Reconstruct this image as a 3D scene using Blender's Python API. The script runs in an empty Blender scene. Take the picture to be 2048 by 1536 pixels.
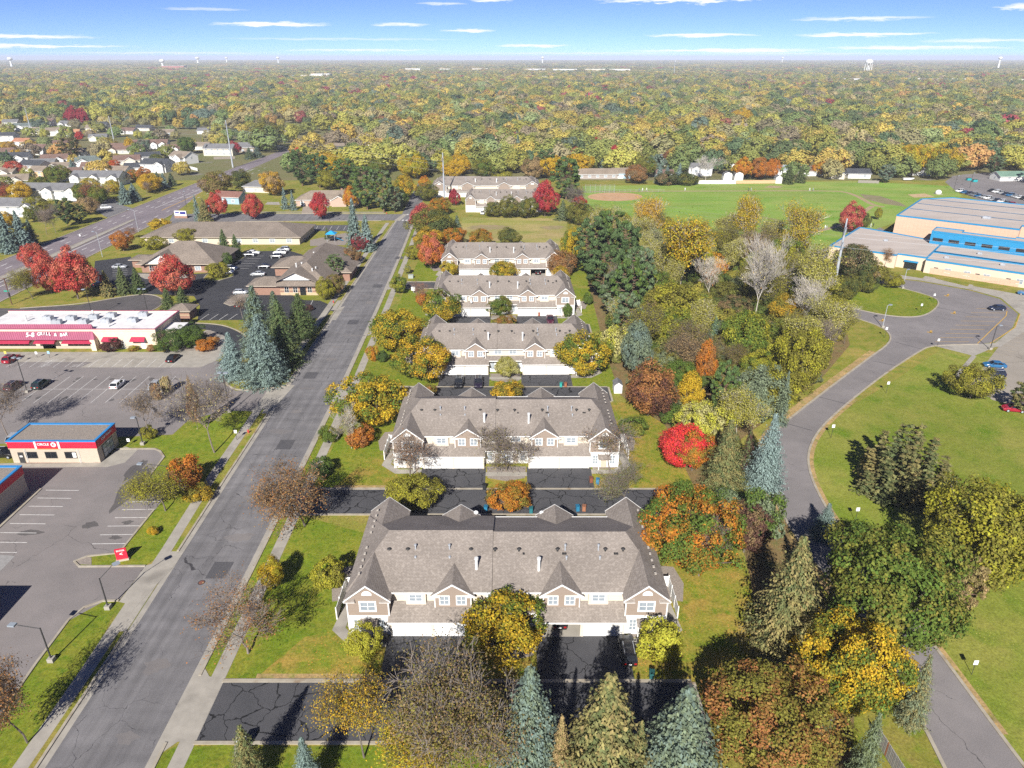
import bpy, math, random
import numpy as np
from mathutils import Vector, Matrix
random.seed(7)
rng = np.random.default_rng(11)
R = math.radians
SC = bpy.context.scene
COL = SC.collection

# ------------------------------------------------------------------ camera
CAM_H = 66.0
FPX = 1420.0                       # focal length in pixels of the 2048 px wide survey photo
PITCH = math.atan((768 - 114) / FPX)
cd = bpy.data.cameras.new('camera'); cam = bpy.data.objects.new('camera', cd); COL.objects.link(cam)
cam.location = (0, 0, CAM_H); cam.rotation_euler = (R(90) - PITCH, 0, 0)
cd.sensor_width = 36; cd.lens = 36 * FPX / 2048; cd.clip_end = 40000; cd.clip_start = 0.5
SC.camera = cam

# ------------------------------------------------------------------ sky, sun, exposure
SUN_EL = R(34.5)
SUN_DIR = Vector((0.19, 1.0, -math.tan(SUN_EL)))
w = bpy.data.worlds.new('World'); SC.world = w; w.use_nodes = True
wn = w.node_tree.nodes; wl = w.node_tree.links; wn.clear()
wo = wn.new('ShaderNodeOutputWorld'); bg = wn.new('ShaderNodeBackground'); wl.new(bg.outputs[0], wo.inputs[0])
sky = wn.new('ShaderNodeTexSky'); sky.sky_type = 'NISHITA'; sky.sun_disc = False
sky.sun_elevation = SUN_EL; sky.sun_rotation = R(191); sky.air_density = 0.28; sky.dust_density = 0.0; sky.ozone_density = 5.0
sky.altitude = 300
bg.inputs[1].default_value = 0.084
def wmath(op, a, b=None):
    n = wn.new('ShaderNodeMath'); n.operation = op
    for i, x in enumerate((a, b)):
        if x is None: continue
        if isinstance(x, (int, float)): n.inputs[i].default_value = x
        else: wl.new(x, n.inputs[i])
    return n.outputs[0]
tc = wn.new('ShaderNodeTexCoord'); sep = wn.new('ShaderNodeSeparateXYZ'); wl.new(tc.outputs['Generated'], sep.inputs[0])
az = wmath('MULTIPLY', wmath('ARCTAN2', sep.outputs[0], sep.outputs[1]), 180 / math.pi)   # degrees right of the view to the north
el = wmath('MULTIPLY', wmath('ARCSINE', sep.outputs[2]), 180 / math.pi)
cmb = wn.new('ShaderNodeCombineXYZ'); wl.new(wmath('MULTIPLY', az, 0.55), cmb.inputs[0]); wl.new(wmath('MULTIPLY', el, 5.0), cmb.inputs[1])
nz = wn.new('ShaderNodeTexNoise'); nz.inputs['Scale'].default_value = 1.0; nz.inputs['Detail'].default_value = 9; nz.inputs['Roughness'].default_value = 0.68
wl.new(cmb.outputs[0], nz.inputs['Vector'])
warp = wmath('SUBTRACT', nz.outputs[0], 0.5)
# wind-drawn cloud streaks: bearing, elevation, half length, half height, strength (degrees)
CLOUDS = [(12.0, 3.75, 6.4, .36, 1), (8.5, 3.85, 2, .15, .7), (-16.8, 2.05, 4.2, .17, .9), (-33.5, 1.15, 6.5, .13, .85), (-34, .62, 9, .11, .9), (-8, 2.1, 2.2, .14, .7), (-3.2, 1.72, 2.2, .12, .8),
          (-1.5, 3.65, 1.7, .17, .7), (-5, 3.45, 2, .1, .5), (1.5, .75, 3, .11, .8), (13.5, 1.4, 4.2, .13, .85), (24, 1.35, 4.6, .14, .9), (23.5, 2.3, 4.6, .13, .6), (34, 3.6, 4, .2, .9), (33.5, 2.75, 2.8, .18, .9),
          (15, .42, 7, .12, .9), (27, .55, 6, .12, .8), (-11, .45, 6, .08, .6), (-24, .25, 8, .07, .4), (5, .25, 9, .07, .45), (31, .95, 4, .1, .5), (-21, 2.9, 3, .1, .35), (20, .22, 8, .07, .4), (-12, 1.15, 9, .1, .3), (-37, 3.0, 4, .15, .4),
          (52, 2.4, 9, .3, .8), (-55, 2.2, 9, .3, .8), (75, 4, 12, .5, .8), (-80, 5, 12, .5, .8), (110, 3, 14, .5, .8), (-120, 4, 14, .5, .8), (150, 5, 16, .6, .8), (-160, 3, 16, .5, .8)]
cov = None
for a0, e0, wa, we, st in CLOUDS:
    da = wmath('DIVIDE', wmath('SUBTRACT', az, a0), wa)
    de = wmath('DIVIDE', wmath('ADD', wmath('SUBTRACT', el, e0), wmath('MULTIPLY', warp, we * 4.2)), we)
    d = wmath('SUBTRACT', 1.0, wmath('ADD', wmath('MULTIPLY', da, da), wmath('MULTIPLY', de, de)))
    d = wmath('MULTIPLY', wmath('MAXIMUM', d, 0.0), st)
    cov = d if cov is None else wmath('MAXIMUM', cov, d)
cov = wmath('MINIMUM', wmath('MULTIPLY', cov, wmath('ADD', wmath('MULTIPLY', nz.outputs[0], 2.4), 0.1)), 0.95)
hs = wn.new('ShaderNodeHueSaturation'); hs.inputs['Saturation'].default_value = 1.0; wl.new(sky.outputs[0], hs.inputs['Color'])
wb = wn.new('ShaderNodeMix'); wb.data_type = 'RGBA'; wb.blend_type = 'MULTIPLY'; wb.inputs[0].default_value = 1; wb.inputs[7].default_value = (.9, .84, 1.06, 1); wl.new(hs.outputs[0], wb.inputs[6])   # camera white balance
mx = wn.new('ShaderNodeMix'); mx.data_type = 'RGBA'; wl.new(cov, mx.inputs[0]); wl.new(wb.outputs[2], mx.inputs[6]); mx.inputs[7].default_value = (7.2, 7.3, 7.5, 1)
wl.new(mx.outputs[2], bg.inputs[0])
sd = bpy.data.lights.new('sun', 'SUN'); so = bpy.data.objects.new('sun', sd); COL.objects.link(so)
sd.energy = 4.6; sd.angle = R(0.5); sd.color = (1.0, 0.965, 0.91); so.rotation_euler = SUN_DIR.to_track_quat('-Z', 'Y').to_euler(); so.location = (-30, -60, 120)
SC.view_settings.view_transform = 'Standard'; SC.view_settings.look = 'None'; SC.view_settings.exposure = 0.9; SC.view_settings.gamma = 1.0
SC.view_settings.use_curve_mapping = False
SC.cycles.max_bounces = 5; SC.cycles.diffuse_bounces = 2; SC.cycles.glossy_bounces = 2; SC.cycles.transmission_bounces = 3; SC.cycles.volume_bounces = 0
SC.cycles.use_denoising = False

# ------------------------------------------------------------------ survey helpers
cP, sP = math.cos(PITCH), math.sin(PITCH)
def G(u, v, z=0.0):
    """survey photo pixel -> point on the level plane z (metres, x east, y north, camera mast at the origin)"""
    dx = (u - 1024) / FPX; dy = (v - 768) / FPX
    t = (z - CAM_H) / (-sP - dy * cP)
    return (dx * t, (cP - dy * sP) * t)
def GZ(v, y):
    dy = (v - 768) / FPX
    return CAM_H + y * (-sP - dy * cP) / (cP - dy * sP)
def depth(y, z=0): return y * cP - (z - CAM_H) * sP
def GP(pts, z=0.0): return [G(u, v, z) for u, v in pts]

# ------------------------------------------------------------------ tagging
def tag(o, label=None, cat=None, group=None, kind=None):
    if label: o['label'] = label
    if cat: o['category'] = cat
    if group: o['group'] = group
    if kind: o['kind'] = kind
    return o
def thing(name, label, cat, loc=(0, 0, 0), rz=0.0, group=None):
    o = bpy.data.objects.new(name, None); COL.objects.link(o); o.empty_display_size = .3
    o.location = loc if len(loc) == 3 else (loc[0], loc[1], 0); o.rotation_euler = (0, 0, rz)
    return tag(o, label, cat, group)
def link(name, mesh, parent=None, loc=(0, 0, 0), rz=0.0, color=None):
    o = bpy.data.objects.new(name, mesh); COL.objects.link(o)
    if parent: o.parent = parent
    o.location = loc; o.rotation_euler = (0, 0, rz)
    if color: o.color = (*color, 1)
    return o
def copy_tree(o, parent=None):
    c = o.copy(); COL.objects.link(c)
    if parent: c.parent = parent
    for ch in o.children: copy_tree(ch, c)
    return c

# ------------------------------------------------------------------ materials
MATS = {}
def mat(name, a, b=None, scale=1.0, rough=0.85, detail=4, bump=0.0, lo=.35, hi=.65, stretch=None, spec=.3, metal=0.0, objcol=False, c=None, cscale=20.0, clo=.6, chi=.7, warp=0):
    """principled surface: two-tone noise a/b, optional third speckle colour c, optional object colour"""
    if name in MATS: return MATS[name]
    m = bpy.data.materials.new(name); m.use_nodes = True; MATS[name] = m
    n = m.node_tree.nodes; l = m.node_tree.links; p = n['Principled BSDF']
    p.inputs['Roughness'].default_value = rough; p.inputs['Specular IOR Level'].default_value = spec; p.inputs['Metallic'].default_value = metal
    tcn = n.new('ShaderNodeTexCoord'); co = tcn.outputs['Object']
    if stretch:
        mp = n.new('ShaderNodeMapping'); mp.inputs['Scale'].default_value = stretch; l.new(co, mp.inputs[0]); co = mp.outputs[0]
    out = None
    if b is not None:
        t = n.new('ShaderNodeTexNoise'); t.inputs['Scale'].default_value = scale; t.inputs['Detail'].default_value = detail; t.inputs['Roughness'].default_value = .6; l.new(co, t.inputs['Vector'])
        r = n.new('ShaderNodeMapRange'); r.inputs[1].default_value = lo; r.inputs[2].default_value = hi; l.new(t.outputs[0], r.inputs[0])
        x = n.new('ShaderNodeMix'); x.data_type = 'RGBA'; l.new(r.outputs[0], x.inputs[0]); x.inputs[6].default_value = (*a, 1); x.inputs[7].default_value = (*b, 1); out = x.outputs[2]
    if c is not None:
        t2 = n.new('ShaderNodeTexNoise'); t2.inputs['Scale'].default_value = cscale; t2.inputs['Detail'].default_value = 3; l.new(co, t2.inputs['Vector'])
        r2 = n.new('ShaderNodeMapRange'); r2.inputs[1].default_value = clo; r2.inputs[2].default_value = chi; l.new(t2.outputs[0], r2.inputs[0])
        x2 = n.new('ShaderNodeMix'); x2.data_type = 'RGBA'; l.new(r2.outputs[0], x2.inputs[0])
        if out: l.new(out, x2.inputs[6])
        else: x2.inputs[6].default_value = (*a, 1)
        x2.inputs[7].default_value = (*c, 1); out = x2.outputs[2]
    if objcol:
        oi = n.new('ShaderNodeObjectInfo'); x3 = n.new('ShaderNodeMix'); x3.data_type = 'RGBA'; x3.blend_type = 'MULTIPLY'; x3.inputs[0].default_value = 1
        l.new(oi.outputs['Color'], x3.inputs[6])
        if out: l.new(out, x3.inputs[7])
        else: x3.inputs[7].default_value = (*a, 1)
        out = x3.outputs[2]
    if out: l.new(out, p.inputs['Base Color'])
    else: p.inputs['Base Color'].default_value = (*a, 1)
    if bump:
        bn = n.new('ShaderNodeTexNoise'); bn.inputs['Scale'].default_value = bump; bn.inputs['Detail'].default_value = 3; l.new(co, bn.inputs['Vector'])
        bb = n.new('ShaderNodeBump'); bb.inputs['Strength'].default_value = .35; bb.inputs['Distance'].default_value = .05; l.new(bn.outputs[0], bb.inputs['Height']); l.new(bb.outputs[0], p.inputs['Normal'])
    return m

def asphalt(name, a, b, crack=0.0, cw=.05, cell=.22, crackcol=(.012, .012, .013), streak=0.0, patch=(.0, .0), tint=(1, 1, 1)):
    m = mat(name, a, b, scale=.35, rough=.9, detail=8, lo=.3, hi=.7, spec=.2)
    n = m.node_tree.nodes; l = m.node_tree.links; p = n['Principled BSDF']
    src = p.inputs['Base Color'].links[0].from_socket
    tcn = n.new('ShaderNodeTexCoord')
    def noise(s, d=4, vec=None, st=None):
        t = n.new('ShaderNodeTexNoise'); t.inputs['Scale'].default_value = s; t.inputs['Detail'].default_value = d
        v = vec or tcn.outputs['Object']
        if st:
            mp = n.new('ShaderNodeMapping'); mp.inputs['Scale'].default_value = st; l.new(v, mp.inputs[0]); v = mp.outputs[0]
        l.new(v, t.inputs['Vector']); return t
    def mul(src, fac, lo, hi, f0, f1):
        r = n.new('ShaderNodeMapRange'); r.inputs[1].default_value = lo; r.inputs[2].default_value = hi; r.inputs[3].default_value = f0; r.inputs[4].default_value = f1; l.new(fac, r.inputs[0])
        x = n.new('ShaderNodeMix'); x.data_type = 'RGBA'; x.blend_type = 'MULTIPLY'; x.inputs[0].default_value = 1; l.new(src, x.inputs[6]); l.new(r.outputs[0], x.inputs[7]); return x.outputs[2]
    src = mul(src, noise(9, 3).outputs[0], .3, .7, .86, 1.14)
    src = mul(src, noise(.07, 3).outputs[0], .3, .7, .88, 1.12)
    if streak:
        src = mul(src, noise(1, 5, st=(.9, .03, 1)).outputs[0], .3, .7, 1 - streak, 1 + streak)
        src = mul(src, noise(1, 5, st=(.05, .6, 1)).outputs[0], .35, .6, 1 + streak * .4, 1 - streak * .4)
    if crack:
        wv = noise(.5, 3); sc = n.new('ShaderNodeVectorMath'); sc.operation = 'SCALE'; sc.inputs['Scale'].default_value = 2.2; l.new(wv.outputs['Color'], sc.inputs[0])
        ad = n.new('ShaderNodeVectorMath'); ad.operation = 'ADD'; l.new(sc.outputs[0], ad.inputs[0]); l.new(tcn.outputs['Object'], ad.inputs[1])
        mpp = n.new('ShaderNodeMapping'); mpp.inputs['Scale'].default_value = (1, 1, 0.0); l.new(ad.outputs[0], mpp.inputs[0])
        vo = n.new('ShaderNodeTexVoronoi'); vo.feature = 'DISTANCE_TO_EDGE'; vo.inputs['Scale'].default_value = cell; l.new(mpp.outputs[0], vo.inputs['Vector'])
        r = n.new('ShaderNodeMapRange'); r.inputs[1].default_value = cw * cell * .6; r.inputs[2].default_value = cw * cell; r.inputs[3].default_value = 1; r.inputs[4].default_value = 0; l.new(vo.outputs[0], r.inputs[0])
        msk = noise(.12, 2); r2 = n.new('ShaderNodeMapRange'); r2.inputs[1].default_value = .62 - crack * .3; r2.inputs[2].default_value = .68 - crack * .3; l.new(msk.outputs[0], r2.inputs[0])
        mm = n.new('ShaderNodeMath'); mm.operation = 'MULTIPLY'; l.new(r.outputs[0], mm.inputs[0]); l.new(r2.outputs[0], mm.inputs[1])
        x = n.new('ShaderNodeMix'); x.data_type = 'RGBA'; l.new(mm.outputs[0], x.inputs[0]); l.new(src, x.inputs[6]); x.inputs[7].default_value = (*crackcol, 1); src = x.outputs[2]
    l.new(src, p.inputs['Base Color'])
    return m

def turf(name, a, b, c, scale=.12, cscale=.45, clo=.5, chi=.72, lo=.36, hi=.64, stretch=None, fleck=None, fine=.34):
    m = mat(name, a, b, scale=scale, rough=.95, detail=9, lo=lo, hi=hi, c=c, cscale=cscale, clo=clo, chi=chi, bump=4, spec=.1, stretch=stretch)
    n = m.node_tree.nodes; l = m.node_tree.links; p = n['Principled BSDF']; src = p.inputs['Base Color'].links[0].from_socket; t = n.new('ShaderNodeTexCoord')
    for sc, dt, amt in ((3.2, 6, fine), (.9, 4, .16), (.03, 3, .1)):
        q = n.new('ShaderNodeTexNoise'); q.inputs['Scale'].default_value = sc; q.inputs['Detail'].default_value = dt; q.inputs['Roughness'].default_value = .7; l.new(t.outputs['Object'], q.inputs['Vector'])
        r = n.new('ShaderNodeMapRange'); r.inputs[1].default_value = .32; r.inputs[2].default_value = .68; r.inputs[3].default_value = 1 - amt; r.inputs[4].default_value = 1 + amt; l.new(q.outputs[0], r.inputs[0])
        x = n.new('ShaderNodeMix'); x.data_type = 'RGBA'; x.blend_type = 'MULTIPLY'; x.inputs[0].default_value = 1; l.new(src, x.inputs[6]); l.new(r.outputs[0], x.inputs[7]); src = x.outputs[2]
    if fleck:       # fallen leaves
        v = n.new('ShaderNodeTexVoronoi'); v.inputs['Scale'].default_value = 2.4; l.new(t.outputs['Object'], v.inputs['Vector']); ms = n.new('ShaderNodeTexNoise'); ms.inputs['Scale'].default_value = .16; ms.inputs['Detail'].default_value = 5; l.new(t.outputs['Object'], ms.inputs['Vector'])
        r = n.new('ShaderNodeMapRange'); r.inputs[1].default_value = .12; r.inputs[2].default_value = .2; r.inputs[3].default_value = 1; r.inputs[4].default_value = 0; l.new(v.outputs['Distance'], r.inputs[0])
        r2 = n.new('ShaderNodeMapRange'); r2.inputs[1].default_value = fleck[1]; r2.inputs[2].default_value = fleck[1] + .14; l.new(ms.outputs[0], r2.inputs[0]); mm = n.new('ShaderNodeMath'); mm.operation = 'MULTIPLY'; l.new(r.outputs[0], mm.inputs[0]); l.new(r2.outputs[0], mm.inputs[1])
        x = n.new('ShaderNodeMix'); x.data_type = 'RGBA'; l.new(mm.outputs[0], x.inputs[0]); l.new(src, x.inputs[6]); x.inputs[7].default_value = (*fleck[0], 1); src = x.outputs[2]
    l.new(src, p.inputs['Base Color']); return m

def roofmat(name, a, b, c, row=.15, length=.9, rot=0.0, sy=1.12):
    m = bpy.data.materials.new(name); m.use_nodes = True; MATS[name] = m
    n = m.node_tree.nodes; l = m.node_tree.links; p = n['Principled BSDF']; p.inputs['Roughness'].default_value = .92; p.inputs['Specular IOR Level'].default_value = .15
    t = n.new('ShaderNodeTexCoord'); mp = n.new('ShaderNodeMapping'); mp.inputs['Rotation'].default_value = (0, 0, rot); mp.inputs['Scale'].default_value = (1, sy, 0)
    l.new(t.outputs['Object'], mp.inputs[0])
    br = n.new('ShaderNodeTexBrick'); br.inputs['Scale'].default_value = 1; br.inputs['Brick Width'].default_value = length * .45; br.inputs['Row Height'].default_value = row * 1.3; br.inputs['Mortar Size'].default_value = .018
    br.inputs['Color1'].default_value = (*a, 1); br.inputs['Color2'].default_value = (*b, 1); br.inputs['Mortar'].default_value = (*[x * .6 for x in a], 1); l.new(mp.outputs[0], br.inputs['Vector'])
    no = n.new('ShaderNodeTexNoise'); no.inputs['Scale'].default_value = 2.6; no.inputs['Detail'].default_value = 3; l.new(mp.outputs[0], no.inputs['Vector'])
    r = n.new('ShaderNodeMapRange'); r.inputs[1].default_value = .5; r.inputs[2].default_value = .66; l.new(no.outputs[0], r.inputs[0])
    x = n.new('ShaderNodeMix'); x.data_type = 'RGBA'; l.new(r.outputs[0], x.inputs[0]); l.new(br.outputs[0], x.inputs[6]); x.inputs[7].default_value = (*c, 1)
    n2 = n.new('ShaderNodeTexNoise'); n2.inputs['Scale'].default_value = .25; n2.inputs['Detail'].default_value = 4; l.new(t.outputs['Object'], n2.inputs['Vector'])
    r2 = n.new('ShaderNodeMapRange'); r2.inputs[1].default_value = .3; r2.inputs[2].default_value = .7; r2.inputs[3].default_value = .86; r2.inputs[4].default_value = 1.12; l.new(n2.outputs[0], r2.inputs[0])
    x2 = n.new('ShaderNodeMix'); x2.data_type = 'RGBA'; x2.blend_type = 'MULTIPLY'; x2.inputs[0].default_value = 1; l.new(x.outputs[2], x2.inputs[6]); l.new(r2.outputs[0], x2.inputs[7])
    oi = n.new('ShaderNodeObjectInfo'); x3 = n.new('ShaderNodeMix'); x3.data_type = 'RGBA'; x3.blend_type = 'MULTIPLY'; x3.inputs[0].default_value = 1; l.new(x2.outputs[2], x3.inputs[6]); l.new(oi.outputs['Color'], x3.inputs[7])
    l.new(x3.outputs[2], p.inputs['Base Color'])
    return m

def leafmat(name, random_ramp=None):
    """leaf surface: object colour and its tint property mixed by the clump tone stored on the mesh"""
    m = bpy.data.materials.new(name); m.use_nodes = True; MATS[name] = m
    n = m.node_tree.nodes; l = m.node_tree.links; n.clear()
    o = n.new('ShaderNodeOutputMaterial'); df = n.new('ShaderNodeBsdfDiffuse'); tr = n.new('ShaderNodeBsdfTranslucent'); ms = n.new('ShaderNodeMixShader'); ms.inputs[0].default_value = .34
    l.new(df.outputs[0], ms.inputs[1]); l.new(tr.outputs[0], ms.inputs[2]); l.new(ms.outputs[0], o.inputs[0])
    at = n.new('ShaderNodeAttribute'); at.attribute_name = 'tone'
    sp = n.new('ShaderNodeSeparateXYZ'); l.new(at.outputs['Vector'], sp.inputs[0])
    oi = n.new('ShaderNodeObjectInfo')
    if random_ramp:
        def ramp(sock):
            r = n.new('ShaderNodeValToRGB'); r.color_ramp.interpolation = 'CONSTANT'
            els = r.color_ramp.elements
            while len(els) < len(random_ramp): els.new(.5)
            for k, (pos, c) in enumerate(random_ramp): els[k].position = pos; els[k].color = (*c, 1)
            l.new(sock, r.inputs[0]); return r.outputs[0]
        ca = ramp(oi.outputs['Random'])
        mm = n.new('ShaderNodeMath'); mm.operation = 'MULTIPLY'; mm.inputs[1].default_value = 37.7; l.new(oi.outputs['Random'], mm.inputs[0])
        fr = n.new('ShaderNodeMath'); fr.operation = 'FRACT'; l.new(mm.outputs[0], fr.inputs[0])
        hv = n.new('ShaderNodeHueSaturation'); l.new(ca, hv.inputs['Color'])
        mr = n.new('ShaderNodeMapRange'); mr.inputs[3].default_value = .75; mr.inputs[4].default_value = 1.25; l.new(fr.outputs[0], mr.inputs[0]); l.new(mr.outputs[0], hv.inputs['Value'])
        ca = hv.outputs[0]; cb = None
        # stands of alike trees: drift towards dull green where a broad noise over the plain is high
        ln = n.new('ShaderNodeTexNoise'); ln.inputs['Scale'].default_value = .011; ln.inputs['Detail'].default_value = 3; l.new(oi.outputs['Location'], ln.inputs['Vector'])
        lr = n.new('ShaderNodeMapRange'); lr.inputs[1].default_value = .45; lr.inputs[2].default_value = .68; lr.inputs[4].default_value = .55; l.new(ln.outputs[0], lr.inputs[0])
        lx = n.new('ShaderNodeMix'); lx.data_type = 'RGBA'; l.new(lr.outputs[0], lx.inputs[0]); l.new(ca, lx.inputs[6]); lx.inputs[7].default_value = (.24, .265, .09, 1); ca = lx.outputs[2]
    else:
        ca = oi.outputs['Color']
        ab = n.new('ShaderNodeAttribute'); ab.attribute_type = 'OBJECT'; ab.attribute_name = 'tint'; cb = ab.outputs['Color']
    if cb is not None:
        x = n.new('ShaderNodeMix'); x.data_type = 'RGBA'; r = n.new('ShaderNodeMapRange'); r.inputs[1].default_value = .35; r.inputs[2].default_value = .75
        l.new(sp.outputs[0], r.inputs[0]); l.new(r.outputs[0], x.inputs[0]); l.new(ca, x.inputs[6]); l.new(cb, x.inputs[7]); ca = x.outputs[2]
    hs2 = n.new('ShaderNodeHueSaturation'); l.new(ca, hs2.inputs['Color'])
    r3 = n.new('ShaderNodeMapRange'); r3.inputs[3].default_value = .84 if random_ramp else .52; r3.inputs[4].default_value = 1.18 if random_ramp else 1.55; l.new(sp.outputs[1], r3.inputs[0]); l.new(r3.outputs[0], hs2.inputs['Value'])
    r4 = n.new('ShaderNodeMapRange'); r4.inputs[3].default_value = .485; r4.inputs[4].default_value = .515; l.new(sp.outputs[2], r4.inputs[0]); l.new(r4.outputs[0], hs2.inputs['Hue'])
    l.new(hs2.outputs[0], df.inputs[0]); l.new(hs2.outputs[0], tr.inputs[0])
    return m

CONC = mat('concrete', (.36, .33, .28), (.29, .265, .225), scale=.6, detail=8, c=(.22, .2, .17), cscale=.25, clo=.56, chi=.75)
KERBM = mat('kerb_concrete', (.38, .34, .27), (.29, .25, .19), scale=.8, detail=8, c=(.2, .13, .07), cscale=.35, clo=.62, chi=.74)
WHITE = mat('white_paint', (.78, .77, .74), (.72, .71, .68), scale=1.5, rough=.5)
LINEW = mat('road_paint_white', (.62, .6, .57), (.34, .33, .32), scale=2.2, detail=6, lo=.45, hi=.75)
LINEY = mat('road_paint_yellow', (.55, .33, .06), (.3, .2, .06), scale=2.2, detail=6, lo=.45, hi=.75)
GLASS = mat('window_glass', (.2, .24, .28), (.32, .35, .37), scale=.9, rough=.12, spec=.6)
DGLASS = mat('dark_glass', (.016, .018, .022), rough=.08, spec=.6)
DARK = mat('dark_metal', (.03, .03, .032), (.05, .048, .045), scale=4, rough=.6)
METAL = mat('galvanised_steel', (.38, .4, .42), (.3, .32, .35), scale=.8, rough=.5, spec=.5)
BARK = mat('grey_bark', (.16, .135, .11), (.1, .082, .066), scale=5, detail=5)
PALEBARK = mat('pale_bark', (.5, .46, .4), (.33, .29, .24), scale=4, detail=5)
PAINT = mat('object_paint', (1, 1, 1), (.93, .93, .93), scale=.8, rough=.6, objcol=True)
CARP = mat('car_paint', (1, 1, 1), rough=.25, spec=.6, objcol=True)
SIDING = mat('siding', (1, 1, 1), (.9, .9, .9), scale=1.2, rough=.7, objcol=True, stretch=(.4, .4, 12))
GRAVELROOF = mat('gravel_roof', (.3, .26, .22), (.16, .14, .12), scale=5, detail=6, c=(.4, .3, .22), cscale=9, clo=.58, chi=.66)
LEAF = leafmat('leaves')

# ------------------------------------------------------------------ mesh builder
class MB:
    def __init__(s): s.v = []; s.f = []; s.m = []
    def face(s, pts, m=0):
        i = len(s.v); s.v += [tuple(p) for p in pts]; s.f.append(tuple(range(i, i + len(pts)))); s.m.append(m); return s
    def box(s, x0, x1, y0, y1, z0, z1, m=0, top=None):
        i = len(s.v); s.v += [(x0, y0, z0), (x1, y0, z0), (x1, y1, z0), (x0, y1, z0), (x0, y0, z1), (x1, y0, z1), (x1, y1, z1), (x0, y1, z1)]
        for k, q in enumerate(((0, 3, 2, 1), (4, 5, 6, 7), (0, 1, 5, 4), (1, 2, 6, 5), (2, 3, 7, 6), (3, 0, 4, 7))):
            s.f.append(tuple(i + a for a in q)); s.m.append(top if (top is not None and k == 1) else m)
        return s
    def prism(s, poly, z0, z1, m=0, top=None):
        n = len(poly); i = len(s.v)
        s.v += [(x, y, z0) for x, y in poly] + [(x, y, z1) for x, y in poly]
        for k in range(n):
            j = (k + 1) % n; s.f.append((i + k, i + j, i + n + j, i + n + k)); s.m.append(m)
        s.f.append(tuple(i + n + k for k in range(n))); s.m.append(m if top is None else top)
        s.f.append(tuple(i + k for k in reversed(range(n)))); s.m.append(m)
        return s
    def tube(s, p, q, r0, r1=None, n=6, m=0, cap=True):
        p = Vector(p); q = Vector(q); r1 = r0 if r1 is None else r1
        d = (q - p).normalized(); a = d.orthogonal().normalized(); b = d.cross(a); i = len(s.v)
        for c, r in ((p, r0), (q, r1)):
            for k in range(n):
                t = 2 * math.pi * k / n; s.v.append(tuple(c + a * (r * math.cos(t)) + b * (r * math.sin(t))))
        for k in range(n):
            j = (k + 1) % n; s.f.append((i + k, i + j, i + n + j, i + n + k)); s.m.append(m)
        if cap:
            s.f.append(tuple(i + n + k for k in range(n))); s.m.append(m); s.f.append(tuple(i + k for k in reversed(range(n)))); s.m.append(m)
        return s
    def ell(s, c, r, n=8, k=5, m=0):
        i = len(s.v)
        for a in range(k + 1):
            ph = math.pi * a / k - math.pi / 2
            for b in range(n):
                th = 2 * math.pi * b / n; s.v.append((c[0] + r[0] * math.cos(ph) * math.cos(th), c[1] + r[1] * math.cos(ph) * math.sin(th), c[2] + r[2] * math.sin(ph)))
        for a in range(k):
            for b in range(n):
                d = (b + 1) % n; s.f.append((i + a * n + b, i + a * n + d, i + (a + 1) * n + d, i + (a + 1) * n + b)); s.m.append(m)
        return s
    def mesh(s, name, mats, smooth=False):
        me = bpy.data.meshes.new(name); me.from_pydata(s.v, [], s.f)
        for mm in (mats if isinstance(mats, (list, tuple)) else [mats]): me.materials.append(mm)
        if len(me.materials) > 1: me.polygons.foreach_set('material_index', s.m)
        if smooth: me.polygons.foreach_set('use_smooth', [True] * len(me.polygons))
        me.update(); return me
    def build(s, name, mats, parent=None, loc=(0, 0, 0), rz=0, color=None, smooth=False):
        return link(name, s.mesh(name, mats, smooth), parent, loc, rz, color)
CACHE = {}
def cached(key, fn):
    if key not in CACHE: CACHE[key] = fn()
    return CACHE[key]
def bevel(o, w=.02, seg=1):
    b = o.modifiers.new('edge', 'BEVEL'); b.width = w; b.segments = seg; b.limit_method = 'ANGLE'; return o

LAYER = [0]
def sheet(name, poly, z, m, kind='structure', parent=None):
    me = bpy.data.meshes.new(name); me.from_pydata([(x, y, z) for x, y in poly], [], [tuple(range(len(poly)))]); me.materials.append(m); me.update()
    if me.polygons[0].normal.z < 0: me.flip_normals()
    o = link(name, me, parent)
    if not parent: o['kind'] = kind
    return o
def offset(pl, d, closed=False):
    out = []; n = len(pl)
    for i in range(n):
        a = pl[i - 1] if (i > 0 or closed) else pl[i]; b = pl[(i + 1) % n] if (i < n - 1 or closed) else pl[i]
        t = Vector((b[0] - a[0], b[1] - a[1])).normalized(); out.append((pl[i][0] - t.y * d, pl[i][1] + t.x * d))
    return out
def strip(name, pl, d0, d1, z, m, kind='structure', h=0.0, closed=False):
    """ribbon along a polyline between two side offsets (positive = left of travel); h > 0 gives it that height"""
    a, b = offset(pl, d0, closed), offset(pl, d1, closed); mb = MB(); n = len(pl)
    for i in range(n if closed else n - 1):
        j = (i + 1) % n
        if h: 
            mb.face([(*a[i], z + h), (*a[j], z + h), (*b[j], z + h), (*b[i], z + h)])
            mb.face([(*a[i], z), (*a[j], z), (*a[j], z + h), (*a[i], z + h)]); mb.face([(*b[j], z), (*b[i], z), (*b[i], z + h), (*b[j], z + h)])
        else: mb.face([(*a[i], z), (*a[j], z), (*b[j], z), (*b[i], z)])
    if h:
        for k in ((0, n - 1) if not closed else ()): mb.face([(*a[k], z), (*b[k], z), (*b[k], z + h), (*a[k], z + h)])
    o = mb.build(name, m); o['kind'] = kind; return o
def smooth_pl(pl, it=2):
    for _ in range(it):
        q = [pl[0]]
        for a, b in zip(pl, pl[1:]): q += [(.75 * a[0] + .25 * b[0], .75 * a[1] + .25 * b[1]), (.25 * a[0] + .75 * b[0], .25 * a[1] + .75 * b[1])]
        pl = q + [pl[-1]]
    return pl
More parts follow.
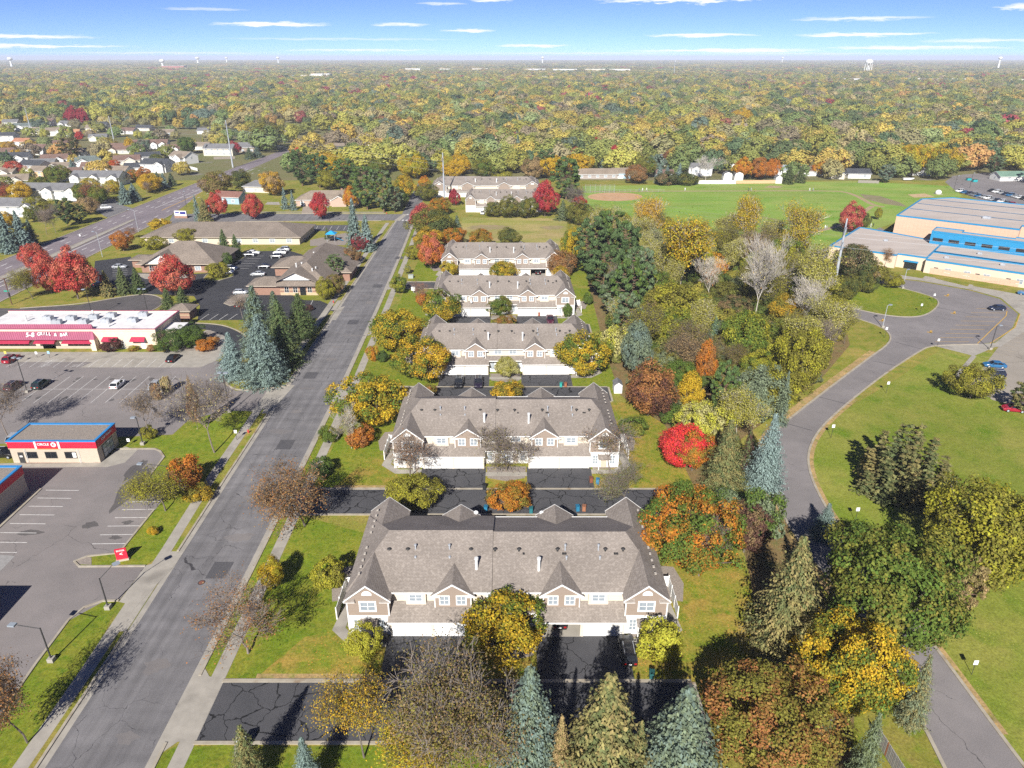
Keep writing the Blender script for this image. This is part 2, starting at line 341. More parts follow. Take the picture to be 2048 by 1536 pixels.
def kerb(pl, wd=.45, h=.13, side=1, z=0.0, closed=False): return strip('kerb', pl, 0, wd * side, z, KERBM, h=h, closed=closed)
def lines(name, segs, wd, z, m, parent=None):
    mb = MB()
    for (x0, y0), (x1, y1) in segs:
        t = Vector((x1 - x0, y1 - y0)).normalized() * wd / 2; mb.face([(x0 - t.y * -1, y0 - t.x, z), (x1 - t.y * -1, y1 - t.x, z), (x1 + t.y * -1, y1 + t.x, z), (x0 + t.y * -1, y0 + t.x, z)])
    o = mb.build(name, m, parent); o['kind'] = 'structure'; return o

# lettering is modelled once as meshes of unit size
GLYPH = {}
def _glyphs():
    tmp = []
    for b in ['CIRCLE', 'K', 'CAR WASH', 'CIRCLE K', 'ENTER', '<'] + sorted(set('5-8GRILL&BAR')):
        c = bpy.data.curves.new('lettering', 'FONT'); c.body = b; c.size = 1; c.extrude = .06; c.align_x = 'CENTER'; c.align_y = 'CENTER'; c.offset = .018
        o = bpy.data.objects.new('lettering', c); COL.objects.link(o); tmp.append((b, o, c))
    dg = bpy.context.evaluated_depsgraph_get()
    for b, o, c in tmp: GLYPH[b] = bpy.data.meshes.new_from_object(o.evaluated_get(dg))
    for b, o, c in tmp: bpy.data.objects.remove(o); bpy.data.curves.remove(c)
_glyphs()
# ================================================================== GROUND, ROADS, LOTS
GRASS = turf('dry_grass', (.185, .2, .026), (.27, .215, .055), (.115, .165, .014), scale=.12, fleck=((.5, .33, .07), .55))
LAWN = turf('green_lawn', (.135, .185, .014), (.205, .205, .025), (.09, .15, .01), scale=.16, cscale=1.1, fleck=((.45, .36, .06), .58))
LEAFY = turf('leafy_lawn', (.165, .2, .018), (.3, .21, .045), (.12, .175, .012), scale=.2, cscale=.7, fleck=((.6, .27, .06), .36))
FIELD = turf('mown_field', (.185, .3, .045), (.25, .295, .07), (.135, .26, .03), scale=.03, cscale=.09, stretch=(.5, 1.6, 1), fine=.2)
DRYF = turf('dry_field', (.24, .24, .055), (.36, .28, .12), (.18, .22, .04), scale=.05, cscale=.12, stretch=(.6, 1.5, 1))
SLAWN = turf('school_lawn', (.155, .205, .02), (.225, .22, .045), (.11, .175, .012), scale=.06, cscale=.16, fleck=((.5, .42, .12), .5))
LITTER = turf('leaf_litter', (.14, .1, .045), (.22, .15, .065), (.1, .11, .035), scale=.4, cscale=.4, fleck=((.4, .22, .07), .4))
FLOOR = mat('suburb_floor', (.13, .14, .04), (.18, .15, .07), scale=.02, detail=8, c=(.2, .18, .15), cscale=.05, clo=.62, chi=.68)
DIRT = mat('infield_dirt', (.5, .31, .17), (.42, .25, .13), scale=.3, detail=8)
SANDM = mat('worn_path', (.38, .28, .16), (.3, .23, .12), scale=.5, detail=8)
MULCH = mat('mulch', (.16, .08, .055), (.26, .13, .09), scale=3, detail=6)
ROCKM = mat('river_rock', (.3, .26, .22), (.2, .165, .14), scale=4, detail=6, c=(.4, .34, .28), cscale=7)
STREET = asphalt('street_asphalt', (.185, .176, .175), (.142, .136, .138), crack=.62, cw=.022, cell=.19, crackcol=(.05, .047, .05), streak=.2)
HIGHWAY = asphalt('highway_asphalt', (.215, .18, .19), (.18, .155, .165), streak=.1)
LOT = asphalt('lot_asphalt', (.225, .2, .19), (.19, .172, .164), crack=.35, cw=.03, cell=.12, crackcol=(.05, .045, .045))
SEALED = asphalt('sealed_asphalt', (.038, .038, .042), (.05, .05, .055), crack=.0)
DRIVE = asphalt('cracked_drive_asphalt', (.078, .076, .08), (.06, .06, .064), crack=1.0, cw=.06, cell=.3, crackcol=(.014, .014, .015))
SCHOOLA = asphalt('school_drive_asphalt', (.215, .195, .19), (.18, .165, .162), crack=.5, cw=.025, cell=.05, crackcol=(.08, .075, .075))
TANLOT = asphalt('tan_lot', (.3, .265, .22), (.26, .23, .19), crack=.4, cw=.03, cell=.12, crackcol=(.14, .12, .1))

gr = sheet('ground', [(-13200, -300), (13200, -300), (13200, 16200), (-13200, 16200)], -.012, GRASS)
sheet('ground', [(-1500, 430), (1500, 430), (13100, 16100), (-13100, 16100)], -.004, FLOOR)

# --- the street in front of the townhouses
SL = [(-48.2, 15), (-48.6, 65), (-49.3, 105), (-50.4, 187), (-51.5, 280), (-51.8, 317)]
SR = [(-36.8, 15), (-36.8, 75), (-37.0, 100), (-37.4, 145), (-38.8, 200), (-41.2, 270), (-43.2, 317)]
SL2 = [(-50.9, 331), (-52, 360), (-54, 420)]; SR2 = [(-43.8, 331), (-45, 360), (-47.5, 420)]
sheet('street', SL + SL2 + SR2[::-1] + SR[::-1], .004, STREET)
sheet('street', [(-157, 331.5), (-128, 331.8), (-52, 331), (-43.5, 331.2), (-43.5, 317), (-52, 317.2), (-90, 316), (-128, 314.5), (-150, 311)], .008, STREET)
strip('gutter', SL, -.05, -.75, .008, CONC); strip('gutter', SR, .05, .75, .008, CONC)
def sub(pl, y0, y1):
    """piece of a north-running polyline between two y values"""
    def at(y):
        for a, b in zip(pl, pl[1:]):
            if a[1] <= y <= b[1]:
                t = (y - a[1]) / (b[1] - a[1]); return (a[0] + t * (b[0] - a[0]), y)
        return pl[0] if y < pl[0][1] else pl[-1]
    return [at(y0)] + [p for p in pl if y0 < p[1] < y1] + [at(y1)]
ROWY = [67.5, 107.5, 148.2, 188.6, 228.6]
ROWX = [-.6, -1.0, -1.5, -2.3, -3.3]
# east side: boulevard, walk and kerb are cut by the row drives
gaps = [(52.4, 61.4)] + [(y - 14.2, y - 6.2) for y in ROWY[1:]]
segs = []; y = 15
for a, b in gaps: segs.append((y, a)); y = b
segs.append((y, 317))
for a, b in segs:
    if b - a < 2: continue
    pl = sub(SR, a, b); kerb(pl, .32, .13, -1)
    sheet('boulevard', offset(sub(SR, a + 1.2, b - 1.2), -.33) + offset(sub(SR, a + .3, b - .3), -1.55)[::-1], .006, LAWN)
strip('sidewalk', SR, -1.55, -3.25, .016, CONC)
for a, b in gaps:
    x = sub(SR, a, b)[0][0]; sheet('driveway_apron', [(x - .1, a - 1.6), (x + 1.3, a + .1), (x + 3.2, a + .6), (x + 3.2, b - .6), (x + 1.3, b - .1), (x - .1, b + 1.6)], .024, CONC)
# west side
WGAP = [(68.5, 84.5), (129, 141.5), (194, 203), (311, 336)]
y = 15
for a, b in WGAP + [(317, 318)]:
    if a - y > 2:
        kerb(sub(SL, y, a), .32, .13, 1); sheet('boulevard', offset(sub(SL, y + 1.5, a - 1.5), .33) + offset(sub(SL, y + .4, a - .4), 1.5)[::-1], .006, GRASS)
    y = b
for a, b in WGAP[:-1]: strip('gutter', sub(SL, a, b), .1, 1.5, .012, CONC)
strip('sidewalk', [(-50.1, 15), (-50.3, 62), (-50.9, 85), (-51.9, 105), (-53.0, 180), (-54.2, 280), (-54.5, 312)], -.8, .85, .016, CONC)
lines('crosswalk', [((-50.6 + 1.6 * i, 317.6), (-50.6 + 1.6 * i + .9, 317.6)) for i in range(5)] + [((-50.2 + 1.6 * i, 330.2), (-50.2 + 1.6 * i + .9, 330.2)) for i in range(5)], 2.2, .014, LINEW)
sheet('sidewalk', GP([(788, 441), (806, 428), (815, 428), (799, 442)]), .016, CONC)
strip('kerb', [(-133, 332.2), (-100, 332.4), (-58, 332)], 0, .5, 0, KERBM, h=.13); strip('kerb', [(-122, 315), (-90, 315.8), (-58, 316.8)], 0, -.5, 0, KERBM, h=.13)
strip('sidewalk', [(-128, 335.6), (-100, 336), (-60, 335.4)], -.9, .9, .01, CONC)

# --- the row drives and driveways behind each front
for i, (ry, rx) in enumerate(zip(ROWY, ROWX)):
    y0, y1 = ry - 13.6, ry - 6.6; xs = -33.7 if i < 4 else -35; xe = rx + [21.5, 26, 22.5, 23, 18][i]
    if i == 0: y0, y1 = 52.6, 60.4
    k = 0 if i == 0 else 1
    sheet('private_drive', [(xs, y0), (xe, y0), (xe, y1), (xs, y1)], .012, DRIVE)
    for s in (-1, 1): sheet('driveway', [(rx + s * 3.6, y1 + .3), (rx + s * 14.9, y1 + .3), (rx + s * 14.9, ry + .6), (rx + s * 3.6, ry + .6)], .009 + .001 * s, DRIVE)
    strip('kerb', [(xs, y1), (rx - 14.9, y1)], 0, .5, 0, KERBM, h=.1)
    strip('drive_edge', [(rx - 14.9, y1), (xe, y1)], 0, .5, .018, KERBM)
    strip('kerb', [(xs, y0), (xe, y0)], -.4, 0, 0, KERBM, h=.1); strip('kerb', [(xe, y0), (xe, y1)], -.4, 0, 0, KERBM, h=.1)
    for s in (-1, 1):      # front walks round the end wings
        sheet('front_walk', [(rx + s * 14.9, ry - 1.6), (rx + s * 19.4, ry - 1.6), (rx + s * 22.2, ry + 1.2), (rx + s * 21.6, ry + 6.5), (rx + s * 20.2, ry + 6.5), (rx + s * 20.6, ry + 1.6), (rx + s * 18.9, ry - .2), (rx + s * 14.9, ry - .2)], .02, CONC)
        sheet('planting_bed', [(rx + s * 19.2, ry + .2), (rx + s * 20.5, ry + 2), (rx + s * 19.7, ry + 5), (rx + s * 15.2, ry + .55), (rx + s * 15.2, ry - .15)], .024, ROCKM)
        sheet('rock_border', [(rx + s * 20, ry + 7), (rx + s * 23.4, ry + 6.4), (rx + s * 24.3, ry + 10), (rx + s * 23.6, ry + 13.5), (rx + s * 20, ry + 14)], .01, ROCKM)
    sheet('planting_bed', [(rx - 3.5, ry + .8), (rx + 3.5, ry + .8), (rx + 3.2, ry - 3), (rx, ry - 4), (rx - 3.2, ry - 3)], .013, ROCKM)
    sheet('front_walk', [(rx - 3.6, ry - 2.4), (rx + 3.6, ry - 2.4), (rx + 3.6, ry - 1.1), (rx - 3.6, ry - 1.1)], .02, CONC)
    lw = [(-33.4, y1 + .5), (rx - 15, y1 + .5), (rx - 15, ry + 18.5), (-33.4, ry + 26)]
    sheet('lawn', lw, .001 + .0005 * i, LAWN)
    if i < 2: sheet('lawn', [(-30, y1 + .6), (rx - 15, y1 + .6), (rx - 15, ry - .6), (rx - 19, ry + 2), (-26, ry + 4 * i)], .004 + .0005 * i, LEAFY)
    sheet('lawn', [(rx + 15, y1 + .5), (rx + 31, y1 - 6), (rx + 34, ry + 14), (rx + 33, ry + 27), (rx + 15, ry + 26)], .001 + .0005 * i, LAWN if i > 1 else LEAFY)
    sheet('lawn', [(rx - 3.5, y1 + .6), (rx + 3.5, y1 + .6), (rx + 3.5, ry), (rx - 3.5, ry)], .006, LEAFY if i < 2 else LAWN)
sheet('lawn', [(-34, 20), (-34, 52), (20, 52), (20, 20)], .002, LAWN)

# --- the divided highway on the west
HL = [(-182, 150), (-181.5, 480), (-178, 600), (-168, 760)]
HR = [(-150.5, 150), (-152.5, 213), (-154.5, 262), (-157, 330), (-160, 352), (-169.5, 400), (-170, 600), (-160, 760)]
sheet('highway', HL + HR[::-1], .004, HIGHWAY)
kerb(HL, .5, .13, 1)
kerb(HR[:4], .5, .13, -1)
sheet('road_median', [(-168.4, 150), (-166, 150), (-166.6, 270), (-168.2, 318), (-169.6, 318), (-169.2, 270)], .1, CONC)
strip('kerb', [(-168.4, 150), (-169.2, 270), (-169.6, 318), (-168.2, 318), (-166.6, 270), (-166, 150)], -.1, .25, 0, KERBM, h=.15)
dash = []
for y in range(190, 480, 12):
    dash += [((-173.9, y), (-173.9, y + 3.5)), ((-177.6, y + 3), (-177.6, y + 6.5)), ((-162, y + 2), (-162, y + 5.5))]
    if y < 320: dash.append(((-157.8, y), (-157.8, y + 3.5)))
dash += [((-165, 190), (-165, 310)), ((-167.5, 372), (-167.5, 478)), ((-171.5, 345), (-171.5, 478)), ((-155, 215), (-155, 240))]
dash += [((-171.5, y), (-167.5, y + 3)) for y in range(352, 478, 10)]
lines('lane_marking', dash, .34, .012, LINEW)
lines('lane_marking', [((-165.8, 340), (-166.6, 420)), ((-166.1, 340), (-166.9, 420))], .22, .012, LINEY)
sheet('side_street', [(-182, 322), (-182, 345), (-190, 352), (-204, 370), (-222, 372), (-222, 362), (-206, 358), (-196, 338)], .006, STREET)
sheet('verge', [(-154, 200), (-150, 200), (-148, 300), (-140, 311), (-154, 309)], .003, GRASS)

# --- convenience store lot and its kerbs
LOTA = GP([(292, 1131), (160, 1132), (151, 1123), (175, 1114), (240, 1107), (310, 1020), (350, 968), (290, 967), (330, 914), (315, 897), (234, 897), (205, 925), (-40, 930), (-500, 930), (-560, 1500), (-80, 1540), (75, 1327), (140, 1240), (205, 1204), (237, 1203)])
sheet('parking_lot', LOTA, .004, LOT)
kerb(GP([(292, 1131), (160, 1132), (151, 1123), (175, 1114), (240, 1107), (310, 1020)]), .32, .14, 1)
kerb(GP([(350, 968), (290, 967), (330, 914), (322, 902), (310, 897), (234, 897)]), .32, .14, 1)
kerb(GP([(-20, 1465), (75, 1327), (140, 1240), (170, 1216), (205, 1204), (237, 1203)]), .32, .14, 1)
sheet('driveway_apron', GP([(238, 1204), (292, 1131), (328, 1122), (374, 1094), (352, 1128), (272, 1214), (262, 1210)]), .03, CONC)
sheet('lawn', GP([(292, 1130), (160, 1131), (151, 1122), (175, 1114), (240, 1107), (310, 1020), (350, 968), (290, 966), (330, 914), (315, 896), (234, 896), (232, 876), (345, 870), (378, 840), (450, 822), (500, 822), (505, 830), (440, 928), (330, 1105)]), .0015, LAWN)
sheet('lawn', GP([(-20, 1465), (75, 1327), (140, 1240), (170, 1216), (205, 1204), (237, 1204), (205, 1275), (40, 1536), (-80, 1600)]), .0015, LAWN)
sheet('gravel_bed', GP([(158, 1129), (153, 1122), (176, 1114), (183, 1115), (183, 1130)]), .03, ROCKM)
sheet('wash_apron', GP([(205, 920), (250, 893), (275, 900), (250, 925), (215, 934), (-30, 934), (-30, 928)]), .008, CONC)
sheet('mulch_bed', GP([(48, 927), (60, 921), (172, 920), (170, 926)]), .02, MULCH); sheet('mulch_bed', GP([(187, 926), (190, 921), (203, 921), (201, 926)]), .02, MULCH)
kerb(GP([(-10, 1066), (80, 982), (84, 978)]), .8, .14, 1)
def stalls(p, q, n, t, wd=.11, name='parking_line', m=LINEW):
    return lines(name, [((p[0] + (q[0] - p[0]) * k / (n - 1), p[1] + (q[1] - p[1]) * k / (n - 1)), (p[0] + (q[0] - p[0]) * k / (n - 1) + t[0], p[1] + (q[1] - p[1]) * k / (n - 1) + t[1])) for k in range(n)], wd, .014, m)
a = G(256, 1087); b = G(335, 988); stalls(a, b, 7, (-5.3, -.1), .13)
a = G(34, 1105); b = G(158, 981); stalls(a, b, 8, (-5.6, .1), .13)
sheet('accessible_stall', [(x, y) for x, y in GP([(-40, 1106), (30, 1112), (0, 1143), (-60, 1160)])], .012, mat('stall_grey', (.3, .29, .28), (.24, .23, .22), scale=2))

# --- grill house lot, walk and drive-through lane
LOTB = GP([(-300, 905), (232, 874), (345, 869), (378, 839), (450, 822), (500, 822), (552, 812), (585, 772), (510, 781), (470, 781), (452, 770), (446, 757), (450, 738), (436, 722), (-300, 722)])
sheet('parking_lot', LOTB, .0045, LOT)
sheet('driveway_apron', GP([(500, 824), (552, 812), (590, 770), (565, 770), (540, 790)]), .02, CONC)
sheet('plaza_walk', GP([(-300, 724), (400, 724), (440, 717), (455, 695), (458, 677), (446, 664), (420, 657), (345, 690), (330, 704), (-300, 704)]), .012, CONC)
sheet('concrete_stalls', GP([(160, 735), (190, 722), (440, 718), (400, 735)]), .014, CONC)
lane = GP([(345, 651), (420, 653), (450, 661), (475, 675), (479, 692), (468, 712), (450, 728)])
strip('drive_through_lane', smooth_pl(lane), -2.0, 2.0, .016, SEALED); kerb(offset(smooth_pl(lane), 2.1), .3, .13, 1)
kerb(smooth_pl(GP([(452, 735), (446, 757), (452, 770), (470, 781), (510, 781), (580, 771)])), .35, .14, 1)
sheet('rock_bed', GP([(330, 698), (352, 688), (420, 660), (436, 668), (425, 690), (385, 702)]), .02, ROCKM)
NL = [(-300, 655), (-300, 612), (40, 617), (160, 609), (255, 592), (300, 588), (326, 598), (324, 611), (290, 628), (250, 632), (-100, 655)]
sheet('service_lane', GP(NL), .004, asphalt('lane_asphalt', (.11, .1, .1), (.08, .075, .075), streak=.1))
kerb(smooth_pl(GP([(40, 617), (160, 609), (255, 592), (300, 588), (326, 598), (324, 611), (290, 628)])), .3, .14, 1)
p = [G(*q) for q in ((19, 730), (305, 727))]
segs = [((x, 152.6), (x - 0.0, 157.6)) for x in np.arange(-124, -78, 2.75)]
lines('parking_line', segs, .11, .02, LINEW)
segs = [((x, 133.8), (x, 147.5)) for x in np.arange(-103.5, -76, 3.0)]; lines('parking_line', segs + [((-112, 140.6), (-78, 140.6))], .11, .015, LINEW)
hx = [((-111.4 + .0 * k, 152.8 + .55 * k), (-108.9, 153.6 + .55 * k)) for k in range(8)] + [((-103.6, 152.8 + .6 * k), (-101, 153.6 + .6 * k)) for k in range(3)]
lines('access_aisle_marking', hx, .1, .021, LINEW)

# --- dental office lot (freshly sealed)
OFFICE = GP([(190, 522), (262, 513), (268, 545), (390, 548), (432, 545), (487, 515), (490, 503), (578, 501), (640, 520), (560, 575), (600, 600), (640, 601), (676, 617), (660, 637), (395, 641), (400, 612), (388, 592), (330, 590), (255, 586), (186, 560)])
sheet('parking_lot', OFFICE, .003, SEALED)
sheet('lot_island', GP([(404, 560), (412, 550), (437, 541), (470, 545), (467, 553), (440, 561), (420, 563)]), .05, GRASS); kerb(GP([(404, 560), (412, 550), (437, 541), (470, 545), (467, 553), (440, 561), (420, 563)]), .3, .14, -1, closed=True)
sheet('lot_island', GP([(447, 607), (456, 600), (478, 588), (500, 590), (490, 606), (460, 612)]), .05, ROCKM); kerb(GP([(447, 607), (456, 600), (478, 588), (500, 590), (490, 606), (460, 612)]), .3, .14, -1, closed=True)
sheet('plaza_walk', GP([(268, 547), (385, 549), (388, 556), (290, 558)]), .02, CONC)
sheet('driveway_apron', GP([(672, 618), (690, 612), (672, 640), (655, 640)]), .016, CONC)
a = G(418, 639); 
lines('parking_line', [(G(400 + 19 * k, 640), G(418 + 19 * k, 628)) for k in range(4)] + [(G(620 + 10 * k, 612), G(626 + 10 * k, 600)) for k in range(1)] + [(G(470 + 6 * k - 22 * 0, 537 - 5 * k), G(498 + 6 * k, 537 - 5 * k)) for k in range(6)] + [(G(225, 552 - 3.5 * k), G(255, 552 - 3.5 * k)) for k in range(5)] + [(G(488, 590 - 6 * k), G(505, 590 - 6 * k)) for k in range(4)], .13, .014, LINEW)
sheet('parking_lot', GP([(488, 462), (500, 451), (705, 450), (702, 462)]), .006, asphalt('strip_lot', (.1, .1, .105), (.08, .08, .085)))
lines('parking_line', [(G(505 + 14 * k, 460), G(510 + 14 * k, 452)) for k in range(14)], .13, .02, LINEW)
sheet('playground_pad', GP([(620, 480), (690, 466), (705, 470), (690, 490), (620, 492)]), .01, ROCKM)
sheet('driveway', GP([(603, 428), (608, 402), (632, 402), (630, 428)]), .012, mat('tan_drive', (.34, .28, .22), (.28, .23, .18), scale=.6))
sheet('driveway', GP([(530, 409), (535, 404), (558, 404), (560, 410)]), .012, CONC)

# --- ball field, vacant field, worn paths
sheet('ball_field', GP([(1165, 372), (1310, 370), (1700, 362), (1900, 372), (1925, 392), (1790, 445), (1640, 500), (1290, 490), (1170, 425)]), .002, FIELD)
sheet('infield', [(x, y) for x, y in GP([(1230 + 55 * math.cos(t / 16 * math.pi), 393.5 + 8.5 * math.sin(t / 16 * math.pi)) for t in range(32)])], .006, DIRT)
path = smooth_pl(GP([(1180, 383), (1290, 382.5), (1450, 382), (1640, 381.5), (1688, 383), (1715, 392), (1745, 410), (1768, 414)]))
strip('worn_path', path, -1.3, 1.3, .007, SANDM); strip('worn_path', smooth_pl(GP([(1745, 412), (1725, 425), (1690, 448), (1640, 462), (1530, 482), (1460, 492)])), -1.2, 1.2, .008, SANDM)
strip('worn_path', smooth_pl(GP([(1505, 433), (1550, 438), (1566, 447), (1540, 456), (1480, 458)])), -1.5, 1.5, .004, mat('worn_grass', (.24, .23, .09), (.18, .2, .05), scale=.3, detail=8))
sheet('bare_patch', GP([(1720, 388), (1760, 392), (1800, 405), (1815, 414), (1770, 408), (1730, 398)]), .009, mat('bare_soil', (.25, .2, .12), (.18, .17, .07), scale=.2, detail=8))
sheet('pitch_pad', GP([(1528, 375), (1540, 371), (1566, 373), (1558, 376)]), .006, SANDM)
sheet('playground_mulch', GP([(1815, 389), (1850, 387), (1870, 394), (1828, 395)]), .02, mat('playground_chips', (.5, .36, .2), (.42, .29, .15), scale=.8))
sheet('vacant_field', GP([(925, 435), (1135, 437), (1130, 492), (915, 490)]), .002, DRYF)
def blob(u, v, ru, rv, n=28, seed=1):
    r = random.Random(seed); return GP([(u + ru * (1 + .3 * r.uniform(-1, 1)) * math.cos(2 * math.pi * k / n), v + rv * (1 + .3 * r.uniform(-1, 1)) * math.sin(2 * math.pi * k / n)) for k in range(n)])
BARE = mat('bare_ground', (.32, .23, .13), (.22, .2, .08), scale=.25, detail=8)
sheet('bare_patch', blob(975, 455, 45, 5), .006, BARE); sheet('bare_patch', blob(1105, 455, 22, 4, seed=3), .006, BARE)
sheet('woodland_floor', GP([(1170, 460), (1300, 445), (1500, 480), (1640, 520), (1655, 640), (1690, 650), (1700, 690), (1640, 760), (1560, 815), (1520, 850), (1480, 880), (1440, 960), (1400, 1000), (1330, 850), (1240, 790), (1210, 700), (1175, 560)]), .012, LITTER)
sheet('woodland_floor', GP([(1475, 1060), (1560, 1020), (1600, 1120), (1720, 1290), (1700, 1540), (1590, 1540), (1520, 1300), (1500, 1150)]), .012, LITTER)
sheet('lawn', GP([(1560, 900), (1640, 850), (1790, 760), (1880, 700), (1990, 705), (2200, 700), (2400, 1000), (2300, 1540), (2040, 1530), (1870, 1297), (1680, 1060), (1612, 960)]), .003, SLAWN)

# --- school drive, turning loop and lots
DL = smooth_pl(GP([(1905, 1560), (1850, 1450), (1800, 1350), (1700, 1205), (1590, 1070), (1552, 1000), (1532, 945), (1532, 905), (1550, 862), (1640, 792), (1740, 716), (1782, 687), (1783, 668), (1760, 652), (1720, 638), (1655, 622)]), 2)
DR = smooth_pl(GP([(2065, 1560), (1960, 1420), (1870, 1297), (1780, 1185), (1680, 1062), (1640, 1000), (1616, 945), (1613, 905), (1630, 866), (1668, 826), (1760, 752), (1835, 703), (1862, 690), (1955, 688)]), 2)
LOOP = [(1955, 689), (1990, 684), (2025, 655), (2036, 628), (2000, 598), (1940, 581), (1840, 563), (1750, 553), (1650, 560), (1640, 600)]
sheet('school_drive', DL[::1] + GP([(1640, 600)]) + GP(LOOP)[::-1][1:] + DR[::-1], .005, SCHOOLA)
kerb(DL, .4, .12, 1); kerb(DR, .4, .12, -1)
ISL = smooth_pl(GP([(1640, 604), (1690, 613), (1760, 630), (1820, 636), (1858, 630), (1882, 608), (1870, 594), (1800, 575), (1765, 566), (1700, 560), (1640, 570), (1640, 604)]))
sheet('loop_lawn', ISL, .03, LAWN); kerb(ISL, .35, .14, 1)
sheet('sidewalk', GP([(1740, 551), (1840, 561), (1940, 579), (2002, 596), (2040, 628), (2028, 656), (1990, 686), (1950, 689), (1950, 694), (2000, 694), (2085, 640), (2085, 596), (1990, 578), (1850, 552), (1745, 541)]), .02, CONC)
sheet('sidewalk', GP([(1862, 690), (1955, 689), (2000, 690), (1948, 712)]), .022, CONC)
sheet('parking_lot', GP([(2000, 690), (2085, 640), (2500, 680), (2500, 900), (2048, 815), (1985, 800), (1940, 768)]), .006, TANLOT)
strip('kerb', GP([(1948, 712), (1905, 762), (1905, 770)]), -.5, .5, 0, CONC, h=.06)
lines('parking_line', [(G(2020 - 10.2 * k, 618 + 8.2 * k), G(1952 - 10.2 * k, 617 + 8.3 * k)) for k in range(9)], .15, .014, LINEY)
lines('kerb_marking', [(G(2014, 622), G(2012, 632)), (G(2012, 632), G(1955, 687)), (G(2040, 628), G(2030, 655)), (G(2030, 655), G(1980, 687))], .22, .035, LINEY)
lines('arrow_marking', [(G(u - 6, v), G(u + 5, v + 1)) for u, v in ((1894, 591), (1907, 626), (1860, 664), (1764, 641))] + [(G(u, v + 2), G(u + 3, v - 3)) for u, v in ((1894, 591), (1907, 626), (1860, 664), (1764, 641))], .5, .015, LINEY)
lines('parking_line', [(G(2060 - 5 * k, 650 + 9 * k), G(2010 - 6 * k, 641 + 9 * k)) for k in range(12)], .13, .014, mat('faded_line', (.42, .33, .2), (.32, .27, .2), scale=1))
sheet('parking_lot', GP([(1890, 364), (1905, 352), (1970, 345), (2300, 350), (2300, 440), (2048, 430), (1960, 400), (1912, 382)]), .005, SCHOOLA)
sheet('school_walk', GP([(1560, 545), (1640, 500), (1760, 455), (1775, 462), (1655, 512), (1600, 560)]), .008, SCHOOLA)
for k, q in enumerate([[(1770, 545), (1820, 541), (1850, 552), (1845, 557)], [(1870, 557), (1885, 551), (1940, 567), (1935, 573)], [(1945, 572), (1960, 562), (2100, 590), (2090, 598)]]): sheet('foundation_bed', GP(q), .03, GRASS)

# worn, patched and stained places on the paving
gp = random.Random(8)
WORN = asphalt('worn_asphalt', (.2, .182, .172), (.15, .14, .138)); NEWP = asphalt('patched_asphalt', (.1, .096, .1), (.08, .078, .082)); STAIN = asphalt('stained_asphalt', (.115, .105, .1), (.095, .088, .086))
def ragged(x, y, rx, ry, n=22): 
    ph = [gp.uniform(0, 6.28) for _ in range(4)]
    return [(x + rx * math.cos(t) * (1 + .22 * math.sin(3 * t + ph[0]) + .15 * math.sin(5 * t + ph[1])), y + ry * math.sin(t) * (1 + .2 * math.sin(2 * t + ph[2]) + .15 * math.sin(7 * t + ph[3]))) for t in [6.283 * k / n for k in range(n)]]
for k in range(26):
    y = 46 + k * 8.5 + gp.uniform(-2, 2); x = gp.uniform(-46, -39); sheet('asphalt_patch', ragged(x, y, gp.uniform(1, 3.2), gp.uniform(.5, 1.4)) if k % 4 else [(x - 1.4, y - 1), (x + 1.4, y - 1), (x + 1.4, y + 2.6), (x - 1.4, y + 2.6)], .006 + .0002 * k, WORN if k % 4 else NEWP)
for u, v, rx, ry in ((262, 975, 1.5, 6), (270, 940, 1.2, 3), (60, 1065, 2, .6), (180, 1050, 1.2, .8), (255, 1045, .8, .5), (230, 1075, .9, .5)): sheet('oil_stain', ragged(*G(u, v), rx, ry), .008, STAIN)
for k in range(30): x, y = gp.uniform(-104, -76), gp.choice((136, 145.5, 155)) + gp.uniform(-1, 1); sheet('oil_stain', ragged(x, y, gp.uniform(.3, .7), gp.uniform(.3, .9), 12), .0085 + .0001 * k, STAIN)

DRIFT = turf('leaf_drift', (.3, .21, .1), (.4, .27, .12), (.2, .19, .05), scale=.5, cscale=.6, fleck=((.5, .3, .1), .35))
strip('leaf_drift', DL[8:44], .4, 2.0, .007, DRIFT); strip('leaf_drift', DR[4:40], -.4, -1.1, .007, DRIFT)
for i, (ry, rx) in enumerate(zip(ROWY[:2], ROWX)): strip('leaf_drift', [(-30, (60.4 if i == 0 else ry - 6.6)), (rx - 15, (60.4 if i == 0 else ry - 6.6))], .5, 1.3, .012, DRIFT)
lines('paving_joint', [(G(1635, 793), G(1705, 811)), (G(1745, 722), G(1811, 735)), (G(1566, 845), G(1624, 861)), (G(1790, 684), G(1850, 700)), (G(1860, 612), G(1960, 632))], .16, .012, mat('joint_tar', (.05, .05, .055), rough=.7))
# ================================================================== BUILDINGS
def window_mesh(wd, ht, nx=2, ny=2, border=.14, frame=None):
    def fn():
        f = MB(); b = border
        f.box(-wd / 2 - b, wd / 2 + b, -.05, .03, ht, ht + b); f.box(-wd / 2 - b, wd / 2 + b, -.07, .03, -b, 0)
        f.box(-wd / 2 - b, -wd / 2, -.05, .03, 0, ht); f.box(wd / 2, wd / 2 + b, -.05, .03, 0, ht)
        for k in range(1, nx): x = -wd / 2 + wd * k / nx; f.box(x - .035, x + .035, -.035, .02, 0, ht)
        for k in range(1, ny): z = ht * k / ny; f.box(-wd / 2, wd / 2, -.03, .02, z - .025, z + .025)
        p = MB().box(-wd / 2, wd / 2, -.012, .02, 0, ht)
        return f.mesh('window_frame', frame or WHITE), p.mesh('pane', GLASS)
    return cached(('win', wd, ht, nx, ny, border, frame.name if frame else ''), fn)
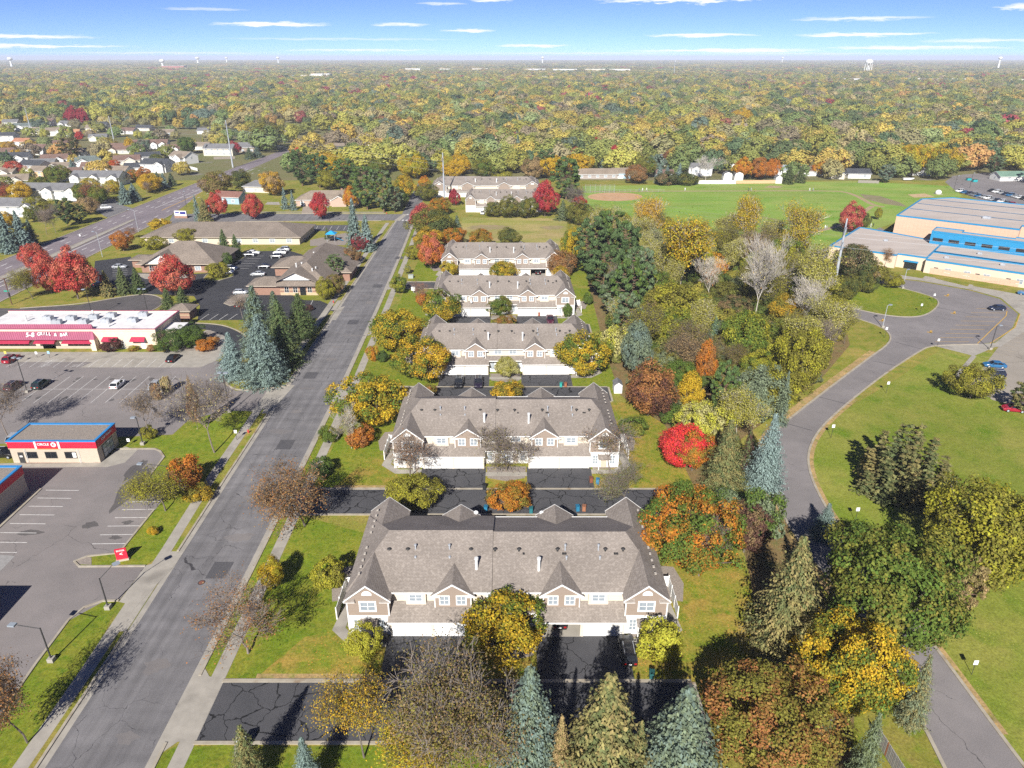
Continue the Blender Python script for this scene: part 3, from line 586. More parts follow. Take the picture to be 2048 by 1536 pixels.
def window(parent, x, y, z, wd, ht, rz=0, nx=2, ny=2, border=.14, glass=None, frame=None):
    fm, pm = window_mesh(wd, ht, nx, ny, border, frame)
    w_ = link('window', fm, parent, (x, y, z), rz); p = link('pane', pm, w_)
    if glass: p.material_slots[0].link = 'OBJECT'; p.material_slots[0].material = glass
    return w_
ROOFX = roofmat('shingles', (.262, .226, .195), (.222, .19, .163), (.285, .248, .215))
ROOFY = roofmat('shingles_cross', (.262, .226, .195), (.222, .19, .163), (.285, .248, .215), rot=R(90))
BEIGE = (.62, .55, .45); TAUPE = (.285, .225, .18)
def garage_mesh(wd=4.9, ht=2.15, rows=4, cols=4):
    def fn():
        m = MB(); m.box(-wd / 2, wd / 2, 0, .05, 0, ht)
        for i in range(rows):
            for j in range(cols):
                x0 = -wd / 2 + wd * j / cols + .08; z0 = ht * i / rows + .05; m.box(x0, x0 + wd / cols - .16, -.02, .0, z0, z0 + ht / rows - .09)
        return m.mesh('garage_door', WHITE)
    return cached(('gar', wd, ht, cols), fn)
def roof_slab(name, parent, quad, th, m, color=None):
    """a roof plane with thickness from its upper corners"""
    mb = MB(); q = [Vector(p) for p in quad]; d = Vector((0, 0, -th)); n = len(q)
    mb.face(q); mb.face([p + d for p in reversed(q)])
    for i in range(n): mb.face([q[i], q[i] + d, q[(i + 1) % n] + d, q[(i + 1) % n]])
    return mb.build(name, m, parent, color=color)
VENT = cached('vent', lambda: MB().tube((0, 0, 0), (0, 0, .28), .13, n=8).ell((0, 0, .36), (.3, .3, .13), 10, 4).mesh('roof_vent', DARK, True))
PIPE = cached('pipe', lambda: MB().tube((0, 0, -.2), (0, 0, .75), .09, n=8).tube((0, 0, .75), (0, 0, .95), .15, n=8).mesh('vent_pipe', METAL))
FLUE = cached('flue', lambda: MB().tube((0, 0, -.4), (0, 0, 1.7), .19, n=10).tube((0, 0, 1.7), (0, 0, 1.95), .26, n=10).mesh('flue', mat('white_metal', (.62, .62, .6), rough=.4)))
STUB = cached('stub', lambda: MB().box(-.13, .13, -.16, .16, 0, .14).mesh('roof_stub', DARK))
DISH = cached('dish', lambda: MB().tube((0, 0, 0), (0, 0, .7), .03).ell((0, -.12, .85), (.36, .1, .36), 10, 6).mesh('satellite_dish', mat('dish_grey', (.55, .55, .55), rough=.4), True))
def front_half(root, half, openg=(), simple=False):
    """one garage front of a back-to-back row; local x along the row, y = 0 at the garage doors, to the middle at 9.75"""
    E = lambda n, mb, m, c=None: mb.build(n, m, root, color=c)
    X = 19.75
    # garage wall with openings
    doors = []
    for s in (-1, 1):
        mb = MB()
        for c in (6.65, 11.95): doors.append(s * c)
        for a, b in ((3.9, 4.2), (9.1, 9.5), (14.4, 14.6)): mb.box(min(s * a, s * b), max(s * a, s * b), .1, .3, 0, 2.62)
        mb.box(min(s * 3.9, s * 14.6), max(s * 3.9, s * 14.6), .1, .3, 2.2, 2.62)
        mb.box(min(s * 3.9, s * 4.05), max(s * 3.9, s * 4.05), .3, 2, 0, 2.62)
        E('garage_wall', mb, SIDING, BEIGE)
    for k, x in enumerate(sorted(doors)):
        if k in openg:
            g = MB(); g.box(x - 2.7, x + 2.7, 6.2, 6.3, 0, 2.6); g.box(x - 2.75, x - 2.6, .3, 6.2, 0, 2.6); g.box(x + 2.6, x + 2.75, .3, 6.2, 0, 2.6); E('garage_interior', g, mat('garage_wall_paint', (.4, .36, .28), (.33, .3, .24), scale=.5))
            E('garage_floor', MB().box(x - 2.6, x + 2.6, .1, 6.2, 0, .04), CONC)
        else: link('garage_door', garage_mesh(), root, (x, .2, 0))
    # centre entries
    mb = MB().box(-3.9, 3.9, 1.9, 2.1, 0, 3.3); E('entry_wall', mb, WHITE)
    if not simple:
        for x in (-2.9, 2.9): window(root, x, 1.9, .7, .8, 1.5, nx=1, ny=3, border=.1)
        window(root, 0, 1.9, .7, 1.5, 1.5, nx=2, ny=3, border=.1)
        for x in (-1.65, 1.65): d = MB().box(x - .45, x + .45, 1.84, 1.9, 0, 2.05); E('front_door', d, PAINT, (.35, .3, .25))
    # lower shed roof over garages and entries
    for a, b in ((-14.75, -3.7), (3.7, 14.75)): roof_slab('garage_roof', root, [(a, -.35, 2.68), (b, -.35, 2.68), (b, 2.5, 4.06), (a, 2.5, 4.06)], .14, ROOFX)
    roof_slab('entry_roof', root, [(-3.7, .75, 3.2), (3.7, .75, 3.2), (3.7, 2.5, 4.05), (-3.7, 2.5, 4.05)], .12, ROOFX)
    f = MB()
    for a, b in ((-14.75, -3.7), (3.7, 14.75)): f.box(a, b, -.45, -.352, 2.52, 2.69)
    f.box(-3.7, 3.7, .65, .748, 3.05, 3.22); f.box(-14.5, 14.5, 1.66, 1.78, 5.44, 5.6); E('gutter', f, WHITE)
    # upper wall and bays
    mb = MB().box(-14.6, 14.6, 2.2, 2.45, 3.3, 5.5)
    for s in (-1, 1): mb.box(s * 11.4 - 1.25, s * 11.4 + 1.25, 1.75, 2.2, 3.6, 5.5)
    E('upper_wall', mb, SIDING, BEIGE)
    for s in (-1, 1):
        E('dormer_wall', MB().prism([(s * 6.75 - 2.25, 1.45), (s * 6.75 + 2.25, 1.45), (s * 6.75 + 2.25, 2.2), (s * 6.75 - 2.25, 2.2)], 3.2, 5.5).face([(s * 6.75 - 2.3, 1.45, 5.5), (s * 6.75 + 2.3, 1.45, 5.5), (s * 6.75, 1.45, 7.1)]), SIDING, TAUPE)
        x = s * 6.75
        roof_slab('dormer_roof', root, [(x - 2.75, 1.15, 5.42), (x, 1.15, 7.28), (x, 6.0, 7.28), (x - 2.75, 1.4, 5.42)][::-1], .1, ROOFY)
        roof_slab('dormer_roof', root, [(x + 2.75, 1.15, 5.42), (x + 2.75, 1.4, 5.42), (x, 6.0, 7.28), (x, 1.15, 7.28)][::-1], .1, ROOFY)
        t = MB()
        for q in (-1, 1):
            t.face([(x + q * 2.78, 1.1, 5.3), (x + q * 2.78, 1.1, 5.46), (x, 1.1, 7.34), (x, 1.1, 7.14)]); t.face([(x + q * 2.78, 1.1, 5.46), (x, 1.1, 7.34), (x, 1.2, 7.34), (x + q * 2.78, 1.2, 5.46)])
            t.box(x + q * 2.25 - .06, x + q * 2.25 + .06, 1.4, 1.5, 3.4, 5.5); t.box(min(x + q * 1.55, x + q * 2.75), max(x + q * 1.55, x + q * 2.75), 1.12, 1.45, 5.28, 5.42)
        E('rake_trim', t, WHITE)
        if not simple:
            for q in (-1.05, 1.05): window(root, x + q, 1.44, 4.05, 1.05, 1.2)
            window(root, s * 11.4, 1.74, 4.3, 1.5, .95)
            window(root, s * 1.7, 2.19, 4.35, 1.5, .95)
        # end wing
        xc = s * 17.17; x0, x1 = xc - 2.55, xc + 2.55
        E('wing_lower_wall', MB().box(x0, x1, .55, 9.7, 0, 3.02), WHITE)
        E('wing_upper_wall', MB().box(x0 - .03, x1 + .03, .5, 9.7, 3.02, 5.5).face([(x0, .5, 5.5), (x1, .5, 5.5), (xc, .5, 7.65)]), SIDING, TAUPE)
        r0, r1 = xc - 2.88, xc + 2.88; ez = 5.5; pz = 7.9
        roof_slab('wing_roof', root, [(r0, .2, ez), (xc, .2, pz), (xc, 7.6, pz), (r0, 1.9, ez)][::-1], .12, ROOFY)
        roof_slab('wing_roof', root, [(r1, .2, ez), (r1, 1.9, ez), (xc, 7.6, pz), (xc, .2, pz)][::-1], .12, ROOFY)
        t = MB()
        for q in (-1, 1):
            t.face([(xc + q * 2.92, .14, ez - .12), (xc + q * 2.92, .14, ez + .05), (xc, .14, pz + .06), (xc, .14, pz - .16)]); t.face([(xc + q * 2.92, .14, ez + .05), (xc, .14, pz + .06), (xc, .24, pz + .06), (xc + q * 2.92, .24, ez + .05)])
            t.box(xc + q * 2.55 - .08, xc + q * 2.55 + .08, .42, .6, 0, 5.4); t.box(min(xc + q * 1.5, xc + q * 2.9), max(xc + q * 1.5, xc + q * 2.9), .16, .5, ez - .2, ez - .08)
        t.box(x0, x1, .44, .5, 2.94, 3.1); E('rake_trim', t, WHITE)
        for q in (-1, 1): roof_slab('cornice_return', root, [(xc + q * 2.2 - .68, .15, ez - .06), (xc + q * 2.2 + .68, .15, ez - .06), (xc + q * 2.2 + .68, .5, ez + .22), (xc + q * 2.2 - .68, .5, ez + .22)], .05, ROOFX)
        h = MB().face([(xc + .62 * math.cos(a), .46, 6.35 + .58 * math.sin(a)) for a in np.linspace(0, math.pi, 10)]).box(xc - .62, xc + .62, .42, .48, 6.28, 6.35); E('gable_vent', h, WHITE)
        if not simple:
            window(root, xc, .49, 3.9, 1.75, 1.25, nx=2, ny=2, border=.2)
            window(root, xc - 1.5, .54, .75, .8, 1.6, nx=2, ny=3, border=.1); window(root, xc + 1.5, .54, .75, .8, 1.6, nx=2, ny=3, border=.1); window(root, xc + .1, .54, 2.35, 1.6, .28, nx=4, ny=1, border=.1)
            E('front_door', MB().box(xc - .5, xc + .5, .48, .55, 0, 2.08), PAINT, (.5, .42, .33))
            roof_slab('porch_roof', root, [(xc - 1.1, -.55, 2.2), (xc + 1.1, -.55, 2.2), (xc + 1.1, .5, 2.6), (xc - 1.1, .5, 2.6)], .08, ROOFX)
            E('porch_post', MB().tube((xc - s * .95, -.45, 0), (xc - s * .95, -.45, 2.15), .08), WHITE)
    z = lambda y: 5.52 + .42 * (y - 1.7)
    for x in (-15.3, -12.9, -4.7, -1.6, 1.5, 6.5, 12.7, 15): link('roof_vent', VENT, root, (x, 7.1, z(7.1)))
    for x in (-11.9, -7.5, 7.5, 11.8): link('vent_pipe', PIPE, root, (x, 7.2, z(7.2))); link('vent_pipe', PIPE, root, (x + .1, 6.0, z(6) - .45))
    for x in (-3.9, 4.0): link('flue', FLUE, root, (x, 4.6, z(4.6)))
    for x in (-14.6, -14.3, -6.2, 2.1, 7.2, 7.5, 13.9, 14.2): link('roof_stub', STUB, root, (x, 6.7, z(6.7)))
def townhouse(name, label, loc, rz, openg=(), simple=False, stretch=1.0, dishes=()):
    root = thing(name, label, 'townhouse', loc, rz, 'rows of taupe townhouses')
    root.scale = (stretch, 1, 1)
    front_half(root, 0, openg, simple)
    pre = {o.name for o in root.children}
    h2 = list(root.children)
    # the rear front is the same, turned round the middle of the building
    if True:
        M = Matrix.Translation((0, 19.5, 0)) @ Matrix.Rotation(math.pi, 4, 'Z')
        for o in h2:
            if o.name.split('.')[0] in ('garage_interior', 'garage_floor'): continue
            c = copy_tree(o, root); c.matrix_local = M @ o.matrix_local
        for k, x in enumerate(sorted([6.65, 11.95, -6.65, -11.95])):
            if k in openg:
                c = link('garage_door', garage_mesh(), root); c.matrix_local = M @ Matrix.Translation((x, .2, 0))
    # main hip roof
    e, r, zr, ze = 20.05, 15.6, 8.9, 5.52; y0, y1, ym = 1.7, 17.8, 9.75
    A, B, C_, D = (-e, y0, ze), (e, y0, ze), (e, y1, ze), (-e, y1, ze); P_, Q = (-r, ym, zr), (r, ym, zr); S1 = (-1.9, ym, zr); F1 = (-1.9, y0, ze); B1 = (-1.9, y1, ze)
    up = .22; U = lambda p: (p[0], p[1], p[2] + up)
    MB().face([A, F1, S1, P_]).face([P_, S1, B1, D]).build('main_roof', ROOFX, root, loc=(0, 0, up))
    MB().face([F1, B, Q, S1]).face([S1, Q, C_, B1]).build('main_roof', ROOFX, root)
    MB().face([D, A, P_]).build('hip_roof', ROOFY, root, loc=(0, 0, up)); MB().face([B, C_, Q]).build('hip_roof', ROOFY, root)
    MB().face([F1, S1, U(S1), U(F1)]).face([S1, B1, U(B1), U(S1)]).box(-1.95, -1.85, y0 - .02, y0 + .3, ze, ze + up).build('step_flashing', DARK, root)
    MB().box(-e + .25, e - .25, y0 + .4, y1 - .4, 5.3, 5.5).build('soffit', WHITE, root)
    ex = MB(); ex.box(-19.72, -19.5, 1, 18.5, .0, 5.4); ex.box(19.5, 19.72, 1, 18.5, 0, 5.4); ex.build('end_wall', SIDING, root, color=BEIGE)
    RV = cached('ridge_vent', lambda: MB().box(-.13, .13, -.2, .2, 0, .1).mesh('ridge_vent', mat('vent_grey', (.4, .36, .31), rough=.8)))
    for s in (-1, 1):
        for k in range(5): link('ridge_vent', RV, root, (s * 18.6, 3.5 + k * 1.3, 7.1)); link('ridge_vent', RV, root, (s * 18.6, 12 + k * 1.3, 7.1))
    for x, y, zz in dishes: link('satellite_dish', DISH, root, (x, y, zz))
    return root
names = ['front row of townhouses with taupe gables and one garage open beside the black SUV', 'second row of townhouses behind bare front trees, between two cracked drives', 'third row of townhouses with two black cars parked before its left garages',
         'fourth row of townhouses with a maroon pickup before its right garages', 'fifth row of townhouses beside the dry vacant field with one garage open at right']
for i, (ry, rx) in enumerate(zip(ROWY, ROWX)):
    townhouse('townhouse_row', names[i], (rx, ry, 0), R(.3 * i), openg={0: (2,), 4: (3,)}.get(i, ()), simple=False,
              dishes=[(-4.6, 18.1, 5.3), (4.9, 18.2, 5.2)] if i == 0 else ([(-5, 1.2, 3.4), (19.9, 9, 5)] if i == 2 else ([(-9, .8, 3.2)] if i == 3 else [])))
townhouse('townhouse_row', 'far townhouse row beyond the vacant field, half hidden by three dark bushy trees', (-3.8, 335.5, 0), R(1), simple=True, stretch=.9)
townhouse('townhouse_row', 'farthest townhouse row with a white lattice power pole standing before it', (-13.5, 375, 0), R(1), simple=True, stretch=1.4)

# white patio fences at the row ends: panels and posts
def patio_fence(x, y, s, label):
    t = thing('patio_fence', label, 'fence', (x, y, 0), 0, 'white patio fences')
    pn = cached('fp', lambda: MB().box(-.03, .03, 0, 1.9, .1, 1.75).mesh('panel', WHITE)); po = cached('fpo', lambda: MB().box(-.07, .07, -.07, .07, 0, 1.95).mesh('post', WHITE))
    for k in range(3): link('panel', pn, t, (0, k * 2, 0))
    for k in range(4): link('post', po, t, (0, k * 2 - .05, 0))
    link('panel', cached('fp2', lambda: MB().box(0, 2.0, -.03, .03, .1, 1.75).mesh('panel', WHITE)), t, (0 if s < 0 else -2.0, 6, 0))
for i, (ry, rx) in enumerate(zip(ROWY, ROWX)):
    o = ['front', 'second', 'third', 'fourth', 'fifth'][i]
    if i != 4: patio_fence(rx - 22, ry + 3.2, -1, f'white patio fence at the street end of the {o} townhouse row')
    patio_fence(rx + 22, ry + 3.4, 1, f'white patio fence at the woodland end of the {o} townhouse row')

# ------------------------------------------------------------------ detached houses
def house(u, v, wd, dp, eh, rot, roofc, wallc, label, kind='gable', wing=None, win=3, garage=True, group='houses of the neighbourhood', name='house', pitch=.5, xy=None, cat='house', chimney=False):
    x, y = xy or G(u, v)
    t = thing(name, label, cat, (x, y, 0), R(rot), group)
    rh = pitch * dp / 2; o = .45
    wl_ = MB().box(-wd / 2, wd / 2, 0, dp, 0, eh)
    if kind == 'gable':
        for s in (-1, 1): wl_.face([(s * wd / 2, 0, eh), (s * wd / 2, dp, eh), (s * wd / 2, dp / 2, eh + rh)][::s])
    wl_.build('wall', SIDING, t, color=wallc)
    RM = HROOF
    if kind == 'gable':
        ez = eh - o * pitch
        roof_slab('roof', t, [(-wd / 2 - o, -o, ez), (wd / 2 + o, -o, ez), (wd / 2 + o, dp / 2, eh + rh), (-wd / 2 - o, dp / 2, eh + rh)], .16, RM, roofc)
        roof_slab('roof', t, [(-wd / 2 - o, dp / 2, eh + rh), (wd / 2 + o, dp / 2, eh + rh), (wd / 2 + o, dp + o, ez), (-wd / 2 - o, dp + o, ez)], .16, RM, roofc)
        tr = MB()
        for s in (-1, 1):
            X = s * (wd / 2 + o + .02)
            for q in (-1, 1):
                ya = dp / 2 + q * (dp / 2 + o); tr.face([(X, ya, ez - .2), (X, ya, ez + .04), (X, dp / 2, eh + rh + .04), (X, dp / 2, eh + rh - .2)])
        tr.box(-wd / 2 - o, wd / 2 + o, -o - .1, -o - .01, ez - .18, ez); tr.build('fascia', WHITE, t)
    else:
        a = dp / 2; z1 = eh + pitch * (dp / 2 + o); e0, e1, f0, f1 = -wd / 2 - o, wd / 2 + o, -o, dp + o; hr = wd / 2 - dp / 2
        p = [(e0, f0, eh), (e1, f0, eh), (e1, f1, eh), (e0, f1, eh)]; q0, q1 = (-hr, dp / 2, z1), (hr, dp / 2, z1)
        MB().face([p[0], p[1], q1, q0]).face([p[1], p[2], q1]).face([p[2], p[3], q0, q1]).face([p[3], p[0], q0]).face(p[::-1]).build('roof', RM, t, color=roofc)
        MB().box(e0, e1, f0 - .08, f0 - .005, eh - .15, eh + .03).build('fascia', WHITE, t)
    if wing:      # street-facing gable wing: x, width, projection, eave height
        wx, ww, wp, we = wing; h2 = .55 * ww / 2
        MB().box(wx - ww / 2, wx + ww / 2, -wp, dp * .4, 0, we).face([(wx - ww / 2, -wp, we), (wx + ww / 2, -wp, we), (wx, -wp, we + h2)]).build('wing_wall', SIDING, t, color=wallc)
        for s in (-1, 1): roof_slab('wing_roof', t, [(wx + s * (ww / 2 + .4), -wp - .4, we - .2), (wx, -wp - .4, we + h2 + .02), (wx, dp * .45, we + h2 + .02), (wx + s * (ww / 2 + .4), dp * .45, we - .2)][::-s], .15, HROOFY, roofc)
        tr = MB()
        for s in (-1, 1): tr.face([(wx + s * (ww / 2 + .42), -wp - .43, we - .4), (wx + s * (ww / 2 + .42), -wp - .43, we - .16), (wx, -wp - .43, we + h2 + .07), (wx, -wp - .43, we + h2 - .2)])
        tr.build('rake_trim', WHITE, t)
        if garage: link('garage_door', garage_mesh(), t, (wx, -wp - .06, 0))
        if we > 4: window(t, wx, -wp - .01, we - 1.7, 1.6, 1.2)
    elif garage and wd > 9: link('garage_door', garage_mesh(), t, (-wd / 2 + 3.3, -.06, 0))
    for k in range(win):
        x = -wd / 2 + wd * (k + .5) / win
        if wing and abs(x - wing[0]) < wing[1] / 2 + .7: continue
        if eh > 4: window(t, x, -.01, eh - 1.75, 1.4, 1.15)
        if not (garage and not wing and x < -wd / 2 + 6.2): window(t, x, -.01, .95, 1.5, 1.2)
    for s in (-1, 1): window(t, s * (wd / 2 + .01), dp * .5, eh - 1.75, 1.2, 1.15, rz=R(90 * s))
    if chimney: MB().box(wd * .2, wd * .2 + .9, dp * .5, dp * .5 + .7, eh, eh + rh + 1).build('chimney', BRICK, t)
    return t
HROOF = roofmat('house_shingles', (.95, .95, .95), (.72, .72, .72), (1.15, 1.12, 1.1)); HROOFY = roofmat('house_shingles_cross', (.95, .95, .95), (.72, .72, .72), (1.15, 1.12, 1.1), rot=R(90))
def brickmat(name, a, b, band=False):
    m = bpy.data.materials.new(name); m.use_nodes = True; n = m.node_tree.nodes; l = m.node_tree.links; p = n['Principled BSDF']; p.inputs['Roughness'].default_value = .9
    t = n.new('ShaderNodeTexCoord'); s = n.new('ShaderNodeSeparateXYZ'); l.new(t.outputs['Object'], s.inputs[0]); ad = n.new('ShaderNodeMath'); ad.operation = 'ADD'; l.new(s.outputs[0], ad.inputs[0]); l.new(s.outputs[1], ad.inputs[1])
    c = n.new('ShaderNodeCombineXYZ'); l.new(ad.outputs[0], c.inputs[0]); l.new(s.outputs[2], c.inputs[1])
    br = n.new('ShaderNodeTexBrick'); br.inputs['Scale'].default_value = 1; br.inputs['Brick Width'].default_value = .4; br.inputs['Row Height'].default_value = .2; br.inputs['Mortar Size'].default_value = .015
    br.inputs['Color1'].default_value = (*a, 1); br.inputs['Color2'].default_value = (*b, 1); br.inputs['Mortar'].default_value = (*[x * .8 for x in a], 1); l.new(c.outputs[0], br.inputs['Vector'])
    l.new(br.outputs[0], p.inputs['Base Color']); return m
BRICK = brickmat('red_brick', (.3, .17, .12), (.25, .14, .1)); BLOCK = brickmat('tan_block', (.47, .4, .31), (.43, .36, .28)); PEACH = brickmat('peach_brick', (.58, .4, .28), (.53, .36, .25))
DG = (.07, .075, .085); MG = (.19, .19, .195); BR = (.2, .13, .105); TN = (.27, .22, .17); W = (.74, .73, .7); CR = (.6, .55, .45); GG = (.15, .18, .17); BL = (.3, .43, .5)
H = [
 (437, 312, 22, 11, 5.4, -4, MG, CR, 'long cream two-storey house with solar panels on its grey roof', 'gable', None, 5), (356, 328, 15, 11, 5.2, -28, TN, W, 'white house with tan roof and big gable above the west side of the highway', 'gable', (3, 7, 3, 4.6), 3),
 (308, 345, 17, 11, 5.2, -10, DG, W, 'white house with near-black roof behind two small spruces', 'gable', (5, 6, 2, 5), 3), (178, 332, 15, 11, 3.2, 25, GG, W, 'white house with greenish roof and blue-grey side in the west neighbourhood', 'gable', (-3, 7, 3, 3), 2),
 (255, 330, 16, 11, 3.2, 20, BR, CR, 'cream house with brown roof and arched porch beside the greenish-roofed house', 'gable', (2, 7, 3, 3.1), 2), (110, 328, 16, 11, 3.2, 20, BR, W, 'white-walled house with brown roof next to a bright green lawn', 'gable', (3, 6, 3, 3), 2),
 (30, 330, 17, 11, 5, 15, DG, W, 'grey-roofed white house at the left edge above the pink tree', 'gable', (3, 6, 2, 4.6), 3), (60, 345, 16, 10, 4.6, -15, DG, CR, 'cream house with slate roof behind the pink maple', 'gable', None, 3),
 (75, 358, 9, 9, 4.8, -8, TN, (.62, .42, .24), 'tall tan-sided house seen end-on behind the grey duplex rows', 'gable', None, 2), (25, 372, 16, 11, 3.0, 20, TN, CR, 'low cream house with tan roof at the left edge above red shrubs', 'gable', (2, 7, 2, 2.9), 2),
 (120, 343, 14, 9, 3, 10, TN, W, 'small white house with tan roof behind the grey duplexes', 'gable', (-3, 6, 2, 3), 2), (190, 342, 16, 9, 3, 10, BR, CR, 'brown-roofed house behind the blue spruces of the duplex row', 'gable', None, 3),
 (42, 296, 13, 9, 5, -8, (.42, .2, .12), W, 'white house with rust-orange roof near the left edge', 'gable', None, 3), (118, 300, 12, 9, 4.6, 15, BR, W, 'small white house behind the dark spreading tree', 'gable', None, 2), (110, 272, 14, 10, 4.6, 20, TN, W, 'white house with tan roof and blue car port under the power pole', 'gable', (3, 5, 2, 4), 3),
 (48, 262, 16, 10, 4.6, 20, GG, W, 'white house with pale grey roof at the foot of the leftmost power pole', 'gable', (-3, 6, 2, 4), 3), (200, 260, 13, 10, 5, 10, DG, CR, 'two-storey house with slate roof behind the small red tree', 'gable', None, 3), (196, 282, 14, 10, 3, 15, MG, CR, 'grey-roofed cottage beside the second power pole', 'gable', (-3, 6, 2, 3), 2),
 (20, 250, 15, 10, 3, 10, MG, W, 'pale house far left among brown trees', 'gable', None, 3), (145, 275, 12, 9, 4.5, 15, (.5, .26, .15), CR, 'house with orange-tiled roof beyond the tan tree', 'gable', None, 2),
 (408, 268, 12, 9, 3, 5, MG, W, 'white garage with grey roof behind yellow trees near the highway', 'gable', None, 2), (486, 305, 20, 12, 3.6, 5, MG, TN, 'long grey-roofed house behind the magenta maple and the power pole', 'hip', None, 3), (562, 274, 13, 9, 3.2, -5, TN, W, 'white rambler beside the highway beyond the dark pines', 'gable', None, 3),
 (455, 408, 13, 8, 3.6, -12, (.25, .13, .1), BL, 'light blue house with brown roof between two red maples', 'gable', None, 2), (512, 385, 15, 10, 3, -12, MG, CR, 'low grey-roofed house behind the blue one', 'hip', None, 3),
 (655, 412, 30, 13, 3.0, 3, TN, (.45, .33, .26), 'wide tan-roofed rambler with brick gable and two cars on its drive', 'hip', (6, 7, 2.5, 3.2), 5),
 (842, 302, 14, 9, 5.4, 2, (.45, .33, .22), W, 'plain white two-storey house with tan roof among yellow trees', 'gable', None, 3), (838, 316, 16, 10, 4, 10, GG, (.6, .66, .7), 'pale blue-white house with grey roof in front of the plain white one', 'gable', (-3, 6, 2, 3.4), 3), (785, 335, 12, 9, 3, 12, BR, W, 'brown-roofed house with white carport gable near the far street', 'gable', (1, 6, 2, 3), 2), (775, 303, 10, 8, 4.6, 5, (.2, .3, .28), CR, 'small house with green roof beside a brick chimney tree', 'gable', None, 2), (655, 322, 11, 8, 3.4, 8, MG, W, 'little grey-roofed house behind the dark pines', 'gable', None, 2),
 (1195, 358, 24, 10, 3, 2, TN, (.34, .3, .27), 'long low brown house behind the backstop of the ball field', 'gable', None, 5), (1247, 357, 12, 9, 3.4, 4, TN, BL, 'blue-sided house beside the round brown tree', 'gable', None, 3), (1318, 333, 11, 9, 5, 30, MG, W, 'steep white gabled house behind the field-edge spruces', 'gable', None, 2), (1400, 352, 14, 9, 5, -4, MG, W, 'white house with a raised deck behind the grey-green tree', 'gable', (-3, 5, 2, 4.4), 3), (1462, 333, 12, 9, 3.6, 6, MG, W, 'white house with grey roof left of the orange trees', 'gable', (2, 5, 2, 3.4), 2),
 (1568, 350, 13, 9, 3.2, 0, (.3, .35, .38), W, 'pale blue-roofed house right of the orange trees', 'gable', None, 2), (1633, 352, 16, 9, 3.2, 3, BR, W, 'white house with brown roof behind the round orange tree', 'gable', None, 3), (1718, 357, 13, 9, 3.0, -4, DG, W, 'white house with charcoal roof and a large window facing the field', 'gable', None, 2), (1690, 357, 9, 9, 3.2, 60, DG, CR, 'end-on house with charcoal roof left of the white one', 'gable', None, 1),
 (1842, 351, 12, 8, 3, 0, MG, W, 'white bungalow under the big yellow trees', 'gable', None, 3), (1925, 330, 10, 7, 3, 10, MG, W, 'white house across the far lane', 'gable', None, 2), (2035, 362, 22, 9, 2.8, 4, (.16, .26, .2), W, 'long white shed-like building with green metal roof at the right edge', 'gable', None, 2), (1330, 358, 10, 8, 3, 0, BR, (.3, .36, .42), 'small dark house behind the shrubs of the field edge', 'gable', None, 2),
]
for h in H: house(h[0], h[1], h[2], h[3], h[4], h[5], h[6], h[7], h[8], h[9], h[10], h[11], garage=h[0] not in (655,) and h[2] < 20, chimney=h[0] in (842, 655))
EX = [(12, 283, 'leftmost house of the back lots'), (75, 268, 'house between the leftmost pole and the yellow tree'), (92, 252, 'house under the dusky ridge of trees'), (130, 254, 'house left of the crimson pair'), (185, 262, 'house right of the crimson pair'), (252, 268, 'house above the brown rows'), (285, 262, 'house left of the green tree'), (330, 272, 'house right of the tall yellow tree'), (70, 310, 'house beside the tan-yellow tree'), (85, 335, 'house left of the bright lawn'), (152, 318, 'house under the dark spreading pine'), (5, 318, 'house at the left edge below the yellow bush'), (298, 322, 'house before the brown rows'), (228, 352, 'house behind the second grey row end'), (140, 362, 'house between the two grey rows'), (50, 388, 'house behind the nearest grey row'), (400, 300, 'house left of the big grey-green tree'), (345, 305, 'house below the white brown-roofed row'), (270, 345, 'house left of the near-black roof'), (3, 355, 'house at the left edge beside the pink tree')]
gx = random.Random(12)
for k, (u, v, lb) in enumerate(EX):
    rc = [DG, TN, BR, MG, TN, BR][k % 6]; wc = [W, CR, W, W, CR][k % 5]; nm = {DG: 'charcoal', TN: 'tan', BR: 'brown', MG: 'grey'}[rc]
    house(u, v, gx.uniform(12, 16), gx.uniform(8.5, 10.5), gx.choice([3, 3.2, 4.8]), gx.uniform(-12, 28), rc, wc, f'{nm}-roofed {lb}', 'gable', (gx.choice([-3, 3]), 6, 2.4, 3) if k % 2 else None, 2)
# grey duplex rows and brown-roofed rows in the west neighbourhood
def duplex(u, v, L, rot, roofc, wallc, label, eh=5, gables=3, dp=11, group='rows in the west neighbourhood'):
    x, y = G(u, v); t = house(u, v, L, dp, eh, rot, roofc, wallc, label, 'gable', None, 6, False, group, 'row_house', cat='row house')
    for k in range(gables):
        gx = -L / 2 + 3 + (L - 6) * k / max(1, gables - 1); h2 = 1.5
        MB().box(gx - 2.6, gx + 2.6, -1.6, 1, 0, eh).face([(gx - 2.6, -1.6, eh), (gx + 2.6, -1.6, eh), (gx, -1.6, eh + h2)]).build('gable_wall', SIDING, t, color=wallc)
        for s in (-1, 1): roof_slab('gable_roof', t, [(gx + s * 3, -2, eh - .2), (gx, -2, eh + h2 + .04), (gx, 4, eh + h2 + .04), (gx + s * 3, 2.2, eh - .2)][::-s], .14, HROOFY, roofc)
        window(t, gx, -1.61, eh - 1.9, 1.5, 1.2)
    return t
duplex(100, 400, 31, -3, MG, W, 'nearest grey-roofed white row with four gables beside the highway spruces', gables=3); duplex(192, 372, 28, -3, MG, W, 'second grey-roofed white row behind the nearest one', gables=3); duplex(10, 434, 30, -3, MG, W, 'grey-roofed white row cut by the left edge behind blue spruces', gables=2)
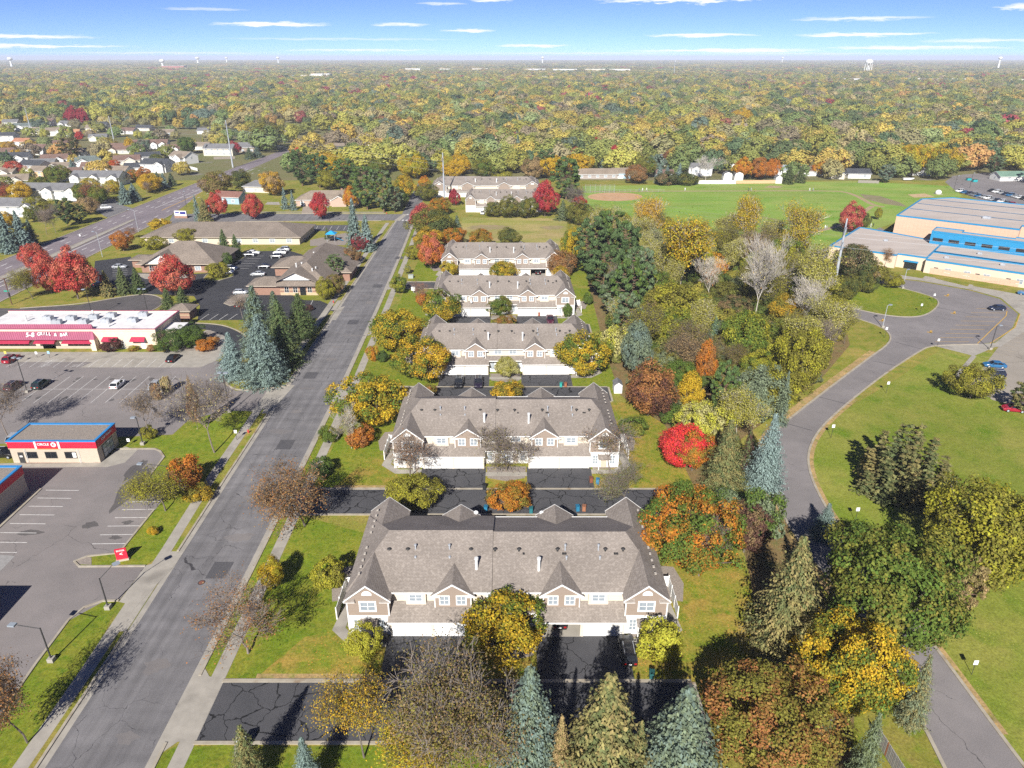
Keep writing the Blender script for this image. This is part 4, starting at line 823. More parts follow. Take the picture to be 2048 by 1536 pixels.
duplex(215, 304, 24, 8, BR, CR, 'long brown-roofed row at the foot of the second power pole', eh=3.2, gables=2); duplex(252, 308, 24, 8, BR, CR, 'brown-roofed row just right of the second power pole', eh=3.2, gables=2); duplex(300, 298, 26, 10, BR, W, 'white row with brown roof behind the tall yellow tree', eh=4, gables=4)

# solar panels on the long cream house
x, y = G(437, 312); t = thing('solar_panel_array', 'dark blue solar panels on the long cream house by the highway', 'solar panels', (x - 7, y + 1.2, 5.4 + .58))
for r_ in range(2):
    for k in range(5): o = link('panel', cached('solar', lambda: MB().box(-.5, .5, -.8, .8, .02, .07).mesh('panel', DGLASS)), t, (k * 1.1 - 2, 1.0 + r_ * 1.75, .15 + r_ * .88)); o.rotation_euler = (R(26.5), 0, 0)

# ------------------------------------------------------------------ long clinic, dental office, kiosk shed
def hipbox(t, x0, x1, y0, y1, eh, pitch, roofc, wallm, over=.8, color=None):
    MB().box(x0, x1, y0, y1, 0, eh).build('wall', wallm, t, color=color)
    a, b, c, d = x0 - over, x1 + over, y0 - over, y1 + over; wd, dp = b - a, d - c; h = min(wd, dp) / 2; z1 = eh + pitch * h
    if wd >= dp: q0, q1 = (a + h, (c + d) / 2, z1), (b - h, (c + d) / 2, z1); fs = [[(a, c, eh), (b, c, eh), q1, q0], [(b, c, eh), (b, d, eh), q1], [(b, d, eh), (a, d, eh), q0, q1], [(a, d, eh), (a, c, eh), q0]]
    else: q0, q1 = ((a + b) / 2, c + h, z1), ((a + b) / 2, d - h, z1); fs = [[(a, c, eh), (b, c, eh), q0], [(b, c, eh), (b, d, eh), q1, q0], [(b, d, eh), (a, d, eh), q1], [(a, d, eh), (a, c, eh), q0, q1]]
    m = MB()
    for f in fs: m.face(f)
    m.face([(a, d, eh - .02), (b, d, eh - .02), (b, c, eh - .02), (a, c, eh - .02)]); m.build('roof', HROOF, t, color=roofc)
    MB().box(a, b, c - .07, c - .005, eh - .2, eh + .03).box(a - .07, a - .005, c, d, eh - .2, eh + .03).box(b + .005, b + .07, c, d, eh - .2, eh + .03).build('fascia', mat('tan_trim', (.4, .34, .27), rough=.7), t)
    return z1
def gable_face(t, x, y, wd, z, h, back, roofc, m=WHITE, facing=1):
    MB().face([(x - wd / 2, y, z), (x + wd / 2, y, z), (x, y, z + h)]).build('gable', m, t)
    for s in (-1, 1): roof_slab('gable_roof', t, [(x + s * (wd / 2 + .8), y - .8, z - .25), (x, y - .8, z + h + .25), (x, y + back, z + h + .25), (x + s * (wd / 2 + .8), y + back * .5, z - .25)][::-s], .2, HROOFY, roofc)
RB = (.235, .195, .16)
x0, y0 = G(290, 489); t = thing('clinic_building', 'long low clinic with a broad tan hip roof beside the highway', 'clinic', (x0, y0, 0))
L = G(600, 489)[0] - x0; hipbox(t, 0, L, 0, 22, 3.0, .3, RB, SIDING, color=(.55, .47, .37))
for k in range(9): window(t, 4 + k * (L - 8) / 8, -.01, .9, 1.8, 1.2)
x0, y0 = G(285, 545); t = thing('office_building', 'brick office with steep pyramid hip roof and white front gable behind the red maple', 'office', (x0, y0, 0))
L = G(432, 545)[0] - x0; hipbox(t, 0, L, 0, 19, 3.2, .5, RB, BRICK, 1.2); gable_face(t, 7.5, -1, 12, 3.1, 3.4, 9, RB); hipbox(t, -6, 1, 6, 12, 2.9, .2, RB, BRICK)
for k in range(3): window(t, 3.5 + k * 2, -.01, .6, 1.5, 1.8, border=.08, glass=DGLASS)
MB().box(13, 16, -.06, 0, 0, 2.2).build('entrance', DGLASS, t); window(t, 19, -.01, .9, 1.8, 1.2)
# dental office: a long hip with cross gables
x0, y0 = G(501, 592); t = thing('office_building', 'brick dental office with long ridge roof beside the street, blue spruces before it', 'office', (x0, y0, 0))
hipbox(t, 8, 23, 2, 42, 3.3, .55, RB, BRICK, 1.2); hipbox(t, 0, 10, 1, 8, 3.1, .4, RB, BRICK, .9); hipbox(t, 1, 14, 22, 32, 3.1, .4, RB, BRICK, .9); hipbox(t, 19, 27, 16, 28, 3.1, .5, RB, BRICK, .9)
gable_face(t, 14, 1.2, 11, 4.6, 2.4, 9, RB); MB().box(9, 23, .9, 2.1, 0, 3.2).build('wall', BRICK, t); roof_slab('porch_roof', t, [(8.2, -.2, 3.2), (23.9, -.2, 3.2), (23.9, 2.6, 4.6), (8.2, 2.6, 4.6)], .15, HROOF, RB)
MB().box(8.95, 23.05, .84, .9, 0, .9).box(8.95, 23.05, .84, .9, 1.5, 1.8).build('stone_band', mat('stone_band', (.5, .38, .25), (.42, .32, .2), scale=2), t)
for xx in (11, 13.6, 18, 21): window(t, xx, .83, .9, 1.2, 1.6, border=.06, glass=DGLASS)
MB().box(15, 16.8, .8, .86, 0, 2.6).build('entrance', DGLASS, t)
for xx, yy in ((12, 10), (13.5, 11), (18, 6), (18.6, 8), (14, 24), (15.5, 25)): link('vent_pipe', FLUE, t, (xx, yy, 5.6 if yy > 9 else 5.0))
x0, y0 = G(362, 640); t = thing('trash_enclosure', 'small square brick enclosure with a hip roof at the lot edge', 'brick shed', (x0, y0, 0)); hipbox(t, -2.6, 2.6, 0, 5, 2.7, .45, RB, BRICK, .6)
MB().box(-2.65, 2.65, -.05, -.005, 1.3, 1.55).build('stone_band', MATS['stone_band'], t)

# ------------------------------------------------------------------ text helper
def text(body, parent, loc, size, m, rot=(R(90), 0, 0), name='lettering', extrude=.03, align='CENTER', sx=1.0):
    me = cached(('gl', body, m.name), lambda: GLYPH[body].copy())
    if not me.materials or me.materials[0] != m: me.materials.clear(); me.materials.append(m)
    o = bpy.data.objects.new(name, me); COL.objects.link(o); o.parent = parent; o.location = loc; o.rotation_euler = rot; o.scale = (size * sx, size, size * .6 if extrude < .05 else size); return o
RED = mat('sign_red', (.6, .025, .05), (.55, .02, .045), scale=1.5, rough=.45); AWN = mat('awning_cloth', (.4, .03, .07), (.34, .025, .06), scale=1.5, rough=.7); BLUE = mat('parapet_blue', (.03, .22, .5), (.03, .2, .45), scale=1, rough=.5); ORANGE = mat('sign_orange', (.7, .22, .03), rough=.5); MAROON = mat('maroon_metal', (.34, .09, .15), (.3, .08, .13), scale=.6, rough=.45, spec=.5)
WHITEROOF = mat('white_membrane', (.74, .72, .7), (.6, .58, .57), scale=.3, detail=8, c=(.5, .49, .48), cscale=.8, clo=.6, chi=.7)
def parapet_store(name, label, cat, x0, x1, y0, y1, h, sign=True):
    t = thing(name, label, cat, (x0, y0, 0)); L, D = x1 - x0, y1 - y0
    MB().box(0, L, 0, D, 0, h - 1.25).build('wall', BLOCK, t)
    MB().box(-.12, L + .12, -.12, D + .12, h - 1.25, h - 1.13).build('cream_band', mat('cream_band', (.62, .5, .33), rough=.6), t)
    MB().box(-.1, L + .1, -.1, D + .1, h - 1.13, h + .22).build('red_fascia', RED, t)
    MB().box(.3, L - .3, .3, D - .3, h + .225, h + .26).build('roof', GRAVELROOF, t)
    c = MB()
    for a in ((-.18, L + .18, -.18, .3), (-.18, L + .18, D - .3, D + .18), (-.18, .3, .3, D - .3), (L - .3, L + .18, .3, D - .3)): c.box(*a, h + .22, h + .42)
    c.build('blue_coping', BLUE, t)
    return t, L, D
x0, y0 = G(25, 928); x1 = G(205, 922)[0]; t, L, D = parapet_store('car_wash', 'car wash with red fascia, blue coping and a CIRCLE K sign', 'car wash', x0, x1, 109.6, 116.2, 4.1)
s = MB().box(5.1, 8.9, -.2, -.1, 3.0, 4.42); s.build('sign_panel', RED, t); MB().box(4.75, 5.1, -.22, -.1, 3.0, 4.42).box(8.9, 9.25, -.22, -.1, 3.0, 4.42).build('sign_frame', WHITE, t); MB().box(5.1, 8.9, -.2, -.1, 2.88, 2.995).build('orange_stripe', ORANGE, t)
text('CIRCLE', t, (6.35, -.22, 3.86), .62, WHITE, sx=1.05); MB().tube((8.18, -.2, 3.82), (8.18, -.25, 3.82), .46, n=20).build('logo_disc', WHITE, t); text('K', t, (8.2, -.27, 3.82), .72, RED)
text('CAR WASH', t, (L + .13, 3.4, 3.82), .62, WHITE, rot=(R(90), 0, R(90)), sx=1.1)
for x in (3.6, 7.1, 10.6): window(t, x, -.01, 1.05, 1.9, 1.1, nx=2, ny=1, border=.1, glass=DGLASS, frame=DARK)
MB().box(1.2, 2.2, -.06, -.005, 0, 2.15).build('door', DARK, t); MB().box(1.45, 1.95, -.08, -.06, 1.2, 1.5).build('notice', WHITE, t)
MB().box(10.9, 11.6, -.045, -.012, 1.1, 2.1).build('poster', WHITE, t)
g = MB().box(L, L + .06, 1.4, 5, 0, 2.7); g.build('bay_door', DARK, t)
for k in range(3):
    for j in range(3): link('bay_pane', cached('bp', lambda: MB().box(0, .03, 0, 1.0, 0, .7).mesh('bay_pane', GLASS)), t, (L + .06, 1.6 + k * 1.13, .3 + j * .8))
MB().box(2.55, 2.6, -.09, -.01, 0, 3.1).box(2.75, 2.8, -.09, -.01, 0, 3.1).box(11.95, 12, -.09, -.01, 0, 3.1).box(12.15, 12.2, -.09, -.01, 0, 3.1).build('downpipe', WHITE, t)
x1, y1 = G(42, 935, 4.6); t, L, D = parapet_store('convenience_store', 'convenience store corner with blue coping and red fascia cut by the left edge', 'store', x1 - 22, x1, y1 - 30, y1, 4.5)
text('CIRCLE K', t, (L + .13, 8, 4.25), .62, WHITE, rot=(R(90), 0, R(90)))
window(t, 5, -.01, 1, 3, 1.6); 
for k in range(4): window(t, L + .01, 4 + k * 5, .8, 2.6, 1.8, rz=R(90), glass=DGLASS, frame=DARK)
# fuel canopy: its shadow is what the photo shows at the left edge
cx, cy = G(62, 1167); cx -= 1.1; cy -= 8.4; t = thing('fuel_canopy', 'fuel canopy with red fascia beside the forecourt, throwing its shadow on the lot', 'canopy', (cx - 20, cy - 14, 0))
MB().box(0, 20, 0, 14, 4.7, 5.5, 0, 1).build('roof', [RED, WHITEROOF], t)
for xx in (3, 15):
    for yy in (3, 11): MB().box(xx - .2, xx + .2, yy - .2, yy + .2, 0, 4.7).build('column', WHITE, t)

# ------------------------------------------------------------------ grill house
x1, yf = G(318, 697); t = thing('restaurant', 'grill restaurant with maroon metal roof, white flat roof and red awnings', 'restaurant', (x1, yf, 0))
CREAM = mat('cream_stucco', (.68, .56, .42), (.62, .5, .37), scale=1, rough=.8); XL = -45
MB().box(XL, 0, .0, 14, 0, 4.6).build('wall', CREAM, t); MB().box(XL, 0, -.06, -.005, 0, .8).build('stone_base', BLOCK, t)
MB().box(XL, -.2, .25, 13.8, 4.6, 4.65).build('flat_roof', WHITEROOF, t)
MB().box(XL, .1, -.1, .25, 4.6, 5.1).box(XL, .1, 13.8, 14.1, 4.6, 5.1).box(-.2, .1, .25, 13.8, 4.6, 5.1).build('parapet', CREAM, t)
MB().box(XL, .16, -.16, .28, 5.1, 5.2).box(XL, .16, 13.78, 14.16, 5.1, 5.2).box(-.22, .16, .28, 13.78, 5.1, 5.2).build('coping', MAROON, t)
MB().box(0, 4, 4, 9, 0, 3.4).build('side_annex', CREAM, t); MB().box(-.0, 4.2, 3.8, 9.2, 3.4, 3.6).build('annex_roof', WHITEROOF, t)
mr = MB(); RX = -14.6      # mansard strip with standing seams
mr.face([(XL, -1.6, 2.9), (RX, -1.6, 2.9), (RX - 1.6, 1.4, 5.9), (XL, 1.4, 5.9)]).face([(RX, -1.6, 2.9), (RX, 1.4, 2.9), (RX - 1.6, 1.4, 5.9)]).face([(XL, 1.4, 5.9), (RX - 1.6, 1.4, 5.9), (RX - 1.6, 1.4, 4.6), (XL, 1.4, 4.6)]).face([(XL, -1.6, 2.9), (XL, 1.4, 2.9), (RX, 1.4, 2.9), (RX, -1.6, 2.9)])
mr.build('metal_roof', MAROON, t)
sm = MB()
for k in range(66):
    x = RX - 1.2 - k * .45; y = 1.4; xt = min(x, RX - 1.65); sm.face([(x, -1.62, 2.93), (x, -1.58, 3.02), (xt, 1.38, 5.98), (xt, 1.4, 5.9)]); sm.face([(x + .05, -1.62, 2.93), (xt + .05, 1.4, 5.9), (xt + .05, 1.38, 5.98), (x + .05, -1.58, 3.02)]); sm.face([(x, -1.58, 3.02), (x + .05, -1.58, 3.02), (xt + .05, 1.38, 5.98), (xt, 1.38, 5.98)])
o = sm.build('standing_seam', MAROON, t); o['kind'] = 'stuff'
MB().box(RX - 1.2, RX, -1.6, 0, 0, 2.9).build('corner_pier', CREAM, t)
for a, b, nm in ((-45, -31.0, 0), (-29.4, -24.8, 1), (-22.5, -15.8, 0)):
    MB().face([(a, -.1, 2.95), (b, -.1, 2.95), (b + .3, -1.9, 2.2), (a - .3, -1.9, 2.2)]).face([(a - .3, -1.9, 2.2), (b + .3, -1.9, 2.2), (b + .3, -1.9, 1.95), (a - .3, -1.9, 1.95)]).face([(b, -.1, 2.95), (b, -.1, 2.0), (b + .3, -1.9, 1.95), (b + .3, -1.9, 2.2)]).build('awning', AWN, t)
    if not nm:
        for k in range(int((b - a) / 1.3)): link('window', cached('rw', lambda: MB().box(-.55, .55, -.03, .02, 0, 1.25).mesh('window', DGLASS)), t, (a + .75 + k * 1.3, -.03, .75))
    else: MB().box(a + .7, b - .7, -.06, 0, 0, 2.3).build('entrance', DGLASS, t)
for a, b in ((-13.2, -9.6), (-6.2, -2.8)):
    MB().face([(a, -.02, 3.1), (b, -.02, 3.1), (b + .15, -1.2, 2.4), (a - .15, -1.2, 2.4)]).face([(a - .15, -1.2, 2.4), (b + .15, -1.2, 2.4), (b + .15, -1.2, 2.2), (a - .15, -1.2, 2.2)]).build('awning', AWN, t)
for x in (-8.7, -3.6): MB().box(x - .55, x + .55, -.07, -.0, 0, 2.1).build('service_door', WHITE, t)
sg = -31.2
for k, (ch, dz) in enumerate(zip('5-8 GRILL & BAR', [0, .05, 0, 0, .3, .38, .42, .4, .32, .2, .1, .0, 0, .1, .25])):
    if ch != ' ': text(ch, t, (sg + k * .68 + (0 if k < 3 else .1), -.75, 3.85 + dz * .8), 1.5 if k < 3 else 1.05, WHITE, rot=(R(62), 0, 0), extrude=.08)
UNIT = cached('rtu', lambda: MB().box(-1.1, 1.1, -.8, .8, 0, 1.1).box(-.8, .1, -.6, .6, 1.1, 1.25).tube((.55, 0, 1.1), (.55, 0, 1.2), .4, n=10).mesh('rooftop_unit', METAL))
for x, y, r_ in ((-27, 5, 10), (-25, 8, 0), (-20.5, 5.5, 0), (-19.8, 9, 5), (-16, 10.5, 0), (-15, 6, 0), (-8.5, 6.5, 0), (-8, 11, 8), (-31, 8, 0)): link('rooftop_unit', UNIT, t, (x, y, 4.65), R(r_))
for x, y in ((-13, 3), (-21, 11), (-36, 7)): link('exhaust_fan', FLUE, t, (x, y, 4.3))

# ------------------------------------------------------------------ school
SB = mat('school_blue', (.02, .22, .42), (.02, .2, .38), scale=.7, rough=.5); SR_ = mat('school_roof', (.47, .41, .36), (.4, .345, .3), scale=.12, detail=9, c=(.3, .26, .23), cscale=.3, clo=.62, chi=.85, stretch=(.5, 2, 1)); PB = mat('peach_panel', (.62, .5, .38), (.57, .46, .35), scale=.4)
t = thing('school_building', 'long peach brick school with blue clerestory and blue-edged flat roofs', 'school')
SO = Vector(G(1655, 516)); ax = (Vector(G(2048, 577)) - SO).normalized(); ay = Vector((-ax.y, ax.x))
def S(a, b): v = SO + ax * a + ay * b; return (v.x, v.y)
srz = math.atan2(ax.y, ax.x)
def block(nm, q, z0, z1, wallm, edge=.45):
    p = [S(*c) for c in q]; MB().prism(p, z0, z1).build(nm, wallm, t)
    MB().prism(offset(p, .5, True), z1 + .012, z1 + .05).build('flat_roof', SR_, t)
    o = MB(); a, b = offset(p, -.08, True), offset(p, edge, True); n = len(p)
    for i in range(n):
        j = (i + 1) % n; o.face([(*a[i], z1 + .35), (*a[j], z1 + .35), (*b[j], z1 + .35), (*b[i], z1 + .35)]); o.face([(*a[i], z1 - .15), (*a[j], z1 - .15), (*a[j], z1 + .35), (*a[i], z1 + .35)]); o.face([(*b[j], z1), (*b[i], z1), (*b[i], z1 + .35), (*b[j], z1 + .35)])
    o.build('blue_coping', SB, t)
block('wing_wall', [(0, 0), (22, 0), (22, 2.5), (31, 2.5), (31, 31), (4, 38), (0, 38)], 0, 4.4, PB)
block('classroom_wall', [(31, 0.5), (110, .5), (110, 13), (31, 13)], 0, 4.3, PB)
block('classroom_wall', [(31, 13.4), (62, 13.4), (62, 26), (31, 26)], 0, 4.5, PB)
block('clerestory_wall', [(27, 26.5), (69, 26.5), (69, 34), (52, 34), (52, 31.5), (36, 31.5), (36, 35), (27, 35)], 0, 8.7, SB)
block('hall_wall', [(69.5, 14), (120, 14), (120, 40), (69.5, 40)], 0, 4.5, PB)
block('gym_wall', [(12, 40), (52, 40), (52, 48), (80, 48), (80, 96), (22, 96), (12, 84)], 0, 10.4, PEACH)
block('gym_wall', [(80.5, 44), (120, 44), (120, 80), (80.5, 80)], 0, 10, PEACH)
rib = MB()
for b_ in (58, 72, 86): p0, p1 = S(13, b_), S(79, b_); rib.face([(*S(13, b_), 10.55), (*S(79, b_), 10.55), (*S(79, b_ + .7), 10.55), (*S(13, b_ + .7), 10.55)])
rib.build('roof_joint', SB, t)
p = [S(31, 13), S(69, 13)]; MB().face([(*S(31, 12.9), 4.86), (*S(62, 12.9), 4.86), (*S(62, 13.5), 4.86), (*S(31, 13.5), 4.86)]).build('roof_joint', SB, t)
for k in range(8):
    x, y = S(29.5 + k * 5.1, 26.49); window(t, x, y, 5.6, 3.1, 1.0, rz=srz, nx=3, ny=1, border=.08, glass=DGLASS, frame=DARK)
for a in (38, 43.5, 49, 58, 63, 72): x, y = S(a, .49); window(t, x, y, 1.1, 1.7, 1.4, rz=srz, nx=2, ny=2, border=.08)
for a in (64 + 14, 83, 88, 93, 98, 103): x, y = S(a, .49); window(t, x, y, 1.2, 2.2, 1.3, rz=srz, nx=3, ny=2, border=.1, glass=DGLASS)
for a in (34.5, 46.5, 55): o = MB().box(-.6, .6, -.06, 0, 0, 2.3).build('door', DARK, t, (*S(a, .5), 0), srz)
o = MB().box(-2.2, 2.2, -.5, 0, 2.4, 2.9).build('entrance_canopy', SB, t, (*S(26.5, 2.4), 0), srz); MB().box(-2, 2, -.05, 0, 0, 2.4).build('entrance', DGLASS, t, (*S(26.5, 2.4), 0), srz)
b_ = MB()
for a in (33, 60): b_.face([(*S(a, .42), .0), (*S(a + 25, .42), .0), (*S(a + 25, .42), 2.0), (*S(a, .42), 2.0)])
b_.build('brick_base', PEACH, t)
for a, c, z in ((8, 3, 4.5), (14, 20, 4.5), (36, 7, 4.4), (44, 19, 4.6), (52, 8, 4.4), (60, 20, 4.6), (64, 9, 4.4), (70, 20, 4.6), (74, 26, 4.6), (78, 19, 4.6), (40, 55, 10.5), (95, 55, 10.1), (58, 62, 10.5), (61, 66, 10.5), (70, 52, 10.5), (64, 60, 10.5)):
    o = link('rooftop_unit', UNIT, t, (*S(a, c), z), srz); o.scale = (.6, .6, .6) if a < 80 and c < 50 else (1.2, 1.2, .7)
# ================================================================== VEHICLES, POLES, SIGNS AND SMALL THINGS
def loft(mb, secs, m=0):
    """secs: list of (x, [(y, z), ...]) rings with equal counts"""
    n = len(secs[0][1]); i0 = len(mb.v)
    for x, ring in secs: mb.v += [(x, y, z) for y, z in ring]
    for k in range(len(secs) - 1):
        for a in range(n):
            b = (a + 1) % n; mb.f.append((i0 + k * n + a, i0 + k * n + b, i0 + (k + 1) * n + b, i0 + (k + 1) * n + a)); mb.m.append(m)
    mb.f.append(tuple(i0 + a for a in reversed(range(n)))); mb.m.append(m); q = i0 + (len(secs) - 1) * n; mb.f.append(tuple(q + a for a in range(n))); mb.m.append(m)
def ring(w, zb, zs, tuck=.92): return [(-w * tuck, zb), (w * tuck, zb), (w, zb + .18), (w, zs - .12), (w * .94, zs), (-w * .94, zs), (-w, zs - .12), (-w, zb + .18)]
CARDEF = {  # length, width, belt, roof, glass base x0..x1 (rear..front), roof x0..x1
 'sedan': (4.8, .92, .92, 1.44, (-1.75, 1.05), (-1.05, .35)), 'suv': (4.75, .95, 1.06, 1.7, (-2.2, 1.05), (-1.85, .4)), 'hatch': (4.4, .9, .98, 1.5, (-2.0, 1.1), (-1.5, .4)), 'pickup': (5.7, .98, 1.12, 1.82, (-.75, 1.45), (-.45, .8))}
def car_meshes(kind):
    L, W_, bz, rz_, (g0, g1), (r0, r1) = CARDEF[kind]; h = L / 2; b = MB()
    secs = [(-h, ring(W_ * .82, .42, bz - .1)), (-h + .12, ring(W_ * .95, .3, bz - .02)), (-h + .7, ring(W_, .24, bz)), (g1 - .1, ring(W_, .24, bz)), (g1 + .5, ring(W_ * .99, .24, bz - .04)), (h - .45, ring(W_ * .95, .26, bz - .14)), (h - .1, ring(W_ * .86, .3, bz - .26)), (h, ring(W_ * .76, .4, bz - .36))]
    loft(b, secs)
    if kind == 'pickup': b.v = [v if not (v[0] < -.9 and abs(v[1]) < W_ * .95 and v[2] > bz - .05 and v[0] > -h + .2) else v for v in b.v]
    body = b.mesh('body', CARP)
    g = MB(); w1, w2 = W_ * .93, W_ * .74
    loft(g, [(g0, [(-w1, bz - .03), (w1, bz - .03), (w1, bz + .01), (-w1, bz + .01)]), (r0, [(-w2 * 1.0, bz - .03), (w2 * 1.0, bz - .03), (w2, rz_ - .03), (-w2, rz_ - .03)]), (r1, [(-w2, bz - .03), (w2, bz - .03), (w2, rz_ - .03), (-w2, rz_ - .03)]), (g1, [(-w1, bz - .03), (w1, bz - .03), (w1, bz + .01), (-w1, bz + .01)])])
    # sides of the glasshouse lean in from belt to roof
    for s in (-1, 1): g.face([(g0, s * w1, bz), (g1, s * w1, bz), (r1, s * w2, rz_ - .03), (r0, s * w2, rz_ - .03)][::s])
    glass = g.mesh('windows', DGLASS)
    r = MB(); loft(r, [(r0 - .06, [(-w2 * .98, rz_ - .05), (w2 * .98, rz_ - .05), (w2 * .9, rz_ - .01), (-w2 * .9, rz_ - .01)]), (r0 + .25, [(-w2 * 1.03, rz_ - .06), (w2 * 1.03, rz_ - .06), (w2 * .88, rz_ + .03), (-w2 * .88, rz_ + .03)]), (r1 - .2, [(-w2 * 1.03, rz_ - .06), (w2 * 1.03, rz_ - .06), (w2 * .88, rz_ + .03), (-w2 * .88, rz_ + .03)]), (r1 + .06, [(-w2 * .98, rz_ - .06), (w2 * .98, rz_ - .06), (w2 * .9, rz_ - .02), (-w2 * .9, rz_ - .02)])])
    for s in (-1, 1):
        for xa, xb in ((g1, r1), (g0, r0)): r.tube((xa, s * w1 * .99, bz), (xb, s * w2 * 1.0, rz_ - .03), .045, n=4)
        xm = (r0 + r1) / 2 + .1; r.tube((xm, s * (w1 + .01), bz), (xm, s * (w2 + .01), rz_ - .03), .05, n=4)
    roof = r.mesh('roof', CARP)
    parts = [('body', body), ('windows', glass), ('roof', roof)]
    if kind == 'pickup': parts.append(('bed', MB().box(-h + .25, -.95, -W_ * .78, W_ * .78, bz - .02, bz + .015).mesh('bed', DARK)))
    if kind == 'suv':
        q = MB()
        for s in (-1, 1): q.box(r0 + .2, r1 - .1, s * w2 * .85 - .03, s * w2 * .85 + .03, rz_ + .03, rz_ + .09)
        parts.append(('roof_rail', q.mesh('roof_rail', METAL))); parts.append(('sunroof', MB().box(r0 + .7, r1 - .15, -w2 * .6, w2 * .6, rz_ + .028, rz_ + .04).mesh('sunroof', DGLASS)))
    return parts, (L, W_, bz)
WHEEL = cached('wheel', lambda: MB().tube((0, -.11, 0), (0, .11, 0), .33, n=14).mesh('wheel', mat('rubber', (.018, .018, .018), rough=.9)))
RIM = cached('rim', lambda: MB().tube((0, -.12, 0), (0, .12, 0), .2, n=10).mesh('rim', METAL))
LAMPW = cached('hl', lambda: MB().box(-.06, .06, -.18, .18, -.07, .07).mesh('headlight', mat('lamp_lens', (.6, .6, .58), rough=.1)))
LAMPR = cached('tl', lambda: MB().box(-.06, .06, -.16, .16, -.11, .11).mesh('taillight', mat('tail_lens', (.3, .01, .01), rough=.2)))
PLATE = cached('plate', lambda: MB().box(-.01, .01, -.16, .16, -.08, .08).mesh('number_plate', WHITE))
MIRROR = cached('mir', lambda: MB().box(-.07, .07, -.1, .1, -.07, .07).mesh('wing_mirror', CARP))
PROTO = {}
def car(kind, x, y, heading, color, label, group='parked cars', name='parked_car'):
    ps, (L, W_, bz) = cached(('car', kind), lambda: car_meshes(kind)); t = thing(name, label, 'pickup' if kind == 'pickup' else 'car', (x, y, .012), R(heading), group); h = L / 2
    for n, me in ps: link(n, me, t, color=color)
    for sx in (-1, 1):
        for sy in (-1, 1): w_ = link('wheel', WHEEL, t, (sx * L * .295, sy * (W_ - .1), .33)); link('rim', RIM, w_)
    for s in (-1, 1):
        link('headlight', LAMPW, t, (h - .12, s * W_ * .6, bz - .34)); link('taillight', LAMPR, t, (-h + .02, s * W_ * .66, bz - .24)); link('wing_mirror', MIRROR, t, (CARDEF[kind][4][1] - .35, s * (W_ + .1), bz + .03), color=color)
    link('number_plate', PLATE, t, (-h - .02, 0, .72)); return t
K = (.012, .012, .014); NV = (.012, .02, .045); WT_ = (.7, .7, .69); SV = (.32, .33, .34); GY = (.13, .14, .15); RD = (.3, .012, .03); MR = (.07, .015, .03); BU = (.02, .12, .26); GN_ = (.012, .035, .03)
CARS = [('suv', 1254, 1308, 90, K, 'black SUV with red tail lamps on the front row driveway, seen from behind'), ('suv', 918, 770, -90, K, 'left of two black cars on the third row driveway'), ('suv', 957, 770, -88, (.02, .015, .03), 'right of two black cars on the third row driveway'), ('pickup', 1100, 643, -90, MR, 'maroon pickup on the fourth row driveway'), ('sedan', 965, 428, -90, WT_, 'white car on the far row driveway behind the dark bushy trees'),
 ('suv', 24, 722, 90, RD, 'red SUV in the first stall before the grill house'), ('sedan', 347, 720, 90, K, 'black car alone at the right end of the grill house stalls'), ('suv', 30, 776, 90, MR, 'dark maroon SUV beside the lot lamp post'), ('suv', 84, 773, 90, GN_, 'dark green SUV right of the lamp post'), ('hatch', 237, 773, 90, WT_, 'white crossover alone in the middle of the restaurant lot'), ('sedan', 311, 775, -90, SV, 'silver-grey car beside the tall grass clumps'), ('suv', 8, 913, 0, K, 'black SUV cut by the left edge beside the car wash'), ('hatch', 32, 880, 100, SV, 'pale car under the bare tree behind the car wash'),
 ('hatch', 482, 588, 5, SV, 'silver car under the small bare tree of the dental lot'), ('suv', 453, 547, 4, WT_, 'white SUV beside the lot island shrub'), ('suv', 462, 540, 4, NV, 'navy SUV behind the white one at the lot island'), ('sedan', 500, 512, 4, K, 'black car at the clinic end of the dental lot'), ('sedan', 507, 508, 4, WT_, 'white car behind the black one at the clinic end'), ('suv', 552, 516, 184, K, 'dark SUV nearest in the row along the dental office'), ('suv', 560, 508, 184, WT_, 'white SUV in the row along the dental office'), ('suv', 567, 502, 184, SV, 'silver SUV farthest in the row along the dental office'), ('sedan', 527, 536, 184, K, 'black car tucked under the dental office eave'), ('sedan', 516, 551, 184, SV, 'silver car tucked under the dental office eave, nearest'), ('sedan', 240, 536, 4, SV, 'silver car before the white gable office'), ('sedan', 200, 573, 4, NV, 'navy car half hidden by the salmon-red maple'),
 ('suv', 608, 412, -92, NV, 'left dark car on the tan rambler driveway'), ('suv', 622, 411, -92, NV, 'right dark car on the tan rambler driveway'), ('suv', 213, 417, 20, WT_, 'white SUV leaving the side street by the highway'), ('sedan', 580, 298, -90, NV, 'dark blue car driving on the far highway'), ('sedan', 480, 612, 90, K, 'dark car parked under the small bare tree'),
 ('hatch', 1993, 620, 178, NV, 'dark blue hatchback in the yellow-striped school loop'), ('sedan', 1988, 734, 168, BU, 'bright blue car in the tan lot, nearest the walk'), ('suv', 1986, 752, 168, NV, 'navy SUV in the tan lot behind the round tree'), ('hatch', 1985, 772, 168, BU, 'blue hatchback partly behind the round tree'), ('hatch', 2026, 822, 168, RD, 'maroon car at the right edge behind the small pine'), ('suv', 2052, 590, 150, BU, 'blue vehicle at the right edge by the school wall')]
for c_ in CARS: car(c_[0], *G(c_[1], c_[2]), c_[3], c_[4], c_[5], name='car' if 'driving' in c_[5] or 'leaving' in c_[5] else 'parked_car')
x, y = ROWX[0] + 6.65, ROWY[0] + 3.2; car('suv', x, y, 90, K, 'dark car inside the open garage of the front row'); car('suv', ROWX[4] + 11.95, ROWY[4] + 3.4, 90, K, 'dark car inside the open garage of the fifth row')
